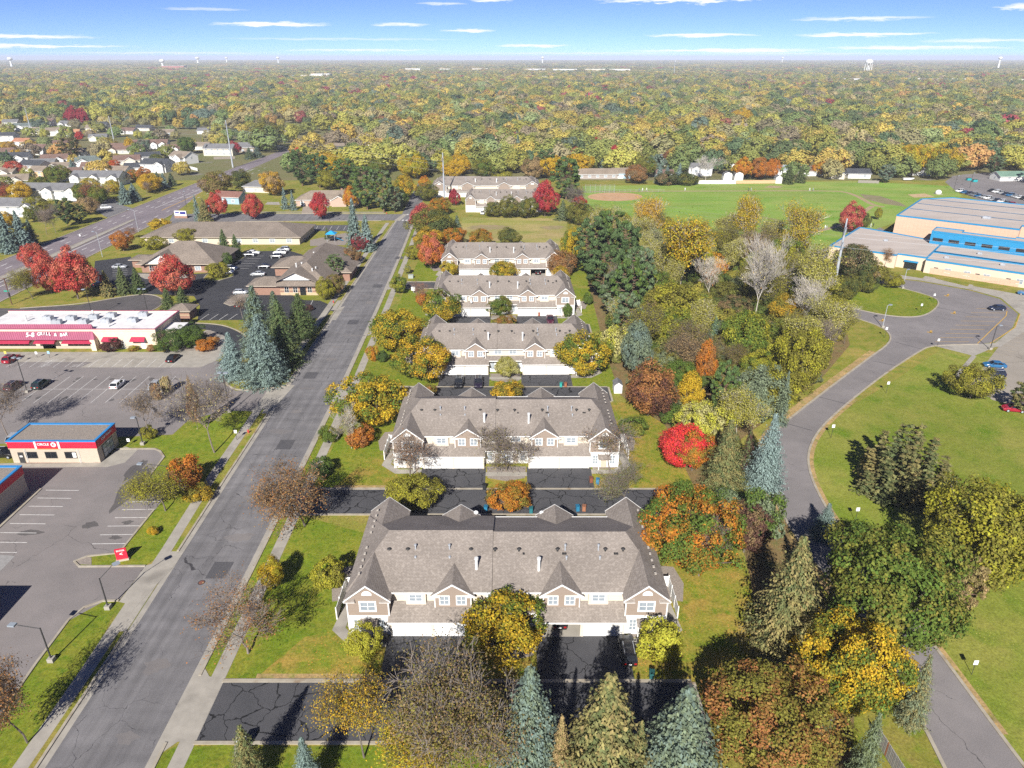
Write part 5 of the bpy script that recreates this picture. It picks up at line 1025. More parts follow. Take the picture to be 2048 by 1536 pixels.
cols = [WT_, BU, NV, GY, BU, SV, WT_, SV, NV, WT_, GY, RD, K, WT_, SV, NV, BU, SV, WT_, K, GY, WT_, NV, SV]
ORD = ['first', 'second', 'third', 'fourth', 'fifth', 'sixth', 'seventh', 'eighth', 'ninth', 'tenth', 'eleventh', 'last']
def cname(c): return {WT_: 'white', BU: 'blue', NV: 'navy', GY: 'grey', SV: 'silver', RD: 'maroon', K: 'black'}[c]
for k in range(12): u, v = 1919 + k * 9.3, 384 + k * 2.35; car(('suv', 'sedan', 'hatch')[k % 3], *G(u, v), 200, cols[k], f'{cname(cols[k])} car, {ORD[k]} from the playground end in the near staff row', 'cars in the near row of the staff lot')
for k in range(11): u, v = 1983 + k * 9.2, 383 + k * 2.3; car(('sedan', 'suv', 'hatch')[k % 3], *G(u, v), 200, cols[12 + k], f'{cname(cols[12 + k])} car, {ORD[k]} from the field end in the far staff row', 'cars in the far row of the staff lot')

# wheelie bins
BINB = cached('bin', lambda: (MB().prism([(-.26, -.3), (.26, -.3), (.28, .32), (-.28, .32)], .08, 1.0).mesh('bin_body', PAINT), MB().box(-.32, .32, -.4, .36, 1.0, 1.07).mesh('lid', PAINT), MB().tube((-.3, .3, .12), (.3, .3, .12), .12, n=8).mesh('wheels', DARK)))
BN = [(1052, 978, (.03, .16, .3), 'blue bin on the kerb before the second row, by its middle entries'), (969, 979, (.02, .022, .025), 'black bin on the kerb before the second row, at its left driveway'), (1182, 965, (.2, .07, .04), 'brown bin beside the blue one at the second row right driveway'), (1195, 968, (.03, .2, .36), 'blue bin at the second row right driveway'), (1038, 975, (.2, .07, .04), 'brown bin left of the middle blue one'), (815, 980, (.03, .07, .05), 'dark green bin on the leafy verge of the second row'), (1303, 1356, (.02, .1, .1), 'teal bin on the kerb by the black SUV'), (1073, 1368, (.02, .022, .025), 'black bin in the shade left of the cracked drive'),
 (1122, 774, (.03, .3, .26), 'turquoise bin before the third row'), (1131, 774, (.28, .1, .05), 'terracotta bin beside the turquoise one'), (1030, 776, (.03, .08, .05), 'green bin beside the olive shrub of the third row drive'), (972, 1023, (.02, .16, .28), 'blue bin behind the front row, left of the orange tree'), (1062, 1026, (.02, .14, .16), 'teal bin behind the front row, right of the orange tree'), (1155, 1022, (.02, .16, .28), 'blue bin behind the front row right dormer'), (1168, 1022, (.3, .13, .07), 'terracotta bin behind the front row right dormer'), (1030, 656, (.03, .3, .26), 'turquoise bin behind the third row middle'), (1078, 632, (.3, .1, .06), 'terracotta bin before the fourth row garages'), (823, 977, (.02, .022, .025), 'black bin beside the dark green one on the leafy verge')]
for u, v, c, lb in BN:
    t = thing('wheelie_bin', lb, 'bin', (*G(u, v), .02), R(random.uniform(-12, 12)), 'wheelie bins on the row drives'); link('bin_body', BINB[0], t, color=c); link('lid', BINB[1], t, color=tuple(x * .8 for x in c)); link('wheels', BINB[2], t)
t = thing('barbecue_grill', 'covered black grill beside the front row left garage', 'grill', (*G(763, 1282), .0)); MB().box(-.75, .75, -.35, .35, .1, 1.0).ell((0, 0, 1.0), (.7, .36, .25), 10, 6).build('cover', DARK, t); MB().box(-.7, -.62, -.3, .3, 0, .12).box(.62, .7, -.3, .3, 0, .12).build('leg', DARK, t)
t = thing('bench', 'small turquoise bench at the front row right entry', 'bench', (*G(1270, 1252), .0)); tb = (.03, .5, .48); MB().box(-.7, .7, -.25, .25, .42, .5).build('seat', PAINT, t, color=tb); MB().box(-.7, .7, .2, .27, .5, .95).build('backrest', PAINT, t, color=tb); MB().box(-.65, -.58, -.2, .2, 0, .42).box(.58, .65, -.2, .2, 0, .42).build('leg', PAINT, t, color=tb)
t = thing('mailbox_cluster', 'white cluster mailbox on a concrete pad at the bottom left', 'mailbox', (*G(487, 1498), 0), R(20)); MB().box(-.9, .9, -.7, .7, 0, .08).build('pad', CONC, t); MB().tube((0, 0, 0), (0, 0, .7), .09).build('post', METAL, t); MB().box(-.5, .5, -.3, .3, .7, 1.6).build('box', WHITE, t)
for i in range(4):
    for j in range(3): link('door', cached('mbd', lambda: MB().box(-.11, .11, -.02, 0, 0, .26).mesh('door', METAL)), t, (-.36 + i * .24, -.3, .74 + j * .28))
t = thing('mailbox_cluster', 'white cluster mailbox beside the fourth row drive', 'mailbox', (*G(827, 585), 0)); MB().tube((0, 0, 0), (0, 0, .7), .09).build('post', METAL, t); MB().box(-.6, .6, -.3, .3, .7, 1.8).build('box', WHITE, t)
t = thing('utility_box', 'green-grey transformer box on the lawn west of the fifth row', 'utility box', (*G(822, 556), 0)); MB().box(-.8, .8, -.6, .6, 0, 1.1).build('cabinet', mat('box_grey', (.3, .33, .3), rough=.6), t); MB().box(-.85, .85, -.65, .65, 1.1, 1.16).build('lid', MATS['box_grey'], t)
def shed(u, v, wd, dp, h, label, roof='gable', color=W, rc=MG, rot=0):
    t = thing('garden_shed', label, 'shed', (*G(u, v), 0), R(rot)); MB().box(-wd / 2, wd / 2, 0, dp, 0, h).build('wall', SIDING, t, color=color)
    if roof == 'gable': pr = [(-wd / 2 - .15, h - .05), (0, h + wd * .4), (wd / 2 + .15, h - .05)]
    else: pr = [(-wd / 2 - .1, h - .05), (-wd * .42, h + wd * .25), (0, h + wd * .42), (wd * .42, h + wd * .25), (wd / 2 + .1, h - .05)]
    MB().face([(x, -.02, z) for x, z in pr]).build('gable', SIDING, t, color=color); m = MB()
    for a, b in zip(pr, pr[1:]): m.face([(a[0], -.15, a[1] + .02), (b[0], -.15, b[1] + .02), (b[0], dp + .15, b[1] + .02), (a[0], dp + .15, a[1] + .02)])
    m.build('roof', HROOF, t, color=rc); MB().box(-.6, .6, -.05, 0, .05, 1.85).build('door', WHITE, t)
shed(1236, 787, 1.7, 2.6, 1.9, 'little white plastic shed on the lawn behind the second row'); shed(1455, 362, 5, 4, 3, 'left white barn-roofed shed at the field edge', 'barn'); shed(1477, 362, 5, 4, 3, 'right white barn-roofed shed at the field edge', 'barn'); shed(1557, 367, 3.6, 3.6, 3.2, 'tall white shed at the end of the wooden fence')
def run_fence(p, q, h, n, color, label, m=SIDING, plank='panel'):
    a, b = Vector(G(*p)), Vector(G(*q)); L = (b - a).length; t = thing('fence', label, 'fence', (a.x, a.y, 0), math.atan2(b.y - a.y, b.x - a.x)); w_ = L / n
    pm = MB().box(.03, w_ - .03, -.04, .04, .08, h).mesh(plank, m)
    for k in range(n): link(plank, pm, t, (k * w_, 0, random.uniform(-.03, .03)), color=color if not isinstance(color, list) else color[k])
    po = MB().box(-.07, .07, -.07, .07, 0, h + .1).mesh('post', m)
    for k in range(n + 1 if n < 16 else 0): link('post', po, t, (k * w_, 0.06, 0), color=color if not isinstance(color, list) else color[0])
    return t
run_fence((1390, 368), (1471, 368), 2.0, 12, W, 'white vinyl fence along the ball field'); run_fence((1472, 367.5), (1550, 367), 1.9, 14, (.55, .36, .2), 'tan wooden fence along the ball field'); run_fence((1716, 366), (1757, 367), 1.6, 8, (.25, .22, .19), 'grey wooden fence behind the field houses'); run_fence((428, 319), (470, 318), 1.8, 8, (.22, .19, .16), 'grey wooden fence below the long cream house'); run_fence((365, 334), (395, 342), 1.8, 7, W, 'white fence beside the white house by the highway')
plc = [(.3, .29, .27), (.36, .34, .31), (.27, .26, .25), (.33, .3, .27)]
run_fence((1751, 1483), (1812, 1580), 2.0, 27, [(.36, .14, .07) if k == 8 else plc[(k * 7) % 4] for k in range(27)], 'weathered plank fence with one orange board at the bottom edge', PAINT, 'plank')
# backstop and handball frames
x, y = G(1178, 386); t = thing('backstop_fence', 'tall wire backstop behind the infield', 'backstop', (x, y, 0), 0)
for k in range(7): MB().tube((k * 2.6 - 2, 0, 0), (k * 2.6 - 2, 0, 4.5), .06, n=5).build('post', METAL, t)
wm = MB()
for k in range(17): z = .2 + k * .26; wm.box(-2, 13.6, -.008, .008, z, z + .02)
o = wm.build('wire_mesh', METAL, t); o['kind'] = 'stuff'
t = thing('backstop_fence', 'low wire side fence of the infield', 'backstop', (*G(1205, 384.5), 0))
for k in range(12): MB().tube((k * 3, 0, 0), (k * 3, 0, 1.4), .04, n=4).build('post', METAL, t)
MB().box(0, 33, -.02, .02, 1.35, 1.4).box(0, 33, -.02, .02, .7, .73).build('rail', METAL, t)
t = thing('storage_dome', 'white round tank at the edge of the staff lot', 'tank', (*G(1876, 388), 0)); MB().ell((0, 0, .8), (1.6, 1.6, 1.4), 12, 6).build('shell', WHITE, t, smooth=True); MB().box(-1.7, 1.7, -1.7, 1.7, 0, .15).build('pad', CONC, t)
t = thing('dumpster', 'green refuse container behind the gym', 'dumpster', (*G(2020, 424), 0), R(-30)); MB().prism([(-2, -1), (2, -1), (2, 1), (-2, 1)], .1, 1.7).build('bin_body', PAINT, t, color=(.02, .2, .09)); MB().box(-2.05, 2.05, -1.05, 1.05, 1.7, 1.8).build('lid', DARK, t)
for lb, u, v in (('left teal refuse bin at the school lane', 1937, 361), ('right teal refuse bin at the school lane', 1949, 364)): t = thing('dumpster', lb, 'dumpster', (*G(u, v), 0)); MB().prism([(-1.2, -.8), (1.2, -.8), (1.2, .8), (-1.2, .8)], .1, 1.4).build('bin_body', PAINT, t, color=(.02, .3, .32)); MB().box(-1.25, 1.25, -.85, .85, 1.4, 1.5).build('lid', DARK, t)
t = thing('play_structure', 'blue playground climber behind the clinic', 'playground', (*G(664, 482), 0))
for a in (-1.5, 1.5):
    for b in (-1.5, 1.5): MB().tube((a, b, 0), (a, b, 3), .08).build('post', METAL, t)
MB().box(-1.6, 1.6, -1.6, 1.6, 1.3, 1.4).build('deck', DARK, t); MB().face([(-2, -2, 3), (2, -2, 3), (0, 0, 4.2)]).face([(2, -2, 3), (2, 2, 3), (0, 0, 4.2)]).face([(2, 2, 3), (-2, 2, 3), (0, 0, 4.2)]).face([(-2, 2, 3), (-2, -2, 3), (0, 0, 4.2)]).build('canopy', PAINT, t, color=(.02, .3, .6)); MB().face([(1.6, -.4, 1.35), (1.6, .4, 1.35), (4.5, .4, .2), (4.5, -.4, .2)]).build('slide', PAINT, t, color=(.02, .35, .6))
for lb, u, v in (('white fishing boat on a trailer by the field houses', 1816, 361),): t = thing('boat', lb, 'boat', (*G(u, v), 0), R(-8)); loftb = MB(); loft(loftb, [(-3, [(-1, .5), (1, .5), (1.1, 1.4), (-1.1, 1.4)]), (1, [(-.9, .5), (.9, .5), (1.1, 1.5), (-1.1, 1.5)]), (3.2, [(-.05, 1.1), (.05, 1.1), (.08, 1.6), (-.08, 1.6)])]); loftb.build('hull', WHITE, t); MB().box(-2.6, 3.6, -.05, .05, .35, .45).tube((-1, -1.1, .35), (-1, 1.1, .35), .3).build('trailer', DARK, t)
# ---------------- lamp posts
def lamp(u, v, h, label, heads, dark=True, base=True, wd=.1):
    """heads: list of (dx, dy, rise) arm reach from the post top to each luminaire"""
    t = thing('lamp_post', label, 'lamp post', (*G(u, v), 0), 0, 'lamp posts'); m = DARK if dark else METAL
    if base: MB().prism([(-.35, -.35), (.35, -.35), (.35, .35), (-.35, .35)], 0, .55).build('base', CONC, t)
    MB().tube((0, 0, .3 if base else 0), (0, 0, h), wd, wd * .75, n=8).build('pole', m, t)
    for dx, dy, rz_ in heads:
        MB().tube((0, 0, h - .1), (dx * .8, dy * .8, h + rz_), .05, n=6).build('arm', m, t)
        MB().box(-.42, .42, -.3, .3, -.1, .1).build('luminaire', mat('lamp_head', (.25, .28, .31), rough=.4), t, (dx, dy, h + rz_), math.atan2(dy, dx) if dx or dy else 0)
lamp(217, 1217, 5.0, 'lamp post on the grass by the store driveway, head reaching over it', [(1.6, 1.6, 1.1)]); lamp(104, 1322, 5.2, 'lamp post at the bottom left lot edge with head over the lot', [(-3.4, .3, .2)]); lamp(286, 889, 5.6, 'lamp post on the lawn beside the car wash', [(-.6, 0, .1)]); lamp(55, 785, 8, 'tall lamp post in the restaurant lot between two dark SUVs', [(-.7, .2, .1), (.7, -.2, .1)]); lamp(460, 824, 8.6, 'tall lamp post at the restaurant driveway', [(-.7, .2, .1), (.5, .1, .1)]); lamp(345, 985, 5.2, 'lamp post hidden in the sparse yellow tree with head over the lot', [(-4.4, .3, .2)])
lamp(185, 633, 7.8, 'left lamp post behind the restaurant', [(-.6, 0, .1)]); lamp(297, 632, 7.8, 'right twin-headed lamp post behind the restaurant', [(-.9, 0, .1), (.5, 0, .1)]); lamp(66, 489, 7.6, 'brown lamp post among the highway spruces', [(.3, 0, .2)], base=False); lamp(205, 514, 9, 'white pole on the highway verge by the office lot', [(-1.2, 0, .3)], False, False); lamp(277, 464, 9, 'white highway lamp by the clinic', [(-2, 0, .3)], False, False); lamp(373, 414, 7.4, 'dark highway lamp at the cross street', [(.3, 0, .1)], base=False); lamp(1765, 655, 6.2, 'lamp post on the loop lawn tip at the school', [(.9, .3, .1)], False); lamp(1980, 699, 6.2, 'lamp post on the walk at the tan lot', [(.9, .2, .1)]); lamp(1805, 577, 6, 'lamp post at the top of the loop lawn', [(.6, .3, .1)], False); lamp(660, 446, 7, 'lamp post by the cross street red maple', [(0, -.4, .1)], base=False); lamp(424, 444, 7, 'lamp post at the highway corner', [(0, -.4, .1)], base=False); lamp(1907, 382, 8, 'lamp post at the start of the staff lot rows', [(.8, 0, .1)], base=False); lamp(1939, 376, 8, 'lamp post behind the staff lot near row', [(.5, 0, .1)], base=False)
t = thing('traffic_signal', 'brown signal mast with green street sign at the left edge', 'traffic signal', (*G(24, 609), 0)); MB().tube((0, 0, 0), (0, 0, 8), .14, n=8).build('pole', mat('brown_pole', (.12, .06, .04), rough=.6), t); MB().box(-.2, .2, -.2, .2, 2.4, 3.5).build('signal_head', DARK, t); MB().box(-1.2, .3, -.03, .03, 3.9, 4.3).build('street_sign', PAINT, t, color=(.02, .3, .2)); MB().tube((0, 0, 7.9), (-6, 0, 8.3), .08).build('arm', MATS['brown_pole'], t)
# ---------------- white notice boards on posts along the school drive
SG = [(1710, 1043, 1016, 'white sign on a post below the silver-blue spruce bend'), (1662, 876, 850, 'white sign on the inside of the drive bend'), (1772, 787, 764, 'white sign half way up the school drive'), (1769, 676, 655, 'white sign at the junction of drive and loop'), (1943, 1349, 1322, 'white sign on the lawn at the bottom right'), (1873, 697, 678, 'white sign at the corner of the walk triangle'), (1866, 603, 588, 'white sign at the tip of the loop lawn'), (1840, 625, 608, 'white sign in the middle of the loop lawn'), (1432, 1396, 1374, 'white sign in deep shade by the front row drive end'), (1631, 765, 756, 'small white sign at the wood edge of the drive'), (161, 476, 470, 'small white sign on the highway median'), (322, 446, 438, 'small white sign on the highway verge'), (20, 735, 703, 'yellow accessible sign left at the restaurant walk'), (75, 715, 704, 'white accessible sign in the middle at the restaurant walk'), (100, 716, 703, 'blue accessible sign right at the restaurant walk'), (259, 890, 880, 'white sign beside the car wash lane'), (474, 880, 861, 'small white marker on the lawn by the half-dead tree'), (793, 423, 417, 'white round sign at the intersection corner')]
for u, v, vt, lb in SG[:18]:
    x, y = G(u, v); h = max(1.3, GZ(vt, y)); t = thing('sign_post', lb, 'sign', (x, y, 0), 0, 'small signs on posts'); MB().tube((0, 0, 0), (0, 0, h), .035, n=6).build('post', DARK, t)
    MB().box(-.27, .27, -.05, -.02, h - .55, h + .1).build('plate', PAINT, t, color=(.6, .5, .1) if lb.startswith('yellow') else ((.3, .5, .7) if lb.startswith('blue') else (.78, .78, .78)))
x, y = G(246, 1120); t = thing('monument_sign', 'red price sign board with white arrow at the store driveway', 'sign', (x, y, 0), R(18)); MB().box(-.85, .85, -.3, .3, 0, .25).build('base', BLOCK, t); MB().box(-.75, .75, -.12, .12, .25, 2.0).build('panel', RED, t); text('ENTER', t, (0, -.13, 1.72), .36, WHITE); text('<', t, (0, -.13, 1.15), .8, WHITE)
x, y = G(363, 436); t = thing('monument_sign', 'white and navy monument sign at the highway corner', 'sign', (x, y, 0), R(-6)); MB().box(-3, 3, -.4, .4, 0, 1.0).build('base', BRICK, t); MB().box(-2.8, 2.8, -.3, .3, 1.0, 3.2).build('panel', WHITE, t); MB().box(-.1, 2.5, -.34, -.3, 1.7, 2.9).build('navy_panel', PAINT, t, color=(.03, .03, .2)); MB().box(-2.4, -.5, -.34, -.3, 2.2, 2.8).build('navy_mark', PAINT, t, color=(.05, .05, .25))
for (u, v, c, lb) in ((412, 282, (.25, .2, .6), 'purple-topped pylon sign beside the far highway'),): x, y = G(582, 285); t = thing('pylon_sign', lb, 'sign', (x - 12, y, 0)); MB().box(-.4, .4, -.3, .3, 0, 3).build('post', WHITE, t); MB().box(-2, 2, -.4, .4, 3, 7).build('panel', PAINT, t, color=c)
for lb, u, v in (('red hydrant on the verge by the dental driveway', 667, 606), ('red hydrant on the boulevard by the pale half-dead tree', 497, 866), ('red hydrant at the rambler corner', 773, 428)):
    t = thing('fire_hydrant', lb, 'hydrant', (*G(u, v), 0)); rr = (.5, .05, .04); MB().tube((0, 0, 0), (0, 0, .6), .13, .12, n=8).ell((0, 0, .62), (.14, .14, .16), 8, 5).build('barrel', PAINT, t, color=rr); MB().tube((-.24, 0, .42), (.24, 0, .42), .07, n=6).build('nozzle', PAINT, t, color=rr)
t = thing('manhole_cover', 'rusty manhole cover in the street near the store driveway', 'manhole', (*G(403, 1165), .008)); MB().tube((0, 0, 0), (0, 0, .012), .38, n=18).build('lid', mat('rust_iron', (.22, .08, .05), (.14, .07, .05), scale=6), t); MB().tube((0, 0, 0), (0, 0, .008), .5, n=18).build('ring', DARK, t)
for lb, u, v in (('boulder in the restaurant planting bed', 371, 698), ('pale boulder at the bed end', 391, 694)): t = MB().ell((0, 0, .3), (.8, .55, .5), 7, 5).build('boulder', ROCKM, None, (*G(u, v), 0)); tag(t, lb, 'boulder')
# ---------------- power poles and their wires
PP = [((1667, 577), 437, 'steel power pole beside the school, tallest in view'), ((889, 402), 305, 'steel power pole before the farthest townhouse row'), ((466, 335), 240, 'steel power pole on the highway bank'), ((230, 290), 232, 'steel power pole among the brown-roofed rows'), ((62, 262), 215, 'leftmost steel power pole')]
TOPS = []
for b, vt, lb in PP:
    x, y = G(*b); h = GZ(vt, y); t = thing('power_pole', lb, 'power pole', (x, y, 0), 0, 'steel power poles'); MB().tube((0, 0, 0), (0, 0, h), .55, .22, n=10).build('pole', METAL, t); ar = []
    for k, (dz, s) in enumerate(((2.6, -1), (4.8, 1), (7.2, -1))):
        MB().tube((0, 0, h - dz), (s * .5, s * 2.0, h - dz + .25), .09, n=5).build('arm', METAL, t); MB().tube((s * .5, s * 2.0, h - dz + .2), (s * .5, s * 2.0, h - dz - 1.2), .07, n=6).build('insulator', mat('insulator_grey', (.35, .36, .38), rough=.3), t); ar.append((x + s * .5, y + s * 2.0, h + .2 - dz - 1.3))
    TOPS.append(ar)
TOPS.insert(0, [(a[0] + 210, a[1] - 70, a[2]) for a in TOPS[0]])
for a, b, lb in zip(TOPS, TOPS[1:], ['wires leaving the school power pole to the right', 'wires between school pole and townhouse pole', 'wires between townhouse pole and highway pole', 'wires between highway pole and second pole', 'wires between second and leftmost pole']):
    t = thing('power_line', 'sagging ' + lb, 'power line')
    for p, q in zip(a, b):
        mb = MB(); p, q = Vector(p), Vector(q); N_ = 14; pr = p
        for k in range(1, N_ + 1): f = k / N_; c = p.lerp(q, f) - Vector((0, 0, 4 * 2.2 * f * (1 - f))); mb.tube(pr, c, .02, n=3, cap=False); pr = c
        mb.build('wire', METAL, t)
# ---------------- people on the field path
def person_mesh(seed):
    g = random.Random(seed); st = g.uniform(.12, .3); m = bpy.data.meshes.new('person'); J = [(0, 0, .95), (0, 0, 1.25), (0, 0, 1.48), (0, 0, 1.62), (0, 0, 1.78), (.18, 0, 1.42), (.24, st, 1.15), (.22, st * 1.7, .92), (-.18, 0, 1.42), (-.24, -st, 1.15), (-.22, -st * .6, .9), (.1, st * .6, .5), (.1, st * 1.2 - .05, .08), (-.1, -st * .5, .5), (-.1, -st * 1.5, .1), (.1, st * 1.2 + .12, .03), (-.1, -st * 1.5 + .14, .05)]
    Ed = [(0, 1), (1, 2), (2, 3), (3, 4), (2, 5), (5, 6), (6, 7), (2, 8), (8, 9), (9, 10), (0, 11), (11, 12), (12, 15), (0, 13), (13, 14), (14, 16)]; m.from_pydata(J, Ed, []); Rr = [.14, .15, .13, .06, .11, .08, .05, .035, .08, .05, .035, .085, .05, .085, .05, .04, .04]
    o = bpy.data.objects.new('tmp', m); COL.objects.link(o); s = o.modifiers.new('s', 'SKIN')
    for k, v in enumerate(m.skin_vertices[0].data): v.radius = (Rr[k], Rr[k] * .8); v.use_root = k == 0
    u = o.modifiers.new('u', 'SUBSURF'); u.levels = 1; dg = bpy.context.evaluated_depsgraph_get(); me = bpy.data.meshes.new_from_object(o.evaluated_get(dg)); COL.objects.unlink(o); bpy.data.objects.remove(o)
    me.materials.clear(); me.materials.append(PAINT); return me
PM = [person_mesh(k) for k in range(3)]
PPL = [(1278, 383, 'person on the worn path near the infield, first of three', (.1, .12, .2)), (1285, 382.5, 'person in white on the worn path, second of three', (.7, .7, .7)), (1293, 382, 'person in white on the worn path, third of three', (.65, .65, .6)), (1370, 382, 'person in white top on the worn path in the middle of the field', (.7, .7, .72)), (1497, 382, 'dark-clothed person on the worn path, left of two', (.05, .05, .06)), (1502, 382, 'pale-clothed person on the worn path, right of two', (.4, .4, .42)), (1619, 382, 'person in white at the right end of the worn path', (.75, .75, .75)), (1626, 382, 'person behind the one in white on the worn path', (.3, .3, .35)),
 (1540, 482, 'person in white in the group on the lower path, leftmost', (.75, .74, .72)), (1544, 481, 'person in black in the group on the lower path', (.03, .03, .04)), (1548, 480, 'person in grey in the group on the lower path', (.4, .4, .42)), (1551, 481, 'person in white in the group on the lower path, rightmost', (.7, .7, .7)), (1634, 462, 'person walking alone on the lower path', (.6, .3, .25)), (1650, 458, 'person in white beside the crimson tree path', (.75, .75, .75)), (1653, 459, 'person in grey beside the crimson tree path', (.3, .3, .32)), (1741, 455, 'person in white sitting group near the gym, left', (.7, .7, .7)), (1746, 454, 'person in black near the gym, right', (.03, .03, .03))]
for k, (u, v, lb, c) in enumerate(PPL): o = link('person', PM[k % 3], None, (*G(u, v), .02), random.uniform(0, 6.28), c); tag(o, lb, 'person', 'walkers on the school field')
# ================================================================== TREES
def quads_mesh(name, V, T, m, smooth=False):
    """V (n,4,3) corners of leaf faces, T (n,3) tone per face"""
    n = len(V); me = bpy.data.meshes.new(name); me.vertices.add(n * 4); me.vertices.foreach_set('co', V.reshape(-1).astype(np.float32))
    me.loops.add(n * 4); me.loops.foreach_set('vertex_index', np.arange(n * 4, dtype=np.int32)); me.polygons.add(n)
    me.polygons.foreach_set('loop_start', np.arange(0, n * 4, 4, dtype=np.int32))
    me.update(calc_edges=True); a = me.attributes.new('tone', 'FLOAT_VECTOR', 'FACE'); a.data.foreach_set('vector', T.reshape(-1).astype(np.float32)); me.materials.append(m); return me
def unit(v): return v / (np.linalg.norm(v, axis=-1, keepdims=True) + 1e-9)
def leaves(P, Nn, size, aspect=1.0, jit=.7, along=None):
    """leaf quads at points P facing roughly Nn"""
    n = len(P); N = unit(Nn + rng.normal(0, jit, (n, 3))); A = rng.normal(0, 1, (n, 3)) if along is None else along + rng.normal(0, .25, (n, 3))
    A = unit(A - (A * N).sum(1, keepdims=True) * N); B = np.cross(N, A); s = (size * rng.uniform(.65, 1.35, n))[:, None]
    a = A * s * aspect; b = B * s; return np.stack([P - a - b * .6, P + a * .2 - b, P + a + b * .5, P - a * .3 + b], 1)
def crown(nb, nleaf, size, shape='round', lump=.32, z0=.12, seed=0, fill=.16, sag=0, jit=.62):
    """clumped deciduous crown in a unit box: width 1, height 1"""
    g = np.random.default_rng(seed); c = []
    k = 0
    while len(c) < nb:
        k += 1; t = (k * .61803) % 1; zz = 1 - 2 * ((k * .7548777) % 1); th = 2 * math.pi * ((k * .5698403) % 1) + g.uniform(-.3, .3)
        rr = math.sqrt(max(0, 1 - zz * zz)); rad = g.uniform(.62, .86) if g.random() > fill else g.uniform(.1, .5)
        x, y, z = rr * math.cos(th) * rad, rr * math.sin(th) * rad, zz * rad
        if shape == 'oval': w_ = .8 if z > .2 else 1; x *= w_ * (1 - .35 * max(0, z)); y *= w_ * (1 - .35 * max(0, z))
        if shape == 'tall': x *= 1 - .45 * max(0, z); y *= 1 - .45 * max(0, z)
        c.append((x * .5 * (1 - lump * .35) / .8, y * .5 * (1 - lump * .35) / .8, z0 + (1 - z0) * (.5 + .5 * z * .92)))
    c = np.array(c)
    ph = g.uniform(0, 6.28, 6); th_ = np.arctan2(c[:, 1], c[:, 0]); zz_ = c[:, 2]      # uneven, lopsided outline
    f_ = 1 + .14 * np.sin(th_ + ph[0]) + .12 * np.sin(2 * th_ + ph[1] + 3 * zz_) + .09 * np.sin(3 * th_ + ph[2] - 5 * zz_); c[:, 0] *= f_; c[:, 1] *= f_; c[:, 2] = z0 + (c[:, 2] - z0) * (1 + .07 * np.sin(th_ * 2 + ph[3]) + .06 * np.sin(th_ * 5 + ph[4]))
    keep = g.random(nb) > .14; c = c[keep]; nb = len(c)
    r = lump * .5 * g.uniform(.55, 1.4, nb); rz = r * (1 - z0) * .95
    ct = g.random(nb); pick = g.choice(nb, nleaf, p=(r ** 2) / (r ** 2).sum())
    d = unit(g.normal(0, 1, (nleaf, 3)) + np.array([0, 0, .25])); cen = np.array([0, 0, z0 + (1 - z0) * .42]); out = unit(c[pick] - cen)
    flip = (d * out).sum(1) < -.25; d[flip] *= -1
    rad = (.45 + .75 * g.beta(3.2, 2, nleaf))[:, None]; P = c[pick] + d * np.stack([r[pick], r[pick], rz[pick]], 1) * rad + g.normal(0, .012, (nleaf, 3))
    T = np.stack([np.clip(ct[pick] * .65 + g.random(nleaf) * .35, 0, 1), g.beta(2, 2, nleaf), g.random(nleaf)], 1)
    return leaves(P, d + out * .4 + np.array([0, 0, .25]), size, jit=jit), T, c
def branches(seed, levels=5, spread=.55, up=.25, trunk=.28, nkid=(3, 5), lean=0, decay=.68, r0=.022, fork=.2):
    """recursive limbs in a unit-height box: list of (p, q, r0, r1, level)"""
    g = random.Random(seed); segs = []; tips = []
    def grow(p, d, L, r, lv):
        n = 3 if lv < 3 else 2
        for k in range(n):
            d = (d + Vector((g.gauss(0, .12), g.gauss(0, .12), g.gauss(.03, .1) + up * .12))).normalized(); q = p + d * (L / n); r1 = r * (.86 if k < n - 1 else .78)
            segs.append((p, q, r, r1, lv)); p = q; r = r1
            if lv < levels - 1 and lv > 0 and k < n - 1:
                side = d.orthogonal().normalized(); side.rotate(Matrix.Rotation(g.uniform(0, 6.28), 3, d)); grow(p, (d * .6 + side * spread * 1.3 + Vector((0, 0, up * .3))).normalized(), L * g.uniform(.45, .65), r * .6, lv + 1)
        if lv >= levels - 1: tips.append((q, d)); return
        for k in range(g.randint(*nkid)):
            side = d.orthogonal().normalized(); side.rotate(Matrix.Rotation(2 * math.pi * k / nkid[1] + g.uniform(-.5, .5), 3, d))
            grow(p, (d + side * spread * g.uniform(.6, 1.5) + Vector((0, 0, up))).normalized(), L * decay * g.uniform(.75, 1.15), r * g.uniform(.55, .75), lv + 1)
    grow(Vector((0, 0, 0)), Vector((lean, 0, 1)).normalized(), trunk, r0, 0)
    return segs, tips
def norm_box(segs, tips, r0=.012, pc=90):
    zmax = float(np.percentile([q.z for q, _ in tips], 97)); wmax = 2 * float(np.percentile([math.hypot(q.x, q.y) for q, _ in tips], pc))
    f = Vector((1 / wmax, 1 / wmax, 1 / zmax)); m = lambda v: Vector((v.x * f.x, v.y * f.y, v.z * f.z))
    rs = r0 / segs[0][2]
    return [(m(p), m(q), a * rs, b * rs, l) for p, q, a, b, l in segs], [(m(p), d) for p, d in tips]
def tubes(name, segs, m, n=4):
    mb = MB()
    for p, q, a, b, *_ in segs:
        if (q - p).length > 1e-5: mb.tube(p, q, a, b, n=n, cap=False)
    return mb.mesh(name, m)
LIB = {}
def lib(kind, i): return LIB[kind][i % len(LIB[kind])]
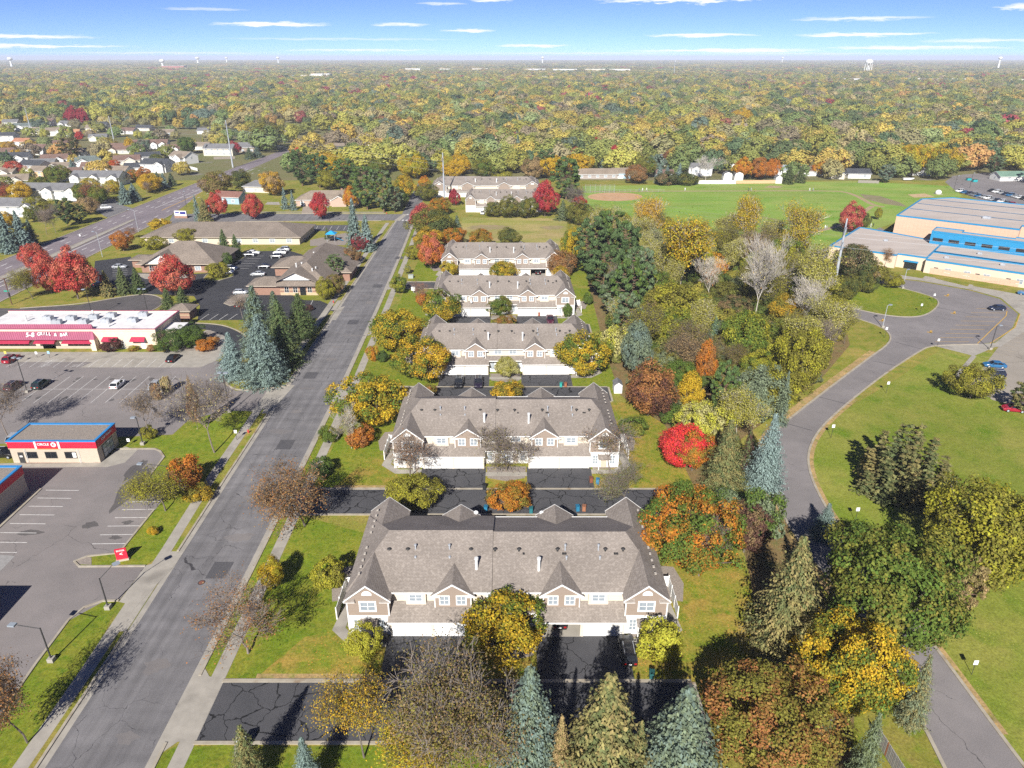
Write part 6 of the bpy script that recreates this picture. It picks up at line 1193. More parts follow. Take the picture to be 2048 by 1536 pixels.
def trunk_for(c, z0, seed, bark):
    g = random.Random(seed); segs = [(Vector((0, 0, -.02)), Vector((0, 0, z0 + .12)), .024, .017, 0)]; p = Vector((0, 0, z0 + .05))
    for k in range(9): q = Vector(c[g.randrange(len(c))]); mid = p.lerp(q, .5) + Vector((0, 0, -.02)); segs += [(p, mid, .012, .008, 1), (mid, q, .008, .003, 1)]
    return tubes('trunk', segs, bark, 5)
def make_decid(kind, n, nb, nl, size, bark=BARK, **kw):
    LIB[kind] = []
    for i in range(n):
        V, T, c = crown(nb, nl, size, seed=sum(map(ord, kind)) * 7 + i, **kw)
        LIB[kind].append((trunk_for(c, kw.get('z0', .12), i, bark), quads_mesh('crown', V, T, LEAF)))
make_decid('maple', 5, 95, 12500, .0135, lump=.225, z0=.08)
make_decid('big', 3, 190, 26000, .0095, lump=.165, z0=.06)
make_decid('oval', 3, 110, 12500, .013, shape='oval', lump=.2, z0=.08)
make_decid('tall', 2, 90, 9500, .014, shape='tall', lump=.22, z0=.1)
make_decid('bush', 3, 46, 4600, .022, lump=.3, z0=.0)
make_decid('bigbush', 2, 120, 14000, .012, lump=.2, z0=.0)
def make_branchy(kind, n, nl, size, bark, levels=5, seed0=0, leafjit=.05, twig=True, **kw):
    LIB[kind] = []
    for i in range(n):
        segs, tips = norm_box(*branches(seed0 + i, levels=levels, **kw), r0=kw.get('r0', .012), pc=96 if kind == 'cotton' else 90); g = np.random.default_rng(seed0 + i)
        tr = tubes('trunk', [s for s in segs if s[4] <= 2], bark, 5); tw = [s for s in segs if s[4] > 2]
        mb = MB()
        for p, q, a, b, *_ in tw: mb.tube(p, q, max(a, .0019), max(b, .0013), n=3, cap=False)
        tp = np.array([t[0] for t in tips]); td = np.array([t[1] for t in tips])
        if nl:
            k = g.choice(len(tp), nl); P = tp[k] + g.normal(0, leafjit, (nl, 3)) * np.array([1, 1, .8]); ct = g.random(len(tp))
            cr = quads_mesh('crown', leaves(P, td[k] + np.array([0, 0, .6]), size, jit=.6), np.stack([np.clip(ct[k] * .6 + g.random(nl) * .4, 0, 1), g.beta(2, 2, nl), g.random(nl)], 1), LEAF)
        else: cr = None
        LIB[kind].append((tr, cr, mb.mesh('twigs', bark)))
TWIGB = mat('twig_bark', (.2, .165, .14), (.15, .12, .1), scale=3)
make_branchy('bare', 3, 1500, .0075, TWIGB, 6, 3, nkid=(3, 4), spread=.62, up=.14, trunk=.1, decay=.74, r0=.015)
make_branchy('rust', 3, 9500, .0082, BARK, 6, 31, leafjit=.045, nkid=(3, 4), spread=.7, up=.12, trunk=.08, decay=.76, r0=.015)
make_branchy('fan', 2, 3200, .0072, TWIGB, 6, 77, leafjit=.03, nkid=(3, 4), spread=.48, up=.3, trunk=.035, decay=.78, r0=.016)
make_branchy('cotton', 3, 16000, .0095, PALEBARK, 6, 51, leafjit=.05, nkid=(3, 4), spread=.45, up=.26, trunk=.12, decay=.76, r0=.012)
make_branchy('white', 2, 700, .009, PALEBARK, 6, 91, leafjit=.03, nkid=(3, 4), spread=.45, up=.28, trunk=.12, decay=.78, r0=.013)
make_branchy('oldoak', 1, 17000, .006, mat('oak_bark', (.2, .17, .145), (.12, .1, .085), scale=3), 6, 121, leafjit=.045, nkid=(3, 5), spread=.7, up=.12, trunk=.1, decay=.76, r0=.02)
def spruce(seed, whorls=30, per=14, width=.5, dense=1.0, droop=.25, z0=.03, size=.016):
    g = np.random.default_rng(seed); P = []; A = []; N = []; T = []
    for w_ in range(whorls):
        z = z0 + (1 - z0) * (w_ / whorls) ** .95; rad = width * (1 - (z - z0) / (1 - z0)) ** .74 * g.uniform(.8, 1.08) + .012; nbr = max(4, int(per * (.35 + .65 * rad / width) * dense))
        for b in range(nbr):
            th = 2 * math.pi * (b + g.random() * .8) / nbr + w_ * 1.3; R_ = rad * g.uniform(.58, 1.14); bt = g.random(); ns = max(3, int(R_ / .032)); dz = droop * g.uniform(.6, 1.3)
            d = np.array([math.cos(th), math.sin(th), 0]); sd = np.array([-math.sin(th), math.cos(th), 0])
            for k in range(ns):
                f = (k + .6) / ns; p = d * R_ * f + np.array([0, 0, z - dz * R_ * f * (1.1 - .5 * f) + .012 * f])
                for s in (-1, 0, 1):
                    wd = .5 * R_ * (1 - f * .75) * .42; pp = p + sd * s * wd * g.uniform(.5, 1.0) + np.array([0, 0, -.012 * abs(s) + g.normal(0, .006)])
                    P.append(pp); A.append(d + sd * s * .8 + np.array([0, 0, -.25])); N.append(np.array([0, 0, 1.0]) + d * .5); T.append((np.clip(bt * .5 + f * .4 + g.random() * .1, 0, 1), g.beta(2, 2), g.random()))
    return leaves(np.array(P), np.array(N), size, aspect=1.7, jit=.35, along=np.array(A)), np.array(T)
def conifer_trunk(h=1, r=.016): return tubes('trunk', [(Vector((0, 0, -.01)), Vector((0, 0, .96 * h)), r, .002, 0)], BARK, 6)
LIB['spruce'] = [(conifer_trunk(), quads_mesh('crown', *spruce(s, 34, 15), LEAF)) for s in (1, 2, 3)]
LIB['bigspruce'] = [(conifer_trunk(), quads_mesh('crown', *spruce(s, 50, 24, size=.0085), LEAF)) for s in (11, 12)]
LIB['slim'] = [(conifer_trunk(), quads_mesh('crown', *spruce(s, 26, 11, droop=.15, dense=.9), LEAF)) for s in (7, 8)]
def pine(seed, nb=80, nl=9500, z0=.12, size=.0125):
    g = np.random.default_rng(seed); c = []; segs = [(Vector((0, 0, -.02)), Vector((g.normal(0, .02), g.normal(0, .02), .95)), .02, .004, 0)]
    for k in range(nb):
        z = z0 + (1 - z0) * (k + .5) / nb; th = k * 2.4 + g.uniform(-.5, .5); rr = (.42 * math.sin(math.pi * min(1, (1 - z) * 1.05 + .12)) ** .7 + .03) * g.uniform(.55, 1.05); q = Vector((rr * math.cos(th), rr * math.sin(th), z + g.normal(0, .01))); c.append(q); segs.append((Vector((0, 0, max(.05, z - .06))), q, .006, .002, 1))
    c = np.array(c); r = g.uniform(.05, .095, nb); pk = g.choice(nb, nl, p=r ** 2 / (r ** 2).sum()); d = unit(g.normal(0, 1, (nl, 3)) + np.array([0, 0, .3])); P = c[pk] + d * np.stack([r[pk], r[pk], r[pk] * .42], 1) * g.uniform(.4, 1.15, nl)[:, None]; ct = g.random(nb)
    return tubes('trunk', segs, mat('pine_bark', (.2, .12, .08), (.14, .09, .06), scale=5), 5), quads_mesh('crown', leaves(P, d, size, aspect=2.0, jit=.5), np.stack([np.clip(ct[pk] * .5 + g.random(nl) * .5, 0, 1), g.beta(2, 2, nl), g.random(nl)], 1), LEAF)
LIB['pine'] = [pine(s) for s in (21, 22, 23)]
def cedar(seed):
    g = np.random.default_rng(seed); Vs, Ts = [], []
    for k in range(26):
        th = k * 2.4; rr = .36 * math.sqrt((k + .5) / 26); h = .92 - .75 * (rr / .36) ** 2 * g.uniform(.5, .9); V, T = spruce(seed * 50 + k, 11, 7, width=.13, droop=-.5, size=.011); V = V * np.array([1, 1, h]); lean = rr * .35
        V[..., 0] += math.cos(th) * (rr + lean * V[..., 2]); V[..., 1] += math.sin(th) * (rr + lean * V[..., 2]); T = T.copy(); T[:, 0] = np.clip(T[:, 0] * .5 + g.random() * .5, 0, 1); Vs.append(V); Ts.append(T)
    return conifer_trunk(.6, .03), quads_mesh('crown', np.concatenate(Vs), np.concatenate(Ts), LEAF)
LIB['cedar'] = [cedar(3)]
def grassclump():
    g = np.random.default_rng(5); n = 900; th = g.uniform(0, 6.28, n); r = .35 * np.sqrt(g.random(n)); P = np.stack([r * np.cos(th), r * np.sin(th), g.uniform(.2, .9, n)], 1); A = np.stack([np.cos(th) * .3, np.sin(th) * .3, np.ones(n)], 1)
    return quads_mesh('blades', leaves(P, np.stack([np.cos(th), np.sin(th), .2 * np.ones(n)], 1), .03, aspect=5, jit=.3, along=A), np.stack([g.random(n), g.beta(2, 2, n), g.random(n)], 1), LEAF)
LIB['grass'] = [(None, grassclump())]

CL = dict(yl=(.5, .34, .03), gold=(.53, .33, .03), yg=(.33, .31, .035), lime=(.44, .43, .055), ol=(.205, .19, .038), gr=(.11, .165, .032), dg=(.08, .12, .042), og=(.5, .19, .03), rust=(.34, .16, .055), br=(.25, .17, .085), tan=(.38, .27, .13), red=(.48, .06, .05), crim=(.36, .045, .06), bred=(.68, .04, .035), sal=(.5, .16, .1), pur=(.11, .055, .045), bs=(.235, .31, .285), bs2=(.165, .22, .185), sp=(.14, .17, .07), tsp=(.3, .25, .1), pg=(.115, .175, .07), pale=(.42, .39, .17), gg=(.19, .23, .14), dk=(.085, .11, .04))
WORD = dict(maple='maple_tree', big='broadleaf_tree', oval='maple_tree', tall='poplar_tree', bush='shrub', bigbush='shrub', bare='bare_tree', rust='sparse_tree', fan='bare_tree', cotton='cottonwood_tree', white='bare_tree', oldoak='old_oak_tree', spruce='spruce_tree', bigspruce='spruce_tree', slim='spruce_tree', pine='pine_tree', cedar='cedar_tree', grass='ornamental_grass')
NTREE = [0]
TAKEN = []
def plant(kind, x, y, h, w_, a, b, label, group=None, proto=None):
    NTREE[0] += 1; i = NTREE[0] if proto is None else proto; p = lib(kind, i); cat = 'shrub' if 'bush' in kind else ('grass' if kind == 'grass' else 'tree')
    a = CL[a] if isinstance(a, str) else a; b = CL[b] if isinstance(b, str) else b
    r = thing(WORD[kind], label, cat, (x, y, 0), random.uniform(0, 6.28), group); r.scale = (w_, w_, h)
    if p[0] and kind not in ('bush',): link('trunk', p[0], r)
    if p[1]: o = link('crown', p[1], r, color=a); o['tint'] = [float(c) for c in b]
    if len(p) > 2: link('twigs', p[2], r)
    TAKEN.append((x, y, w_ * .5)); return r
def T(kind, u, vb, vt, wpx, a, b, label, group=None, hmul=1.0):
    """tree surveyed from the photo: foot (u, vb), top row vt, crown width in pixels"""
    x, y = G(u, vb); h = max(1.0, GZ(vt, y) * hmul); d = depth(y, h * .5)
    if kind in ('spruce', 'slim') and wpx >= 64: kind = 'bigspruce'
    if kind not in ('spruce', 'slim', 'bigspruce', 'pine', 'grass', 'cedar'):     # round crowns: fit the seen top of the outline, not the middle of the crown
        wm = wpx * d / FPX; y += .1 * wm
        for _ in range(12):
            d = depth(y, .54 * h); dp = (CAM_H - .54 * h) / math.hypot(CAM_H - .54 * h, y); half = math.sqrt((.46 * h) ** 2 * (1 - dp * dp) + (wm * .46) ** 2 * dp * dp)
            up_ = y * sP + (.54 * h - CAM_H) * cP; top = 768 - FPX * up_ / d - FPX * half / d; h = max(1.0, h - (vt - top) * d / FPX * .8)
        h = max(h, wm * (.62 if 'bush' in kind or kind in ('rust', 'fan', 'bare') else .8))
    d = depth(y, h * .5); return plant(kind, x, y, h, wpx * d / FPX * (.86 if kind in ('bare', 'rust', 'fan', 'white') else 1), a, b, label, group)
TREES = [
 # foreground
 ('rust', 45, 1500, 1322, 170, 'rust', 'br', 'russet-leaved round tree at the bottom left corner beside the sidewalk'),
 ('fan', 490, 1322, 1168, 205, 'rust', 'br', 'vase-shaped bare tree with a few rusty leaves on the corner lawn before the front townhouses'),
 ('maple', 547, 1180, 1114, 52, 'yl', 'yg', 'small round yellow tree between sidewalk and front row lawn'),
 ('bush', 662, 1176, 1112, 62, 'yg', 'ol', 'yellow-olive bushy tree against the street end of the front row'),
 ('rust', 605, 1062, 922, 175, 'br', 'rust', 'brown thinning tree on the corner of the first cross drive and street'),
 ('maple', 727, 1322, 1248, 66, 'yg', 'lime', 'small bright yellow-green maple before the left end wing of the front row'),
 ('maple', 1010, 1306, 1184, 158, 'yl', 'gr', 'golden-olive maple before the middle entries of the front row'),
 ('bush', 1322, 1322, 1236, 80, 'lime', 'yg', 'lime-green bushy tree before the right end wing of the front row'),
 ('oldoak', 885, 1545, 1292, 285, 'br', 'ol', 'great half-bare tree with grey limbs in the bottom foreground'),
 ('rust', 725, 1530, 1365, 170, 'gold', 'ol', 'golden-leaved sparse tree left of the great half-bare one'),
 ('rust', 800, 1560, 1440, 210, 'yg', 'gold', 'yellow-green sparse tree cut by the bottom edge under the great half-bare one'),
 ('rust', 960, 1545, 1390, 180, 'ol', 'br', 'olive-brown thin tree between the half-bare tree and the pale spruce'),
 ('spruce', 1058, 1560, 1332, 205, 'gg', 'bs2', 'pale green spruce left of the black drive, tallest of the bottom group'),
 ('spruce', 1203, 1600, 1348, 265, 'sp', 'tsp', 'yellow-tipped spruce in the middle of the bottom group'),
 ('spruce', 1348, 1600, 1374, 260, 'bs2', 'gg', 'blue-green spruce right of the yellow-tipped one at the bottom'),
 ('spruce', 505, 1570, 1450, 98, 'tsp', 'sp', 'small olive-yellow spruce beside the white mailbox cluster'),
 ('spruce', 622, 1590, 1474, 90, 'bs', 'bs2', 'small blue spruce at the bottom edge right of the mailboxes'),
 ('spruce', 1118, 1590, 1430, 80, 'tsp', 'tan', 'brownish spruce squeezed between two taller ones at the bottom'), ('spruce', 1268, 1600, 1440, 80, 'tsp', 'sp', 'low tan spruce between the yellow-tipped and blue-green ones'),
 ('big', 1535, 1520, 1396, 255, 'ol', 'rust', 'broad orange and green tree at the bottom right of centre'), ('spruce', 1562, 1298, 1072, 190, 'sp', 'tsp', 'large grey-green spruce between the front row lawn and the big oak'),
 ('big', 1775, 1300, 1040, 268, 'gr', 'ol', 'huge dark green oak beside the school drive'), ('big', 1685, 1440, 1228, 198, 'yl', 'gr', 'brilliant yellow-gold maple below the huge green oak'),
 ('spruce', 1716, 1575, 1425, 85, 'sp', 'gg', 'spruce at the bottom edge beside the plank fence'), ('slim', 1818, 1445, 1308, 78, 'tsp', 'gg', 'thin pale spruce between yellow maple and school drive'), ('spruce', 1640, 1440, 1350, 70, 'gg', 'sp', 'spruce half hidden at the left foot of the yellow-gold maple'),
 ('big', 1970, 1190, 958, 235, 'yg', 'ol', 'large yellow-green ash cut by the right edge'), ('pine', 1905, 1245, 1120, 85, 'tsp', 'tan', 'tan-needled pine behind the huge green oak'),
 ('cedar', 1800, 985, 832, 205, 'sp', 'tsp', 'wide multi-stemmed cedar with brown tips on the school lawn'), ('maple', 1945, 800, 732, 88, 'ol', 'yg', 'round olive maple by the blue cars of the tan lot'), ('pine', 2042, 826, 768, 60, 'dg', 'tsp', 'small dark pine at the right edge before the maroon car'),
 ('big', 1385, 1150, 968, 185, 'gr', 'og', 'wide maple turning green to orange beside the front row right end'), ('bare', 1400, 1160, 1030, 120, 'og', 'br', 'bare grey branches showing through the green and orange maple'), ('maple', 1490, 1110, 1010, 95, 'pur', 'br', 'dark purple-brown tree beside the spruce shade'), ('bush', 1520, 1085, 978, 85, 'gr', 'gg', 'green bushy tree left of the school drive bend'), ('bush', 1460, 1030, 975, 70, 'gg', 'gr', 'grey-green shrub under the olive spruce'),
 ('maple', 1362, 940, 846, 86, 'bred', 'red', 'brilliant scarlet maple, the reddest of all, beside the second row'), ('maple', 1385, 945, 860, 70, 'ol', 'og', 'olive and orange sapling tucked against the scarlet maple'), ('maple', 1400, 890, 796, 92, 'lime', 'pale', 'lime-yellow tree above the scarlet maple'), ('spruce', 1445, 975, 838, 108, 'tsp', 'sp', 'olive spruce right of the scarlet maple'), ('spruce', 1527, 975, 826, 98, 'bs', 'bs', 'silver-blue spruce at the bend of the school drive, tallest of the blues'), ('slim', 1490, 940, 848, 40, 'sp', 'pur', 'narrow dark spruce between olive and silver-blue spruces'), ('spruce', 1645, 1075, 1006, 66, 'bs', 'bs2', 'small blue spruce right at the edge of the school drive'), ('slim', 1590, 1150, 1070, 50, 'bs2', 'sp', 'slender bluish spruce in shade beside the drive'),
 ('maple', 1297, 835, 726, 98, 'rust', 'pur', 'dark russet tree beside the little white shed'), ('bush', 1270, 870, 832, 55, 'gr', 'ol', 'low green shrubs behind the right end of the second row'),
 # woodland belt
 ('pine', 1180, 555, 440, 78, 'pg', 'dg', 'dark green pine nearest the fifth row'), ('pine', 1215, 545, 424, 85, 'pg', 'gr', 'tallest dark pine at the north end of the pine belt'), ('pine', 1245, 590, 450, 85, 'pg', 'dg', 'dark pine in the middle of the belt'), ('pine', 1205, 600, 500, 80, 'dg', 'pg', 'dark pine with a reddish stem'), ('pine', 1255, 655, 520, 80, 'pg', 'gr', 'pine behind the fourth row lawn'), ('pine', 1230, 640, 545, 75, 'dg', 'gg', 'lower pine leaning over the grass strip'), ('pine', 1275, 620, 500, 70, 'pg', 'gg', 'pine beside the pale cottonwood'), ('pine', 1250, 700, 590, 66, 'gg', 'pg', 'grey-green pine at the south end of the belt'), ('bare', 1235, 615, 535, 60, 'br', 'br', 'grey bare tree among the pines'),
 ('maple', 1140, 540, 448, 42, 'yl', 'gr', 'narrow yellow-orange maple behind the fifth row'), ('cotton', 1287, 500, 402, 62, 'gold', 'yl', 'golden birch at the edge of the ball field'), ('cotton', 1300, 520, 460, 60, 'pale', 'gg', 'pale thin cottonwood beside the golden birch'), ('cotton', 1358, 590, 440, 125, 'yg', 'gold', 'large yellow-green cottonwood in the wood, widest at the field edge'), ('cotton', 1295, 560, 495, 50, 'pale', 'lime', 'pale yellow cottonwood above the pines'), ('maple', 1430, 560, 503, 56, 'gold', 'og', 'small orange-gold tree in the middle of the wood'),
 ('white', 1508, 658, 482, 125, 'pale', 'tan', 'tall bare white-limbed cottonwood in the wood'), ('white', 1418, 610, 520, 80, 'og', 'tan', 'leaning white-stemmed bare tree left of the tall white one'), ('white', 1605, 665, 560, 110, 'pale', 'ol', 'bare white-limbed tree near the school loop'), ('cotton', 1493, 520, 406, 72, 'yl', 'yg', 'slim yellow cottonwood standing before the ball field'), ('cotton', 1598, 545, 420, 82, 'yg', 'yl', 'yellow cottonwood near the left end of the school'), ('cotton', 1600, 640, 500, 100, 'yg', 'pale', 'loose yellow-green cottonwood left of the steel pole'), ('cotton', 1450, 560, 480, 60, 'pale', 'yg', 'pale cottonwood behind the orange-gold tree'),
 ('maple', 1345, 668, 582, 130, 'ol', 'yg', 'broad olive-brown oak in the middle of the wood'), ('maple', 1290, 690, 600, 80, 'ol', 'br', 'olive oak behind the grey-green willow'), ('tall', 1270, 760, 636, 56, 'gg', 'bs2', 'grey-green willow beside the third row lawn'), ('bush', 1226, 722, 648, 56, 'pale', 'lime', 'pale cream-leaved bush at the edge of the lawn strip'), ('rust', 1375, 720, 640, 100, 'ol', 'br', 'brown thinning oak below the broad olive one'), ('spruce', 1425, 690, 630, 40, 'bs2', 'pg', 'small blue-green spruce in the wood'), ('spruce', 1442, 718, 688, 26, 'bs2', 'bs', 'tiny blue spruce in the wood'), ('tall', 1410, 772, 680, 42, 'og', 'rust', 'narrow orange tree above the yellow sapling'), ('maple', 1355, 798, 718, 66, 'gr', 'gr', 'fresh green maple behind the russet tree'), ('tall', 1380, 825, 742, 52, 'yl', 'yl', 'bright yellow sapling beside the fresh green maple'), ('pine', 1440, 850, 726, 62, 'pg', 'gr', 'tall green pine behind the lime-yellow tree'), ('bigbush', 1512, 845, 728, 112, 'gg', 'gg', 'large grey-green willow bush by the drive'), ('slim', 1560, 850, 740, 34, 'bs2', 'gg', 'slim blue-green spruce at the wood edge by the drive'),
 ('maple', 1518, 700, 630, 80, 'ol', 'gr', 'olive maple below the tall white-limbed tree'), ('maple', 1560, 740, 678, 56, 'yg', 'lime', 'yellow-green maple near the drive'), ('maple', 1605, 785, 655, 82, 'ol', 'yg', 'dull green tree at the wood edge with a yellow flank'), ('maple', 1516, 755, 700, 62, 'yg', 'gr', 'light green tree in front of the olive maple'), ('maple', 1570, 650, 588, 64, 'ol', 'gold', 'olive and yellow tree beside the bare white limbs'), ('bare', 1648, 725, 640, 76, 'br', 'ol', 'grey bare thicket tree on the bank of the drive'), ('rust', 1690, 690, 620, 46, 'yg', 'ol', 'yellow-green scrub on the bank below the loop'), ('maple', 1470, 640, 590, 64, 'dk', 'br', 'dark understorey tree left of the tall white trunk'), ('rust', 1430, 740, 680, 70, 'ol', 'br', 'brown scrub in the heart of the wood'), ('maple', 1330, 745, 690, 60, 'ol', 'gg', 'olive scrub below the thinning oak'), ('rust', 1480, 745, 690, 60, 'ol', 'br', 'olive-brown scrub right of the tiny blue spruce'), ('bush', 1460, 810, 770, 50, 'gr', 'yg', 'green scrub beside the tall green pine'), ('bush', 1350, 850, 808, 50, 'gr', 'dg', 'deep green bush at the foot of the yellow sapling'), ('rust', 1320, 620, 575, 70, 'yg', 'gold', 'yellow scrub at the foot of the large cottonwood'), ('maple', 1540, 600, 545, 56, 'pale', 'ol', 'pale scrub right of the white-limbed cottonwood'),
 ('maple', 1705, 560, 488, 88, 'dk', 'br', 'dark olive tree behind the steel pole at the school'), ('bigbush', 1692, 600, 548, 50, 'dk', 'ol', 'clipped round yew at the left of three on the loop lawn'), ('bigbush', 1728, 586, 542, 44, 'dk', 'ol', 'clipped round yew in the middle of three on the loop lawn'), ('bush', 1745, 566, 520, 48, 'ol', 'br', 'brownish shrub at the right of three on the loop lawn'), ('bush', 1645, 590, 552, 36, 'og', 'rust', 'orange bush at the foot of the steel pole'), ('maple', 1786, 577, 546, 36, 'ol', 'yg', 'small tree on the loop lawn near the school door'), ('maple', 1698, 468, 406, 48, 'crim', 'sal', 'crimson round tree beside the ball field worn path'), ('bush', 1730, 455, 425, 18, 'dk', 'ol', 'small dark shrub right of the crimson tree'), ('tall', 1755, 440, 414, 14, 'yg', 'ol', 'thin sapling near the school gym'), ('rust', 1770, 535, 500, 30, 'rust', 'tan', 'rusty shrub beside the school entrance'),
 # street maples and row gardens
 ('maple', 792, 705, 618, 96, 'yl', 'gr', 'golden maple on the street lawn by the third row, left of the pair'), ('maple', 850, 762, 678, 104, 'gold', 'gr', 'golden-green maple hiding the left end of the third row'), ('maple', 748, 850, 742, 132, 'yl', 'gr', 'largest golden maple beside the street at the second row'), ('maple', 880, 645, 598, 78, 'gr', 'yl', 'olive-gold maple before the left end of the fourth row'), ('maple', 1162, 752, 662, 95, 'gr', 'yl', 'round green-gold maple at the right end of the third row'), ('maple', 1006, 562, 522, 50, 'yl', 'gr', 'golden round tree before the middle of the fifth row'), ('maple', 1000, 632, 600, 50, 'gr', 'ol', 'green round tree before the middle of the fourth row'), ('bush', 1008, 655, 630, 38, 'rust', 'ol', 'rusty shrub below the green tree of the fourth row'), ('oval', 862, 540, 466, 56, 'sal', 'og', 'salmon-orange maple at the street end of the fifth row'), ('maple', 900, 556, 520, 36, 'yg', 'gold', 'small yellow-green tree at the left wing of the fifth row'), ('maple', 826, 520, 490, 30, 'yg', 'ol', 'small yellow tree beside the fifth row drive'), ('maple', 798, 588, 550, 32, 'gr', 'yg', 'small green tree on the boulevard lawn'), ('fan', 838, 612, 565, 44, 'sal', 'rust', 'pinkish bare tree at the left end of the fourth row'), ('bush', 845, 612, 585, 26, 'og', 'rust', 'small orange bush at the left end of the fourth row'), ('maple', 1122, 552, 500, 58, 'rust', 'br', 'russet tree at the right wing of the fifth row'), ('maple', 1122, 562, 532, 32, 'gold', 'ol', 'small golden tree right of the open garage of the fifth row'), ('bush', 1135, 635, 606, 16, 'gr', 'gr', 'small green conifer-like bush at the right wing of the fourth row'), ('bush', 1175, 610, 585, 18, 'gr', 'dg', 'green shrub beside the fourth row patio'), ('tall', 815, 548, 528, 14, 'yg', 'gg', 'young staked tree on the lawn west of the fifth row'), ('bush', 745, 722, 690, 24, 'og', 'yg', 'orange-tipped shrub under the golden maple pair'), ('bush', 765, 725, 700, 22, 'dg', 'gr', 'dark green shrub under the golden maple pair'),
 ('bare', 818, 962, 862, 130, 'rust', 'br', 'bare spreading tree before the left wing of the second row'), ('bare', 1012, 950, 850, 150, 'ol', 'br', 'bare spreading tree before the middle entries of the second row'), ('bare', 1220, 950, 850, 130, 'ol', 'rust', 'bare spreading tree before the right wing of the second row'), ('maple', 1020, 1025, 962, 82, 'og', 'ol', 'rust-orange round tree behind the front row, in the first cross drive'), ('maple', 822, 1024, 964, 96, 'ol', 'yg', 'olive spreading tree behind the front row left gable'), ('fan', 1250, 1020, 940, 130, 'ol', 'gg', 'half-bare grey thicket behind the front row right gable'), ('white', 702, 900, 820, 66, 'tan', 'pale', 'little white-stemmed bare tree beside the street walk'), ('bush', 720, 895, 850, 50, 'og', 'rust', 'orange bush below the largest golden maple'), ('bush', 645, 952, 912, 46, 'gr', 'dg', 'dark green bush on the street lawn of the second row'), ('maple', 1013, 755, 712, 46, 'pale', 'yg', 'pale yellow tree before the middle of the third row'), ('bush', 1013, 800, 762, 58, 'ol', 'gold', 'olive shrub behind the second row, in the third row drive'), ('bush', 655, 885, 850, 34, 'gr', 'ol', 'green shrub by the boulevard north of the first rows'), ('bush', 860, 794, 768, 26, 'ol', 'rust', 'low shrub at the third row drive beside its left gable'),
 ('oval', 845, 462, 404, 52, 'sal', 'crim', 'pink-red maple beside the street intersection'), ('maple', 868, 485, 432, 82, 'ol', 'dk', 'olive maple south of the pink-red one'), ('maple', 855, 505, 460, 60, 'gold', 'ol', 'orange-olive maple on the street verge'), ('maple', 905, 495, 455, 50, 'og', 'ol', 'orange maple behind the fifth row left gable'), ('spruce', 915, 475, 430, 34, 'bs2', 'sp', 'blue-green spruce beside the vacant field'), ('spruce', 900, 470, 432, 30, 'sp', 'bs2', 'green spruce left of the blue-green one'), ('maple', 962, 496, 457, 46, 'ol', 'og', 'orange-olive round tree behind the fifth row'), ('maple', 1018, 494, 456, 46, 'dk', 'ol', 'dark olive round tree behind the fifth row'), ('maple', 986, 435, 402, 36, 'ol', 'dk', 'left of three dark bushy trees before the far row'), ('maple', 1018, 436, 392, 42, 'ol', 'dk', 'middle and tallest of three dark bushy trees before the far row'), ('maple', 1055, 437, 393, 42, 'ol', 'dk', 'right of three dark bushy trees before the far row'), ('oval', 1090, 434, 360, 46, 'crim', 'red', 'tall crimson maple at the right end of the far row'), ('oval', 908, 412, 376, 22, 'crim', 'crim', 'small crimson tree before the farthest row'), ('maple', 880, 430, 396, 44, 'ol', 'og', 'olive tree with orange flank by the street'), ('maple', 855, 402, 370, 44, 'ol', 'dk', 'olive round tree by the end of the street'), ('tall', 850, 380, 352, 24, 'og', 'gold', 'orange poplar behind the olive round tree'), ('pine', 1132, 400, 316, 68, 'pg', 'gr', 'great round green pine behind the crimson maple'), ('bare', 1145, 432, 372, 60, 'gg', 'br', 'grey half-bare tree below the great green pine'), ('oval', 1158, 420, 390, 30, 'red', 'crim', 'small red tree beside the grey half-bare one'), ('maple', 1160, 450, 404, 52, 'ol', 'dk', 'olive tree at the corner of the ball field'), ('maple', 1005, 382, 346, 50, 'yg', 'ol', 'yellow-green tree before the farthest row'), ('spruce', 1125, 440, 400, 34, 'gg', 'sp', 'grey-green conifer right of the crimson maple'),
 # west side
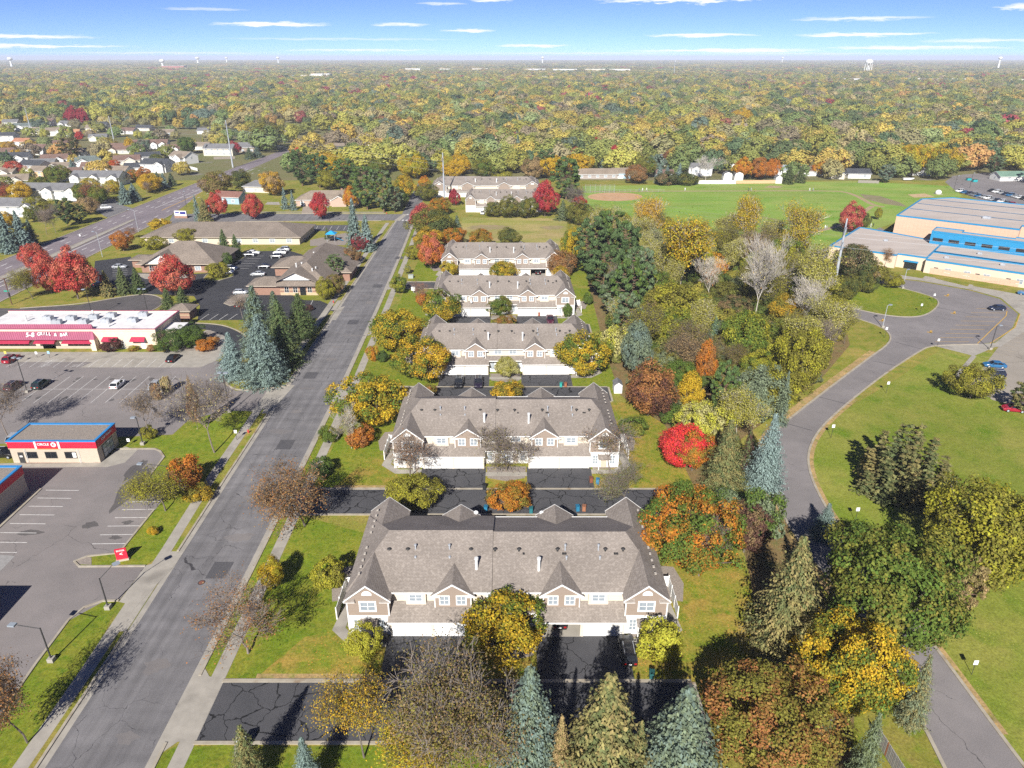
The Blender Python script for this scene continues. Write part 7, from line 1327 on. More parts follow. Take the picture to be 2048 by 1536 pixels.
 ('oval', 152, 600, 496, 84, 'sal', 'red', 'largest salmon-red maple of the three by the office corner'), ('oval', 100, 588, 508, 58, 'sal', 'red', 'middle salmon-red maple of the three by the office corner'), ('oval', 72, 545, 484, 54, 'sal', 'red', 'rear salmon-red maple of the three by the office corner'), ('rust', 62, 600, 540, 64, 'yg', 'ol', 'yellow-olive multi-stem tree left of the salmon-red maples'), ('oval', 348, 594, 508, 78, 'sal', 'red', 'salmon-red maple before the steep-roofed office'), ('maple', 246, 503, 462, 40, 'og', 'rust', 'small orange maple near the highway fence'), ('fan', 262, 480, 455, 34, 'sal', 'tan', 'pinkish thin tree behind the small orange maple'), ('spruce', 218, 592, 540, 36, 'sp', 'tsp', 'left of three spruces in the office bed'), ('spruce', 250, 588, 532, 38, 'sp', 'sp', 'middle of three spruces in the office bed'), ('spruce', 279, 586, 534, 38, 'sp', 'dg', 'right of three spruces in the office bed'), ('spruce', 338, 618, 575, 36, 'dg', 'sp', 'spruce left of the pair by the brick enclosure'), ('spruce', 368, 616, 572, 38, 'dg', 'sp', 'spruce right of the pair by the brick enclosure'), ('spruce', 450, 502, 458, 30, 'sp', 'pg', 'left spruce before the long clinic'), ('spruce', 474, 512, 468, 30, 'sp', 'pg', 'right spruce before the long clinic'), ('bush', 435, 556, 524, 40, 'ol', 'yg', 'yellow-olive shrub on the lot island'), ('bush', 455, 535, 505, 24, 'gr', 'dg', 'green juniper at the end of the steep-roofed office'), ('maple', 376, 488, 466, 40, 'ol', 'yg', 'olive tree behind the steep-roofed office'), ('bush', 308, 500, 472, 40, 'yg', 'ol', 'yellow-green shrub left of the steep roof'), ('bush', 318, 462, 448, 40, 'yl', 'ol', 'yellow bushes at the end of the long clinic'),
 ('spruce', 522, 700, 570, 98, 'sp', 'bs2', 'tall blue-green spruce before the dental office'), ('spruce', 570, 730, 600, 100, 'pg', 'sp', 'dark green spruce right of the tall blue-green one'), ('spruce', 605, 672, 586, 84, 'sp', 'dg', 'dark spruce at the street end of the spruce group'), ('spruce', 470, 755, 664, 80, 'bs', 'bs', 'palest blue spruce at the left of the group'), ('spruce', 533, 765, 628, 118, 'bs', 'bs2', 'largest blue spruce nearest the restaurant driveway'), ('spruce', 560, 690, 582, 84, 'bs2', 'sp', 'blue-green spruce between the two rear ones'), ('bare', 484, 640, 592, 54, 'tan', 'br', 'small bare tree with tan leaves at the lot corner'), ('spruce', 712, 500, 395, 42, 'bs', 'bs2', 'tall slender blue spruce of the street corner pair'), ('spruce', 735, 502, 428, 44, 'bs2', 'bs', 'broader blue spruce of the street corner pair'), ('maple', 720, 503, 466, 38, 'crim', 'pur', 'dark red round shrub-tree below the blue spruce pair'), ('pine', 672, 562, 510, 40, 'gr', 'gg', 'green pine at the side of the dental office'), ('maple', 650, 602, 556, 38, 'ol', 'yg', 'yellow-olive tree at the dental office corner'), ('maple', 672, 590, 546, 36, 'br', 'ol', 'brown tree behind the yellow-olive one'), ('maple', 702, 530, 494, 34, 'br', 'rust', 'brown round tree beside the sidewalk'), ('bush', 690, 535, 508, 24, 'gr', 'dg', 'green shrub beside the brown round tree'), ('bush', 620, 622, 608, 14, 'pur', 'pur', 'purple shrub beside the dental driveway'), ('spruce', 655, 478, 455, 16, 'pg', 'sp', 'little spruce at the playground'),
 ('oval', 437, 438, 382, 40, 'red', 'sal', 'first red maple of three along the cross street, left'), ('oval', 508, 440, 386, 40, 'red', 'sal', 'second red maple of three along the cross street, middle'), ('oval', 642, 440, 382, 38, 'red', 'crim', 'third red maple of three along the cross street, right'), ('oval', 703, 420, 372, 32, 'og', 'gold', 'orange maple before the wide tan rambler'), ('slim', 571, 418, 374, 22, 'bs2', 'bs', 'taller narrow spruce beside the tan drive'), ('slim', 587, 420, 380, 20, 'bs', 'bs2', 'shorter narrow blue spruce beside the tan drive'), ('slim', 397, 442, 388, 22, 'bs2', 'bs', 'slender blue spruce at the highway corner'), ('spruce', 412, 445, 396, 34, 'sp', 'tsp', 'dull green spruce at the highway corner'), ('maple', 432, 395, 346, 62, 'ol', 'br', 'olive spreading tree beside the highway'), ('maple', 482, 378, 340, 42, 'dk', 'ol', 'dark round tree right of the olive spreading one'), ('maple', 545, 392, 340, 48, 'gold', 'tan', 'yellow-tan tree behind the low grey-roofed house'),
 ('pine', 605, 372, 300, 52, 'dg', 'pg', 'left pine of the dark grove behind the rambler'), ('pine', 640, 376, 308, 52, 'pg', 'dg', 'pine behind the rambler ridge'), ('pine', 690, 380, 320, 56, 'pg', 'gr', 'pine right of the rambler ridge'), ('pine', 735, 420, 335, 62, 'gr', 'pg', 'tall near pine by the intersection'), ('pine', 768, 425, 340, 56, 'gr', 'gg', 'tall grey-green pine at the intersection corner'), ('pine', 790, 425, 375, 40, 'gg', 'dk', 'short pine at the stop corner'), ('maple', 660, 380, 350, 50, 'ol', 'yg', 'olive tree between the dark pines'), ('maple', 808, 400, 350, 40, 'gold', 'gr', 'gold-topped green tree left of the narrow far street'), ('maple', 800, 412, 382, 36, 'gr', 'dk', 'green bushy tree left of the narrow far street'), ('oval', 604, 328, 292, 40, 'red', 'crim', 'round red maple above the dark pine grove'),
 ('spruce', 22, 505, 420, 50, 'bs', 'bs2', 'leftmost big blue spruce beside the highway'), ('spruce', 50, 500, 420, 46, 'bs2', 'bs', 'second big blue spruce beside the highway'), ('spruce', 0, 500, 440, 44, 'bs2', 'sp', 'blue spruce cut by the left edge'), ('spruce', 68, 492, 438, 34, 'sp', 'bs2', 'darker spruce at the right of the highway group'), ('maple', 72, 432, 396, 50, 'ol', 'yg', 'olive maple behind the big blue spruces'), ('bare', 92, 470, 420, 40, 'br', 'br', 'grey bare tree left of the highway pines'), ('bare', 110, 468, 412, 38, 'tan', 'br', 'taller grey bare tree left of the highway pines'), ('pine', 136, 452, 398, 40, 'dk', 'pg', 'dark pine before the grey rows'), ('pine', 158, 448, 410, 42, 'dk', 'sp', 'spreading dark pine right of the other'), ('spruce', 252, 408, 364, 34, 'bs', 'bs2', 'blue spruce at the mouth of the side street'), ('spruce', 270, 402, 366, 34, 'bs2', 'bs', 'blue spruce right of the side street pair'), ('rust', 180, 405, 374, 56, 'rust', 'sal', 'rusty red tree before the second grey row'), ('bare', 215, 402, 380, 44, 'tan', 'br', 'grey bare tree beside the white car'), ('bare', 293, 392, 365, 30, 'rust', 'br', 'bare russet tree on the highway verge'), ('spruce', 318, 372, 342, 22, 'bs2', 'sp', 'small spruce left of the verge pair'), ('spruce', 330, 376, 344, 22, 'bs2', 'bs', 'small spruce right of the verge pair'), ('spruce', 345, 372, 345, 24, 'bs2', 'sp', 'blue spruce by the highway beyond the pair'), ('maple', 314, 380, 365, 24, 'yg', 'ol', 'little yellow-green tree on the verge'), ('maple', 288, 362, 335, 28, 'og', 'rust', 'orange tree behind the second grey row'), ('maple', 270, 362, 338, 26, 'ol', 'og', 'olive-orange tree at the end of the second grey row'), ('rust', 10, 405, 368, 46, 'rust', 'red', 'rusty red shrub mass at the left edge'), ('maple', 115, 366, 336, 44, 'ol', 'gr', 'green-brown tree between the grey rows'), ('maple', 28, 352, 322, 34, 'sal', 'red', 'pink tree at the left edge of the west neighbourhood'), ('bush', 40, 318, 298, 26, 'gold', 'yl', 'yellow round bush by the bright lawn'), ('maple', 20, 306, 286, 30, 'gold', 'tan', 'tan-yellow tree at the left edge'), ('pine', 146, 320, 275, 44, 'dk', 'br', 'dark spreading pine above the greenish roof'), ('spruce', 148, 350, 318, 24, 'bs2', 'bs', 'blue spruce behind the second grey row'), ('maple', 228, 340, 320, 24, 'og', 'red', 'orange-red tree beside the brown-and-cream house'), ('tall', 260, 305, 276, 22, 'yl', 'gold', 'tall yellow tree among the brown-roofed rows'), ('oval', 160, 282, 262, 16, 'red', 'red', 'small red tree in the west neighbourhood'), ('oval', 150, 250, 212, 32, 'crim', 'crim', 'crimson tree of a pair west of the power poles, left'), ('oval', 168, 250, 216, 24, 'crim', 'crim', 'crimson tree of a pair west of the power poles, right'), ('maple', 315, 335, 308, 28, 'dg', 'ol', 'dark green tree behind the near-black roof'), ('maple', 470, 310, 283, 24, 'crim', 'crim', 'magenta maple beside the highway power pole'), ('maple', 375, 308, 272, 34, 'gr', 'dg', 'green tree left of the long cream house'), ('maple', 530, 300, 250, 70, 'ol', 'gg', 'big grey-green tree beside the highway'), ('spruce', 500, 318, 295, 28, 'bs2', 'sp', 'dark spruce on the highway bank, left of the pair'), ('spruce', 515, 315, 292, 28, 'sp', 'bs2', 'dark spruce on the highway bank, right of the pair'),
 # commercial corner
 ('bare', 10, 880, 770, 120, 'br', 'br', 'bare tree cut by the left edge behind the car wash'), ('bare', 298, 882, 776, 100, 'tan', 'br', 'small bare tree right of the car wash'), ('bush', 298, 878, 850, 30, 'ol', 'yg', 'olive shrub at the foot of the small bare tree'), ('bare', 424, 912, 762, 135, 'tan', 'pale', 'pale half-dead tree on the lawn between lot and street'), ('tall', 395, 860, 760, 24, 'tan', 'rust', 'tan dead leaves in the crown of the half-dead tree'), ('bush', 372, 978, 908, 66, 'og', 'rust', 'round orange shrub-tree on the store lawn'), ('rust', 325, 1030, 968, 140, 'yg', 'ol', 'sparse yellow spreading tree on the store verge'), ('bush', 305, 1070, 1052, 20, 'gold', 'yg', 'little golden shrub on the verge'), ('bush', 395, 1000, 965, 50, 'ol', 'gold', 'olive bush under the round orange shrub-tree'), ('bigbush', 352, 700, 655, 66, 'dg', 'gr', 'large dark juniper left at the restaurant end'), ('bigbush', 385, 695, 645, 56, 'gr', 'dg', 'large dark juniper right at the restaurant end'), ('bush', 410, 702, 680, 36, 'og', 'rust', 'low orange barberry bed beside the junipers'), ('bush', 424, 690, 672, 26, 'og', 'tan', 'orange barberry at the end of the bed'), ('bush', 225, 702, 692, 40, 'pur', 'pur', 'low purple shrubs along the restaurant wall'), ('bush', 268, 702, 693, 18, 'yg', 'rust', 'small yellow shrub along the restaurant wall'), ('bush', 303, 702, 693, 20, 'rust', 'tan', 'small rusty shrub at the restaurant corner'), ('grass', 335, 785, 755, 28, 'tan', 'pale', 'tan plumes of tall grass in the lot island'), ('grass', 315, 800, 770, 28, 'tan', 'rust', 'tan ornamental grass nearer the car wash'),
 # field edge
 ('oval', 1150, 336, 293, 34, 'crim', 'sal', 'crimson maple at the corner behind the backstop'), ('oval', 1195, 312, 276, 30, 'crim', 'red', 'upright crimson maple of the field-edge group'), ('oval', 1228, 334, 290, 30, 'crim', 'red', 'broad crimson maple right of the field-edge group'), ('oval', 1172, 305, 275, 18, 'red', 'crim', 'thin red maple behind the field-edge group'), ('oval', 1188, 335, 314, 16, 'sal', 'crim', 'small pink maple behind the long brown house'), ('spruce', 1203, 345, 316, 20, 'gg', 'bs2', 'grey spruce before the long brown house'), ('maple', 1272, 368, 332, 46, 'rust', 'br', 'round russet tree at the ball field edge'), ('spruce', 1318, 366, 328, 24, 'bs', 'bs2', 'blue spruce at the left of the field hedge'), ('spruce', 1333, 366, 330, 24, 'bs', 'bs2', 'blue spruce in the field hedge'), ('spruce', 1357, 367, 326, 26, 'bs', 'bs2', 'blue spruce at the right of the field hedge'), ('bush', 1335, 371, 352, 44, 'dk', 'br', 'brown-green hedge shrub, left, at the field edge'), ('bush', 1372, 371, 350, 40, 'dk', 'ol', 'brown-green hedge shrub, right, at the field edge'), ('white', 1412, 362, 316, 48, 'gg', 'gg', 'grey-green tree with pale stems before the deck house'), ('oval', 1486, 360, 314, 40, 'og', 'gold', 'left orange maple of three at the field edge'), ('oval', 1518, 360, 314, 40, 'og', 'rust', 'middle rusty-orange maple of three at the field edge'), ('oval', 1544, 358, 316, 34, 'og', 'og', 'right orange maple of three at the field edge'), ('spruce', 1576, 368, 330, 28, 'sp', 'dk', 'left dark spruce right of the orange maples'), ('spruce', 1600, 366, 330, 24, 'dk', 'sp', 'right dark spruce right of the orange maples'), ('oval', 1648, 352, 318, 40, 'og', 'gold', 'round bright orange tree by the brown-roofed house'), ('oval', 1680, 345, 312, 28, 'red', 'rust', 'red-brown tree right of the round orange one'), ('maple', 1345, 332, 300, 40, 'rust', 'pur', 'dusky red tree behind the blue spruces'), ('oval', 1310, 322, 298, 20, 'red', 'crim', 'small red tree behind the steep gabled house'), ('pine', 1770, 366, 330, 36, 'gg', 'bs2', 'grey-blue spruce at the end of the field houses'), ('maple', 1826, 352, 286, 50, 'yg', 'gold', 'yellow maple left of the big pair by the school lane'), ('maple', 1880, 352, 292, 58, 'yl', 'yg', 'big yellow maple by the school lane'), ('maple', 1800, 340, 286, 44, 'yl', 'gold', 'golden maple behind the field houses'), ('pine', 1985, 352, 312, 34, 'dg', 'gg', 'dark pine beside the green-roofed shed'), ('maple', 1483, 258, 218, 44, 'gold', 'yl', 'brilliant golden tree standing out of the canopy'),
]
for t_ in TREES: T(*t_)

# understorey of the wood between the townhouses and the school drive
WOODS = GP([(1185, 470), (1300, 450), (1480, 490), (1630, 540), (1650, 640), (1685, 660), (1640, 750), (1560, 810), (1480, 870), (1430, 930), (1330, 840), (1250, 770), (1215, 690), (1180, 560)])
def in_poly(x, y, poly):
    c = False
    for i in range(len(poly)):
        (x1, y1), (x2, y2) = poly[i], poly[i - 1]
        if (y1 > y) != (y2 > y) and x < (x2 - x1) * (y - y1) / (y2 - y1) + x1: c = not c
    return c
gw = random.Random(4); UND = [('maple', 'ol', 'yg', 'olive understorey tree'), ('rust', 'br', 'tan', 'brown thinning understorey tree'), ('maple', 'gr', 'yg', 'fresh green understorey tree'), ('rust', 'ol', 'yg', 'yellow-olive scrub tree'), ('bare', 'br', 'ol', 'leafless grey understorey tree'), ('cotton', 'yg', 'pale', 'pale yellow cottonwood sapling')]
MARKS = [(1508, 655, 'the tall bare white-limbed cottonwood'), (1400, 880, 'the lime-yellow tree'), (1297, 835, 'the russet tree by the little shed'), (1215, 545, 'the tallest dark pine'), (1250, 690, 'the southern pine of the belt'), (1667, 600, 'the steel pole at the school'), (1512, 845, 'the grey-green willow bush'), (1287, 500, 'the golden birch'), (1345, 668, 'the broad olive-brown oak'), (1425, 690, 'the small blue-green spruce'), (1605, 785, 'the dull green tree at the wood edge'), (1358, 590, 'the widest cottonwood'), (1410, 772, 'the narrow orange tree'), (1493, 520, 'the slim yellow cottonwood'), (1560, 740, 'the yellow-green maple near the drive'), (1440, 850, 'the tall green pine')]
MARKS = [(*G(u, v), n) for u, v, n in MARKS]
USED = {}
def by_mark(base, x, y, marks):
    """describe a tree by the landmark nearest to it"""
    mx_, my_, n = min(marks, key=lambda m: (m[0] - x) ** 2 + (m[1] - y) ** 2); dx, dy = x - mx_, y - my_
    rel = ('right of' if dx > 0 else 'left of') if abs(dx) > abs(dy) else ('behind' if dy > 0 else 'in front of'); return f'{base} {rel} {n}'
k = 0
for _ in range(4000):
    if k >= 66: break
    x, y = gw.uniform(15, 110), gw.uniform(100, 290)
    if not in_poly(x, y, WOODS) or any((x - a) ** 2 + (y - b) ** 2 < (2.2 + r * .55) ** 2 for a, b, r in TAKEN): continue
    q = UND[gw.choices(range(6), (3.4, 1.2, 5, 3, 1, 3.5))[0]]; h = gw.uniform(8, 13.5); lb = by_mark(q[3], x, y, MARKS); plant(q[0], x, y, h, h * gw.uniform(.75, 1.05), q[1], q[2], lb, lb); k += 1
# ================================================================== THE WIDER CANOPY
def inside(x, y, poly):
    c = False; n = len(poly)
    for i in range(n):
        (x1, y1), (x2, y2) = poly[i], poly[i - 1]
        if (y1 > y) != (y2 > y) and x < (x2 - x1) * (y - y1) / (y2 - y1) + x1: c = not c
    return c
# roofs showing through the canopy, and the white commercial strips near the skyline
hh = [o for o in COL.objects if o.get('category') == 'house' and o.parent is None]
k = 0
SKYM = [(21, 'the far left water tower'), (324, 'the red-brown mid-rise'), (560, 'the faint towers left of the hospital'), (635, 'the white hospital block'), (825, 'the white slab building'), (960, 'the cream warehouse'), (1085, 'the centre water tower'), (1240, 'the white warehouse'), (1349, 'the thin radio mast'), (1480, 'the empty skyline right of the mast'), (1565, 'the tiny white tower'), (1738, 'the many-legged water tower'), (1880, 'the white store rows'), (1999, 'the far right water tower')]
gh = random.Random(55)
for i in range(900):
    if k >= 84: break
    yy = 480 + 900 * gh.random() ** 1.5; xx = gh.uniform(-.7, .7) * yy
    if -200 < xx < -140 or (xx < -190 and yy < 800) or (-40 < xx < 300 and yy < 520): continue
    src = hh[gh.randrange(len(hh))]; c = copy_tree(src); c.location = (xx, yy, gh.uniform(.3, 1.5)); c.rotation_euler = (0, 0, R(gh.uniform(-30, 30))); rf = [ch for ch in src.children if ch.name.startswith('roof')][0].color; nm = 'brown' if rf[0] > rf[2] * 1.5 else ('charcoal' if rf[0] < .1 else 'grey'); ub = 1024 + FPX * xx / depth(yy); mk = min(SKYM, key=lambda m: abs(m[0] - ub))[1]; c['label'] = f'far {nm}-roofed house half hidden by the canopy below {mk}'; c['group'] = c['label']; k += 1
HOUSE_XY = [(o.matrix_basis.translation.x, o.matrix_basis.translation.y) for o in COL.objects if o.get('category') in ('house', 'row house', 'townhouse')]
OPEN = [GP([(1150, 470), (1160, 366), (1310, 374), (1390, 368), (1920, 364), (2100, 372), (2300, 420), (2300, 600), (1640, 520)]), [(-188, 0), (-184, 760), (-150, 760), (-150, 0)], [(-60, 0), (-62, 425), (-38, 425), (-30, 0)], GP([(1890, 368), (1880, 350), (1960, 342), (2200, 350), (2200, 372)])]
def free(x, y, r=3):
    for p in OPEN:
        if inside(x, y, p): return False
    for hx, hy in HOUSE_XY:
        if abs(x - hx) < 9 and -9 < y - hy < 15: return False
    for tx, ty, tr in TAKEN:
        if (x - tx) ** 2 + (y - ty) ** 2 < (tr + r) ** 2 * .7: return False
    return True
FOREST_RAMP = [(0, (0.427, 0.403, 0.091)), (.17, (0.537, 0.427, 0.104)), (.28, (0.287, 0.305, 0.085)), (.43, (0.195, 0.256, 0.091)), (.54, (0.573, 0.415, 0.104)), (.6, (0.354, 0.305, 0.171)), (.67, (0.104, 0.159, 0.085)), (.75, (0.451, 0.378, 0.183)), (.82, (0.317, 0.256, 0.177)), (.88, (0.488, 0.293, 0.11)), (.898, (0.427, 0.073, 0.11)), (.915, (0.305, 0.366, 0.159)), (.955, (0.159, 0.213, 0.165))]
FLEAF = leafmat('canopy_leaves', FOREST_RAMP)
cand = []
g = random.Random(99)
y = 300.0
while y < 2600:
    s = 14 + y * .0042; half = y * .78 + 40; x = -half
    while x < half:
        px, py = x + g.uniform(-.42, .42) * s, y + g.uniform(-.42, .42) * s; x += s
        v_ = 1024 + FPX * px / depth(py)
        if v_ < -260 or v_ > 2300: continue
        west = px < -188
        if py < 430 and not (west or px > 250): continue
        if west and py < 800:
            if g.random() > .3: continue
        elif -188 <= px <= -40 and py < 430: continue
        elif g.random() < .1: continue
        if py < 1500 and not free(px, py): continue
        cand.append((px, py))
    y += s
cand.sort(key=lambda p: p[1] ** 2 + p[0] ** 2)
HM = [(*G(u, v), n) for u, v, n in ((437, 312, 'the long cream house with solar panels'), (356, 328, 'the white house west of the highway'), (178, 332, 'the greenish-roofed house'), (110, 328, 'the house by the bright green lawn'), (42, 296, 'the rust-orange roof'), (230, 290, 'the second power pole'), (62, 262, 'the leftmost power pole'), (842, 302, 'the plain white two-storey house'), (785, 335, 'the brown-roofed house with white carport'), (889, 402, 'the farthest townhouse row'), (655, 412, 'the wide tan rambler'), (562, 274, 'the white rambler by the highway'), (30, 330, 'the grey-roofed house at the left edge'), (196, 282, 'the grey-roofed cottage'), (1195, 358, 'the long low brown house'))]
n_ind = max(0, 350 - sum(1 for o in COL.objects if o.get('category') == 'tree'))
GEN = [('maple', 'yg', 'yl', 'yellow-green ash'), ('maple', 'yl', 'gold', 'golden-yellow maple'), ('maple', 'ol', 'gr', 'dull green oak'), ('maple', 'tan', 'br', 'tan-brown thinning tree'), ('pine', 'dg', 'pg', 'dark evergreen')]
for k, (px, py) in enumerate(cand[:n_ind]):
    q = GEN[g.choices(range(5), (4, 3, 3, 1.6, 1))[0]]; h = g.uniform(10, 15.5) * (.66 if px < -188 else 1); lb = by_mark(q[3], px, py, HM); plant(q[0], px, py, h, h * g.uniform(.9, 1.2), q[1], q[2], lb, lb)
rest = cand[n_ind:]
# prototypes for the far canopy, never linked to the scene on their own
pc = bpy.data.collections.new('canopy_forms')
def far_form(nb, nl, size, shape, lump, z0, seed):
    V, T_, c = crown(nb, nl, size, shape, lump, z0, seed, jit=.34); me = quads_mesh('canopy_form', V, T_, FLEAF); o = bpy.data.objects.new('canopy_form', me); pc.objects.link(o); return o
for i in range(5): far_form(44, 2300, .03, 'round', .27, .04, 500 + i)
for i in range(2): far_form(40, 1900, .03, 'oval', .27, .04, 520 + i)
o = bpy.data.objects.new('canopy_form', quads_mesh('canopy_form', *spruce(9, 14, 9, size=.035), FLEAF)); pc.objects.link(o)
# beyond 2.6 km whole groups of crowns stand as one form
def group_form(seed):
    gg = np.random.default_rng(seed); Vs, Ts = [], []
    for k in range(9):
        V, T_, c = crown(9, 90, .12, 'round', .5, .02, seed * 20 + k, jit=.3); sx = gg.uniform(.32, .5); V = V * np.array([sx, sx, gg.uniform(.65, 1.05)]); V[..., 0] += gg.uniform(-.42, .42); V[..., 1] += gg.uniform(-.42, .42); T_ = T_.copy(); T_[:, 1] = np.clip(T_[:, 1] * .5 + gg.random() * .6 - .05, 0, 1); T_[:, 2] = gg.random(); Vs.append(V); Ts.append(T_)
    o = bpy.data.objects.new('canopy_form', quads_mesh('canopy_form', np.concatenate(Vs), np.concatenate(Ts), FLEAF)); pc.objects.link(o)
for i in range(3): group_form(40 + i)
FORMS = list(pc.objects)
def canopy(name, pts, label, pc=None):
    """pts rows: x, y, width, height, turn, form index"""
    a = np.array(pts, dtype=np.float32); me = bpy.data.meshes.new(name); me.vertices.add(len(a)); co = np.zeros((len(a), 3), np.float32); co[:, :2] = a[:, :2]; me.vertices.foreach_set('co', co.reshape(-1))
    s = me.attributes.new('size', 'FLOAT_VECTOR', 'POINT'); s.data.foreach_set('vector', np.stack([a[:, 2], a[:, 2], a[:, 3]], 1).reshape(-1)); r = me.attributes.new('turn', 'FLOAT_VECTOR', 'POINT'); r.data.foreach_set('vector', np.stack([a[:, 4] * 0, a[:, 4] * 0, a[:, 4]], 1).reshape(-1))
    ix = me.attributes.new('form', 'INT', 'POINT'); ix.data.foreach_set('value', a[:, 5].astype(np.int32))
    ob = link(name, me); tag(ob, label, 'woodland', None, 'stuff')
    ng = bpy.data.node_groups.new('plant_canopy', 'GeometryNodeTree'); ng.interface.new_socket('Geometry', in_out='INPUT', socket_type='NodeSocketGeometry'); ng.interface.new_socket('Geometry', in_out='OUTPUT', socket_type='NodeSocketGeometry')
    N = ng.nodes; Lk = ng.links; gi = N.new('NodeGroupInput'); go = N.new('NodeGroupOutput'); ip = N.new('GeometryNodeInstanceOnPoints'); join = N.new('GeometryNodeCollectionInfo'); join.inputs[0].default_value = pc or globals()['pc']; join.inputs['Separate Children'].default_value = True; join.inputs['Reset Children'].default_value = True
    Lk.new(gi.outputs[0], ip.inputs['Points']); Lk.new(join.outputs[0], ip.inputs['Instance']); ip.inputs['Pick Instance'].default_value = True
    def na(nm, dt):
        x = N.new('GeometryNodeInputNamedAttribute'); x.data_type = dt; x.inputs[0].default_value = nm; return x.outputs[0]
    Lk.new(na('form', 'INT'), ip.inputs['Instance Index']); Lk.new(na('size', 'FLOAT_VECTOR'), ip.inputs['Scale'])
    e2r = N.new('FunctionNodeEulerToRotation'); Lk.new(na('turn', 'FLOAT_VECTOR'), e2r.inputs[0]); Lk.new(e2r.outputs[0], ip.inputs['Rotation']); Lk.new(ip.outputs[0], go.inputs[0])
    mo = ob.modifiers.new('canopy', 'NODES'); mo.node_group = ng; return ob
rows = []
for px, py in rest:
    h = g.uniform(10.5, 17.5) * (1 + .22 * min(1, py / 2500)) * (.62 if px < -188 and py < 820 else 1); k = g.choices(range(8), (3, 3, 3, 3, 3, 2, 2, .9))[0]; wd = h * (g.uniform(.95, 1.4) if k < 7 else .5); rows.append((px, py, wd, h * (1.1 if k == 7 else 1), g.uniform(0, 6.28), k))
far = []
y = 2600.0
while y < 15500:
    s = max(32, y * .0118); half = y * .75; x = -half
    while x < half:
        if g.random() > .06: far.append((x + g.uniform(-.4, .4) * s, y + g.uniform(-.4, .4) * s, s * g.uniform(1.3, 1.9), g.uniform(9, 15), g.uniform(0, 6.28), 8 + g.randrange(3)))
        x += s
    y += s
und = []
for _ in range(900):
    x, y = g.uniform(15, 112), g.uniform(92, 292)
    if in_poly(x, y, WOODS): und.append((x, y, g.uniform(3, 6), g.uniform(2.2, 5.5), g.uniform(0, 6.28), g.randrange(3)))
pc2 = bpy.data.collections.new('undergrowth_forms')
ULEAF = leafmat('undergrowth_leaves', [(0, (.19, .18, .04)), (.3, (.12, .165, .04)), (.5, (.2, .21, .05)), (.7, (.3, .27, .05)), (.85, (.16, .19, .1))])
for i in range(3): o = bpy.data.objects.new('undergrowth_form', quads_mesh('undergrowth_form', *crown(40, 1900, .03, 'round', .28, .0, 700 + i)[:2], ULEAF)); pc2.objects.link(o)
canopy('undergrowth', und, 'tangled undergrowth filling the wood beside the school drive', pc2)
canopy('suburban_woodland', rows + far, 'endless autumn tree canopy of the suburbs running out to the horizon')
def tower(u, vb, hgt, wd, kind, label, y=None):
    yy = y; xx = (u - 1024) / FPX * depth(yy, 40); t = thing('water_tower', label, 'water tower', (xx, yy, 0))
    WT = mat('tower_white', (.75, .76, .75), (.68, .69, .68), scale=.05, rough=.5)
    m = MB(); m.ell((0, 0, hgt - wd * .33), (wd / 2, wd / 2, wd * .33), 16, 10); m.build('tank', WT, t, smooth=True)
    if kind == 'legs':
        for k in range(8): a = k * math.pi / 4; MB().tube((math.cos(a) * wd * .5, math.sin(a) * wd * .5, 0), (math.cos(a) * wd * .42, math.sin(a) * wd * .42, hgt - wd * .35), wd * .03, n=5).build('leg', WT, t)
        MB().tube((0, 0, 0), (0, 0, hgt - wd * .5), wd * .06, n=8).build('riser', WT, t)
    else: MB().tube((0, 0, 0), (0, 0, hgt - wd * .4), wd * .22, wd * .16, n=12).build('shaft', WT, t)
tower(1738, 136, 58, 32, 'legs', 'many-legged pale water tower on the right skyline', 3300)
tower(1999, 126, 68, 22, 'stem', 'white water tower at the far right skyline', 4300); tower(21, 128, 66, 30, 'stem', 'white water tower at the far left skyline', 4700); tower(324, 133, 56, 28, 'stem', 'water tower beside the red building on the left skyline', 4300)
tower(395, 122, 70, 40, 'stem', 'distant water tower right of the red building', 7500); tower(453, 121, 68, 34, 'stem', 'faint water tower left of centre', 9000); tower(556, 123, 70, 34, 'stem', 'faint water tower above the white hospital', 7800); tower(1085, 121, 72, 36, 'stem', 'distant water tower above the white shopping strip', 8000); tower(1565, 119, 68, 30, 'stem', 'tiny white water tower right of centre', 9000)
def bigbox(u, v, y, L, D, h, c, label):
    xx = (u - 1024) / FPX * depth(y, h); t = thing('commercial_building', label, 'building', (xx, y, 0), 0, 'pale buildings near the skyline')
    MB().box(-L / 2, L / 2, 0, D, 0, h).build('wall', SIDING, t, color=c); MB().box(-L / 2 - .5, L / 2 + .5, -.5, D + .5, h, h + .8).build('roof', WHITEROOF, t)
    for k in range(max(2, int(L / 12))): link('window', cached('bbw', lambda: MB().box(-3, 3, -.2, .1, 0, 2.5).mesh('window', DGLASS)), t, (-L / 2 + 6 + k * 12, 0, h * .45))
bigbox(345, 127, 4200, 120, 40, 22, (.35, .12, .1), 'red-brown mid-rise on the left skyline'); bigbox(640, 139, 2300, 55, 40, 20, W, 'tall white hospital block on the left skyline'); bigbox(612, 141, 2320, 34, 30, 16, W, 'lower white wing left of the hospital block'); bigbox(590, 142, 2340, 26, 30, 13.5, CR, 'small pale block at the hospital left end')
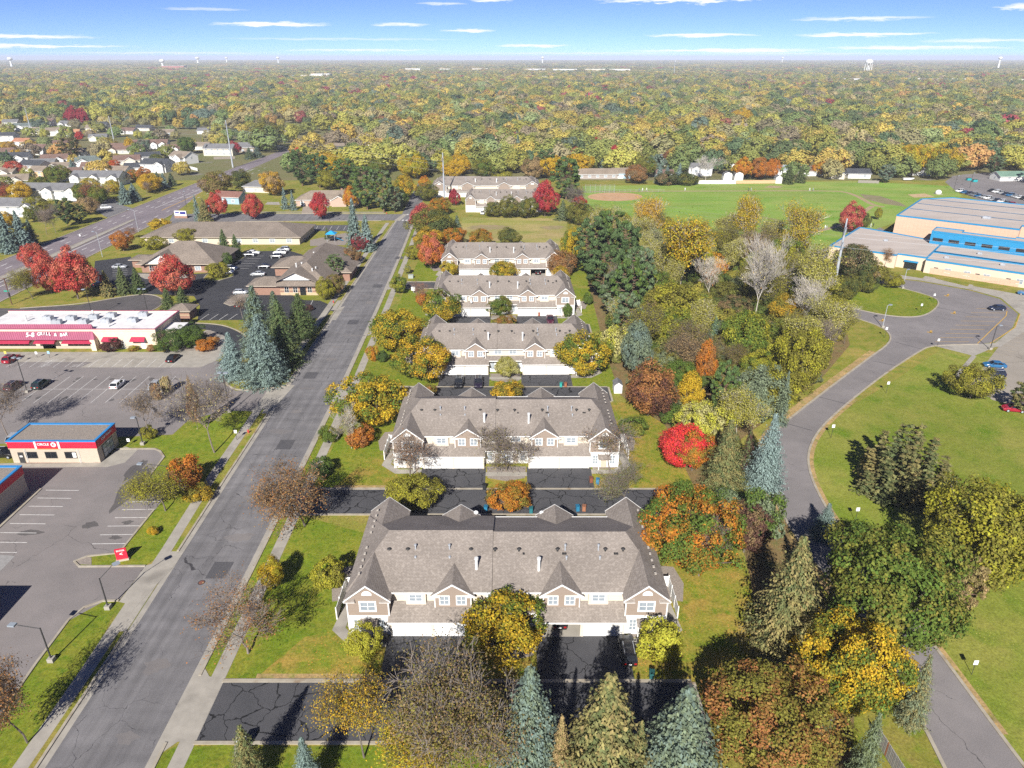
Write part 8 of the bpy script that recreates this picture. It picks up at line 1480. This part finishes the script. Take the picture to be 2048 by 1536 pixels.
for u, y, L, h, c, lb in [(825, 3600, 110, 20, W, 'white slab building left of centre skyline'), (890, 3700, 90, 17, W, 'low white shed left of centre skyline'), (960, 3700, 120, 18, CR, 'cream warehouse near the centre skyline'), (1070, 3500, 150, 20, W, 'white mall roof at the centre skyline'), (1130, 3500, 170, 19, W, 'white store roof right of the mall'), (1190, 3520, 150, 19, CR, 'cream store roof right of centre'), (1240, 3500, 150, 19, W, 'white warehouse right of centre'), (1082, 2300, 60, 16, W, 'small white building below the mall'), (1115, 2300, 40, 15, CR, 'small cream building below the mall'), (1275, 1900, 60, 15, CR, 'pale school roof in the right canopy'), (1350, 1900, 90, 15, W, 'long white roof in the right canopy'), (1405, 1500, 40, 13, W, 'white church-like roof in the right canopy'), (1715, 2000, 110, 17, W, 'white store under the many-legged tower'), (1850, 2000, 120, 17, W, 'white store row right of the many-legged tower'), (1910, 2000, 90, 17, CR, 'cream store row right of the many-legged tower'), (2030, 1950, 110, 17, CR, 'cream long building at the right edge canopy'), (30, 2100, 50, 15, W, 'white roof at the left edge canopy'), (900, 2500, 60, 15, CR, 'cream roof left of centre canopy'), (810, 2450, 50, 15, W, 'white roof in the canopy left of centre')]: bigbox(u, 0, y, L * .62, 30, h * .84, c, lb)
t = thing('radio_mast', 'thin radio mast above the right canopy', 'mast', ((1349 - 1024) / FPX * depth(2800, 30), 2800, 0)); MB().tube((0, 0, 0), (0, 0, 62), 1.2, .6, n=4).build('mast', METAL, t); MB().box(-1.6, 1.6, -1.6, 1.6, 50, 54).build('antenna', METAL, t)
# haze over the plain
hz = MB().box(-13500, 13500, -350, 16500, -1.5, 84).mesh('haze', [])
hm = bpy.data.materials.new('haze_air'); hm.use_nodes = True; nn = hm.node_tree.nodes; nn.clear(); oo = nn.new('ShaderNodeOutputMaterial'); pv = nn.new('ShaderNodeVolumePrincipled'); pv.inputs['Color'].default_value = (.88, .93, 1, 1); pv.inputs['Density'].default_value = 1.2e-4; pv.inputs['Anisotropy'].default_value = -.05
hm.node_tree.links.new(pv.outputs[0], oo.inputs['Volume']); hz.materials.clear(); hz.materials.append(hm); ho = link('haze', hz); tag(ho, 'thin blue autumn haze over the plain', 'haze', None, 'stuff')
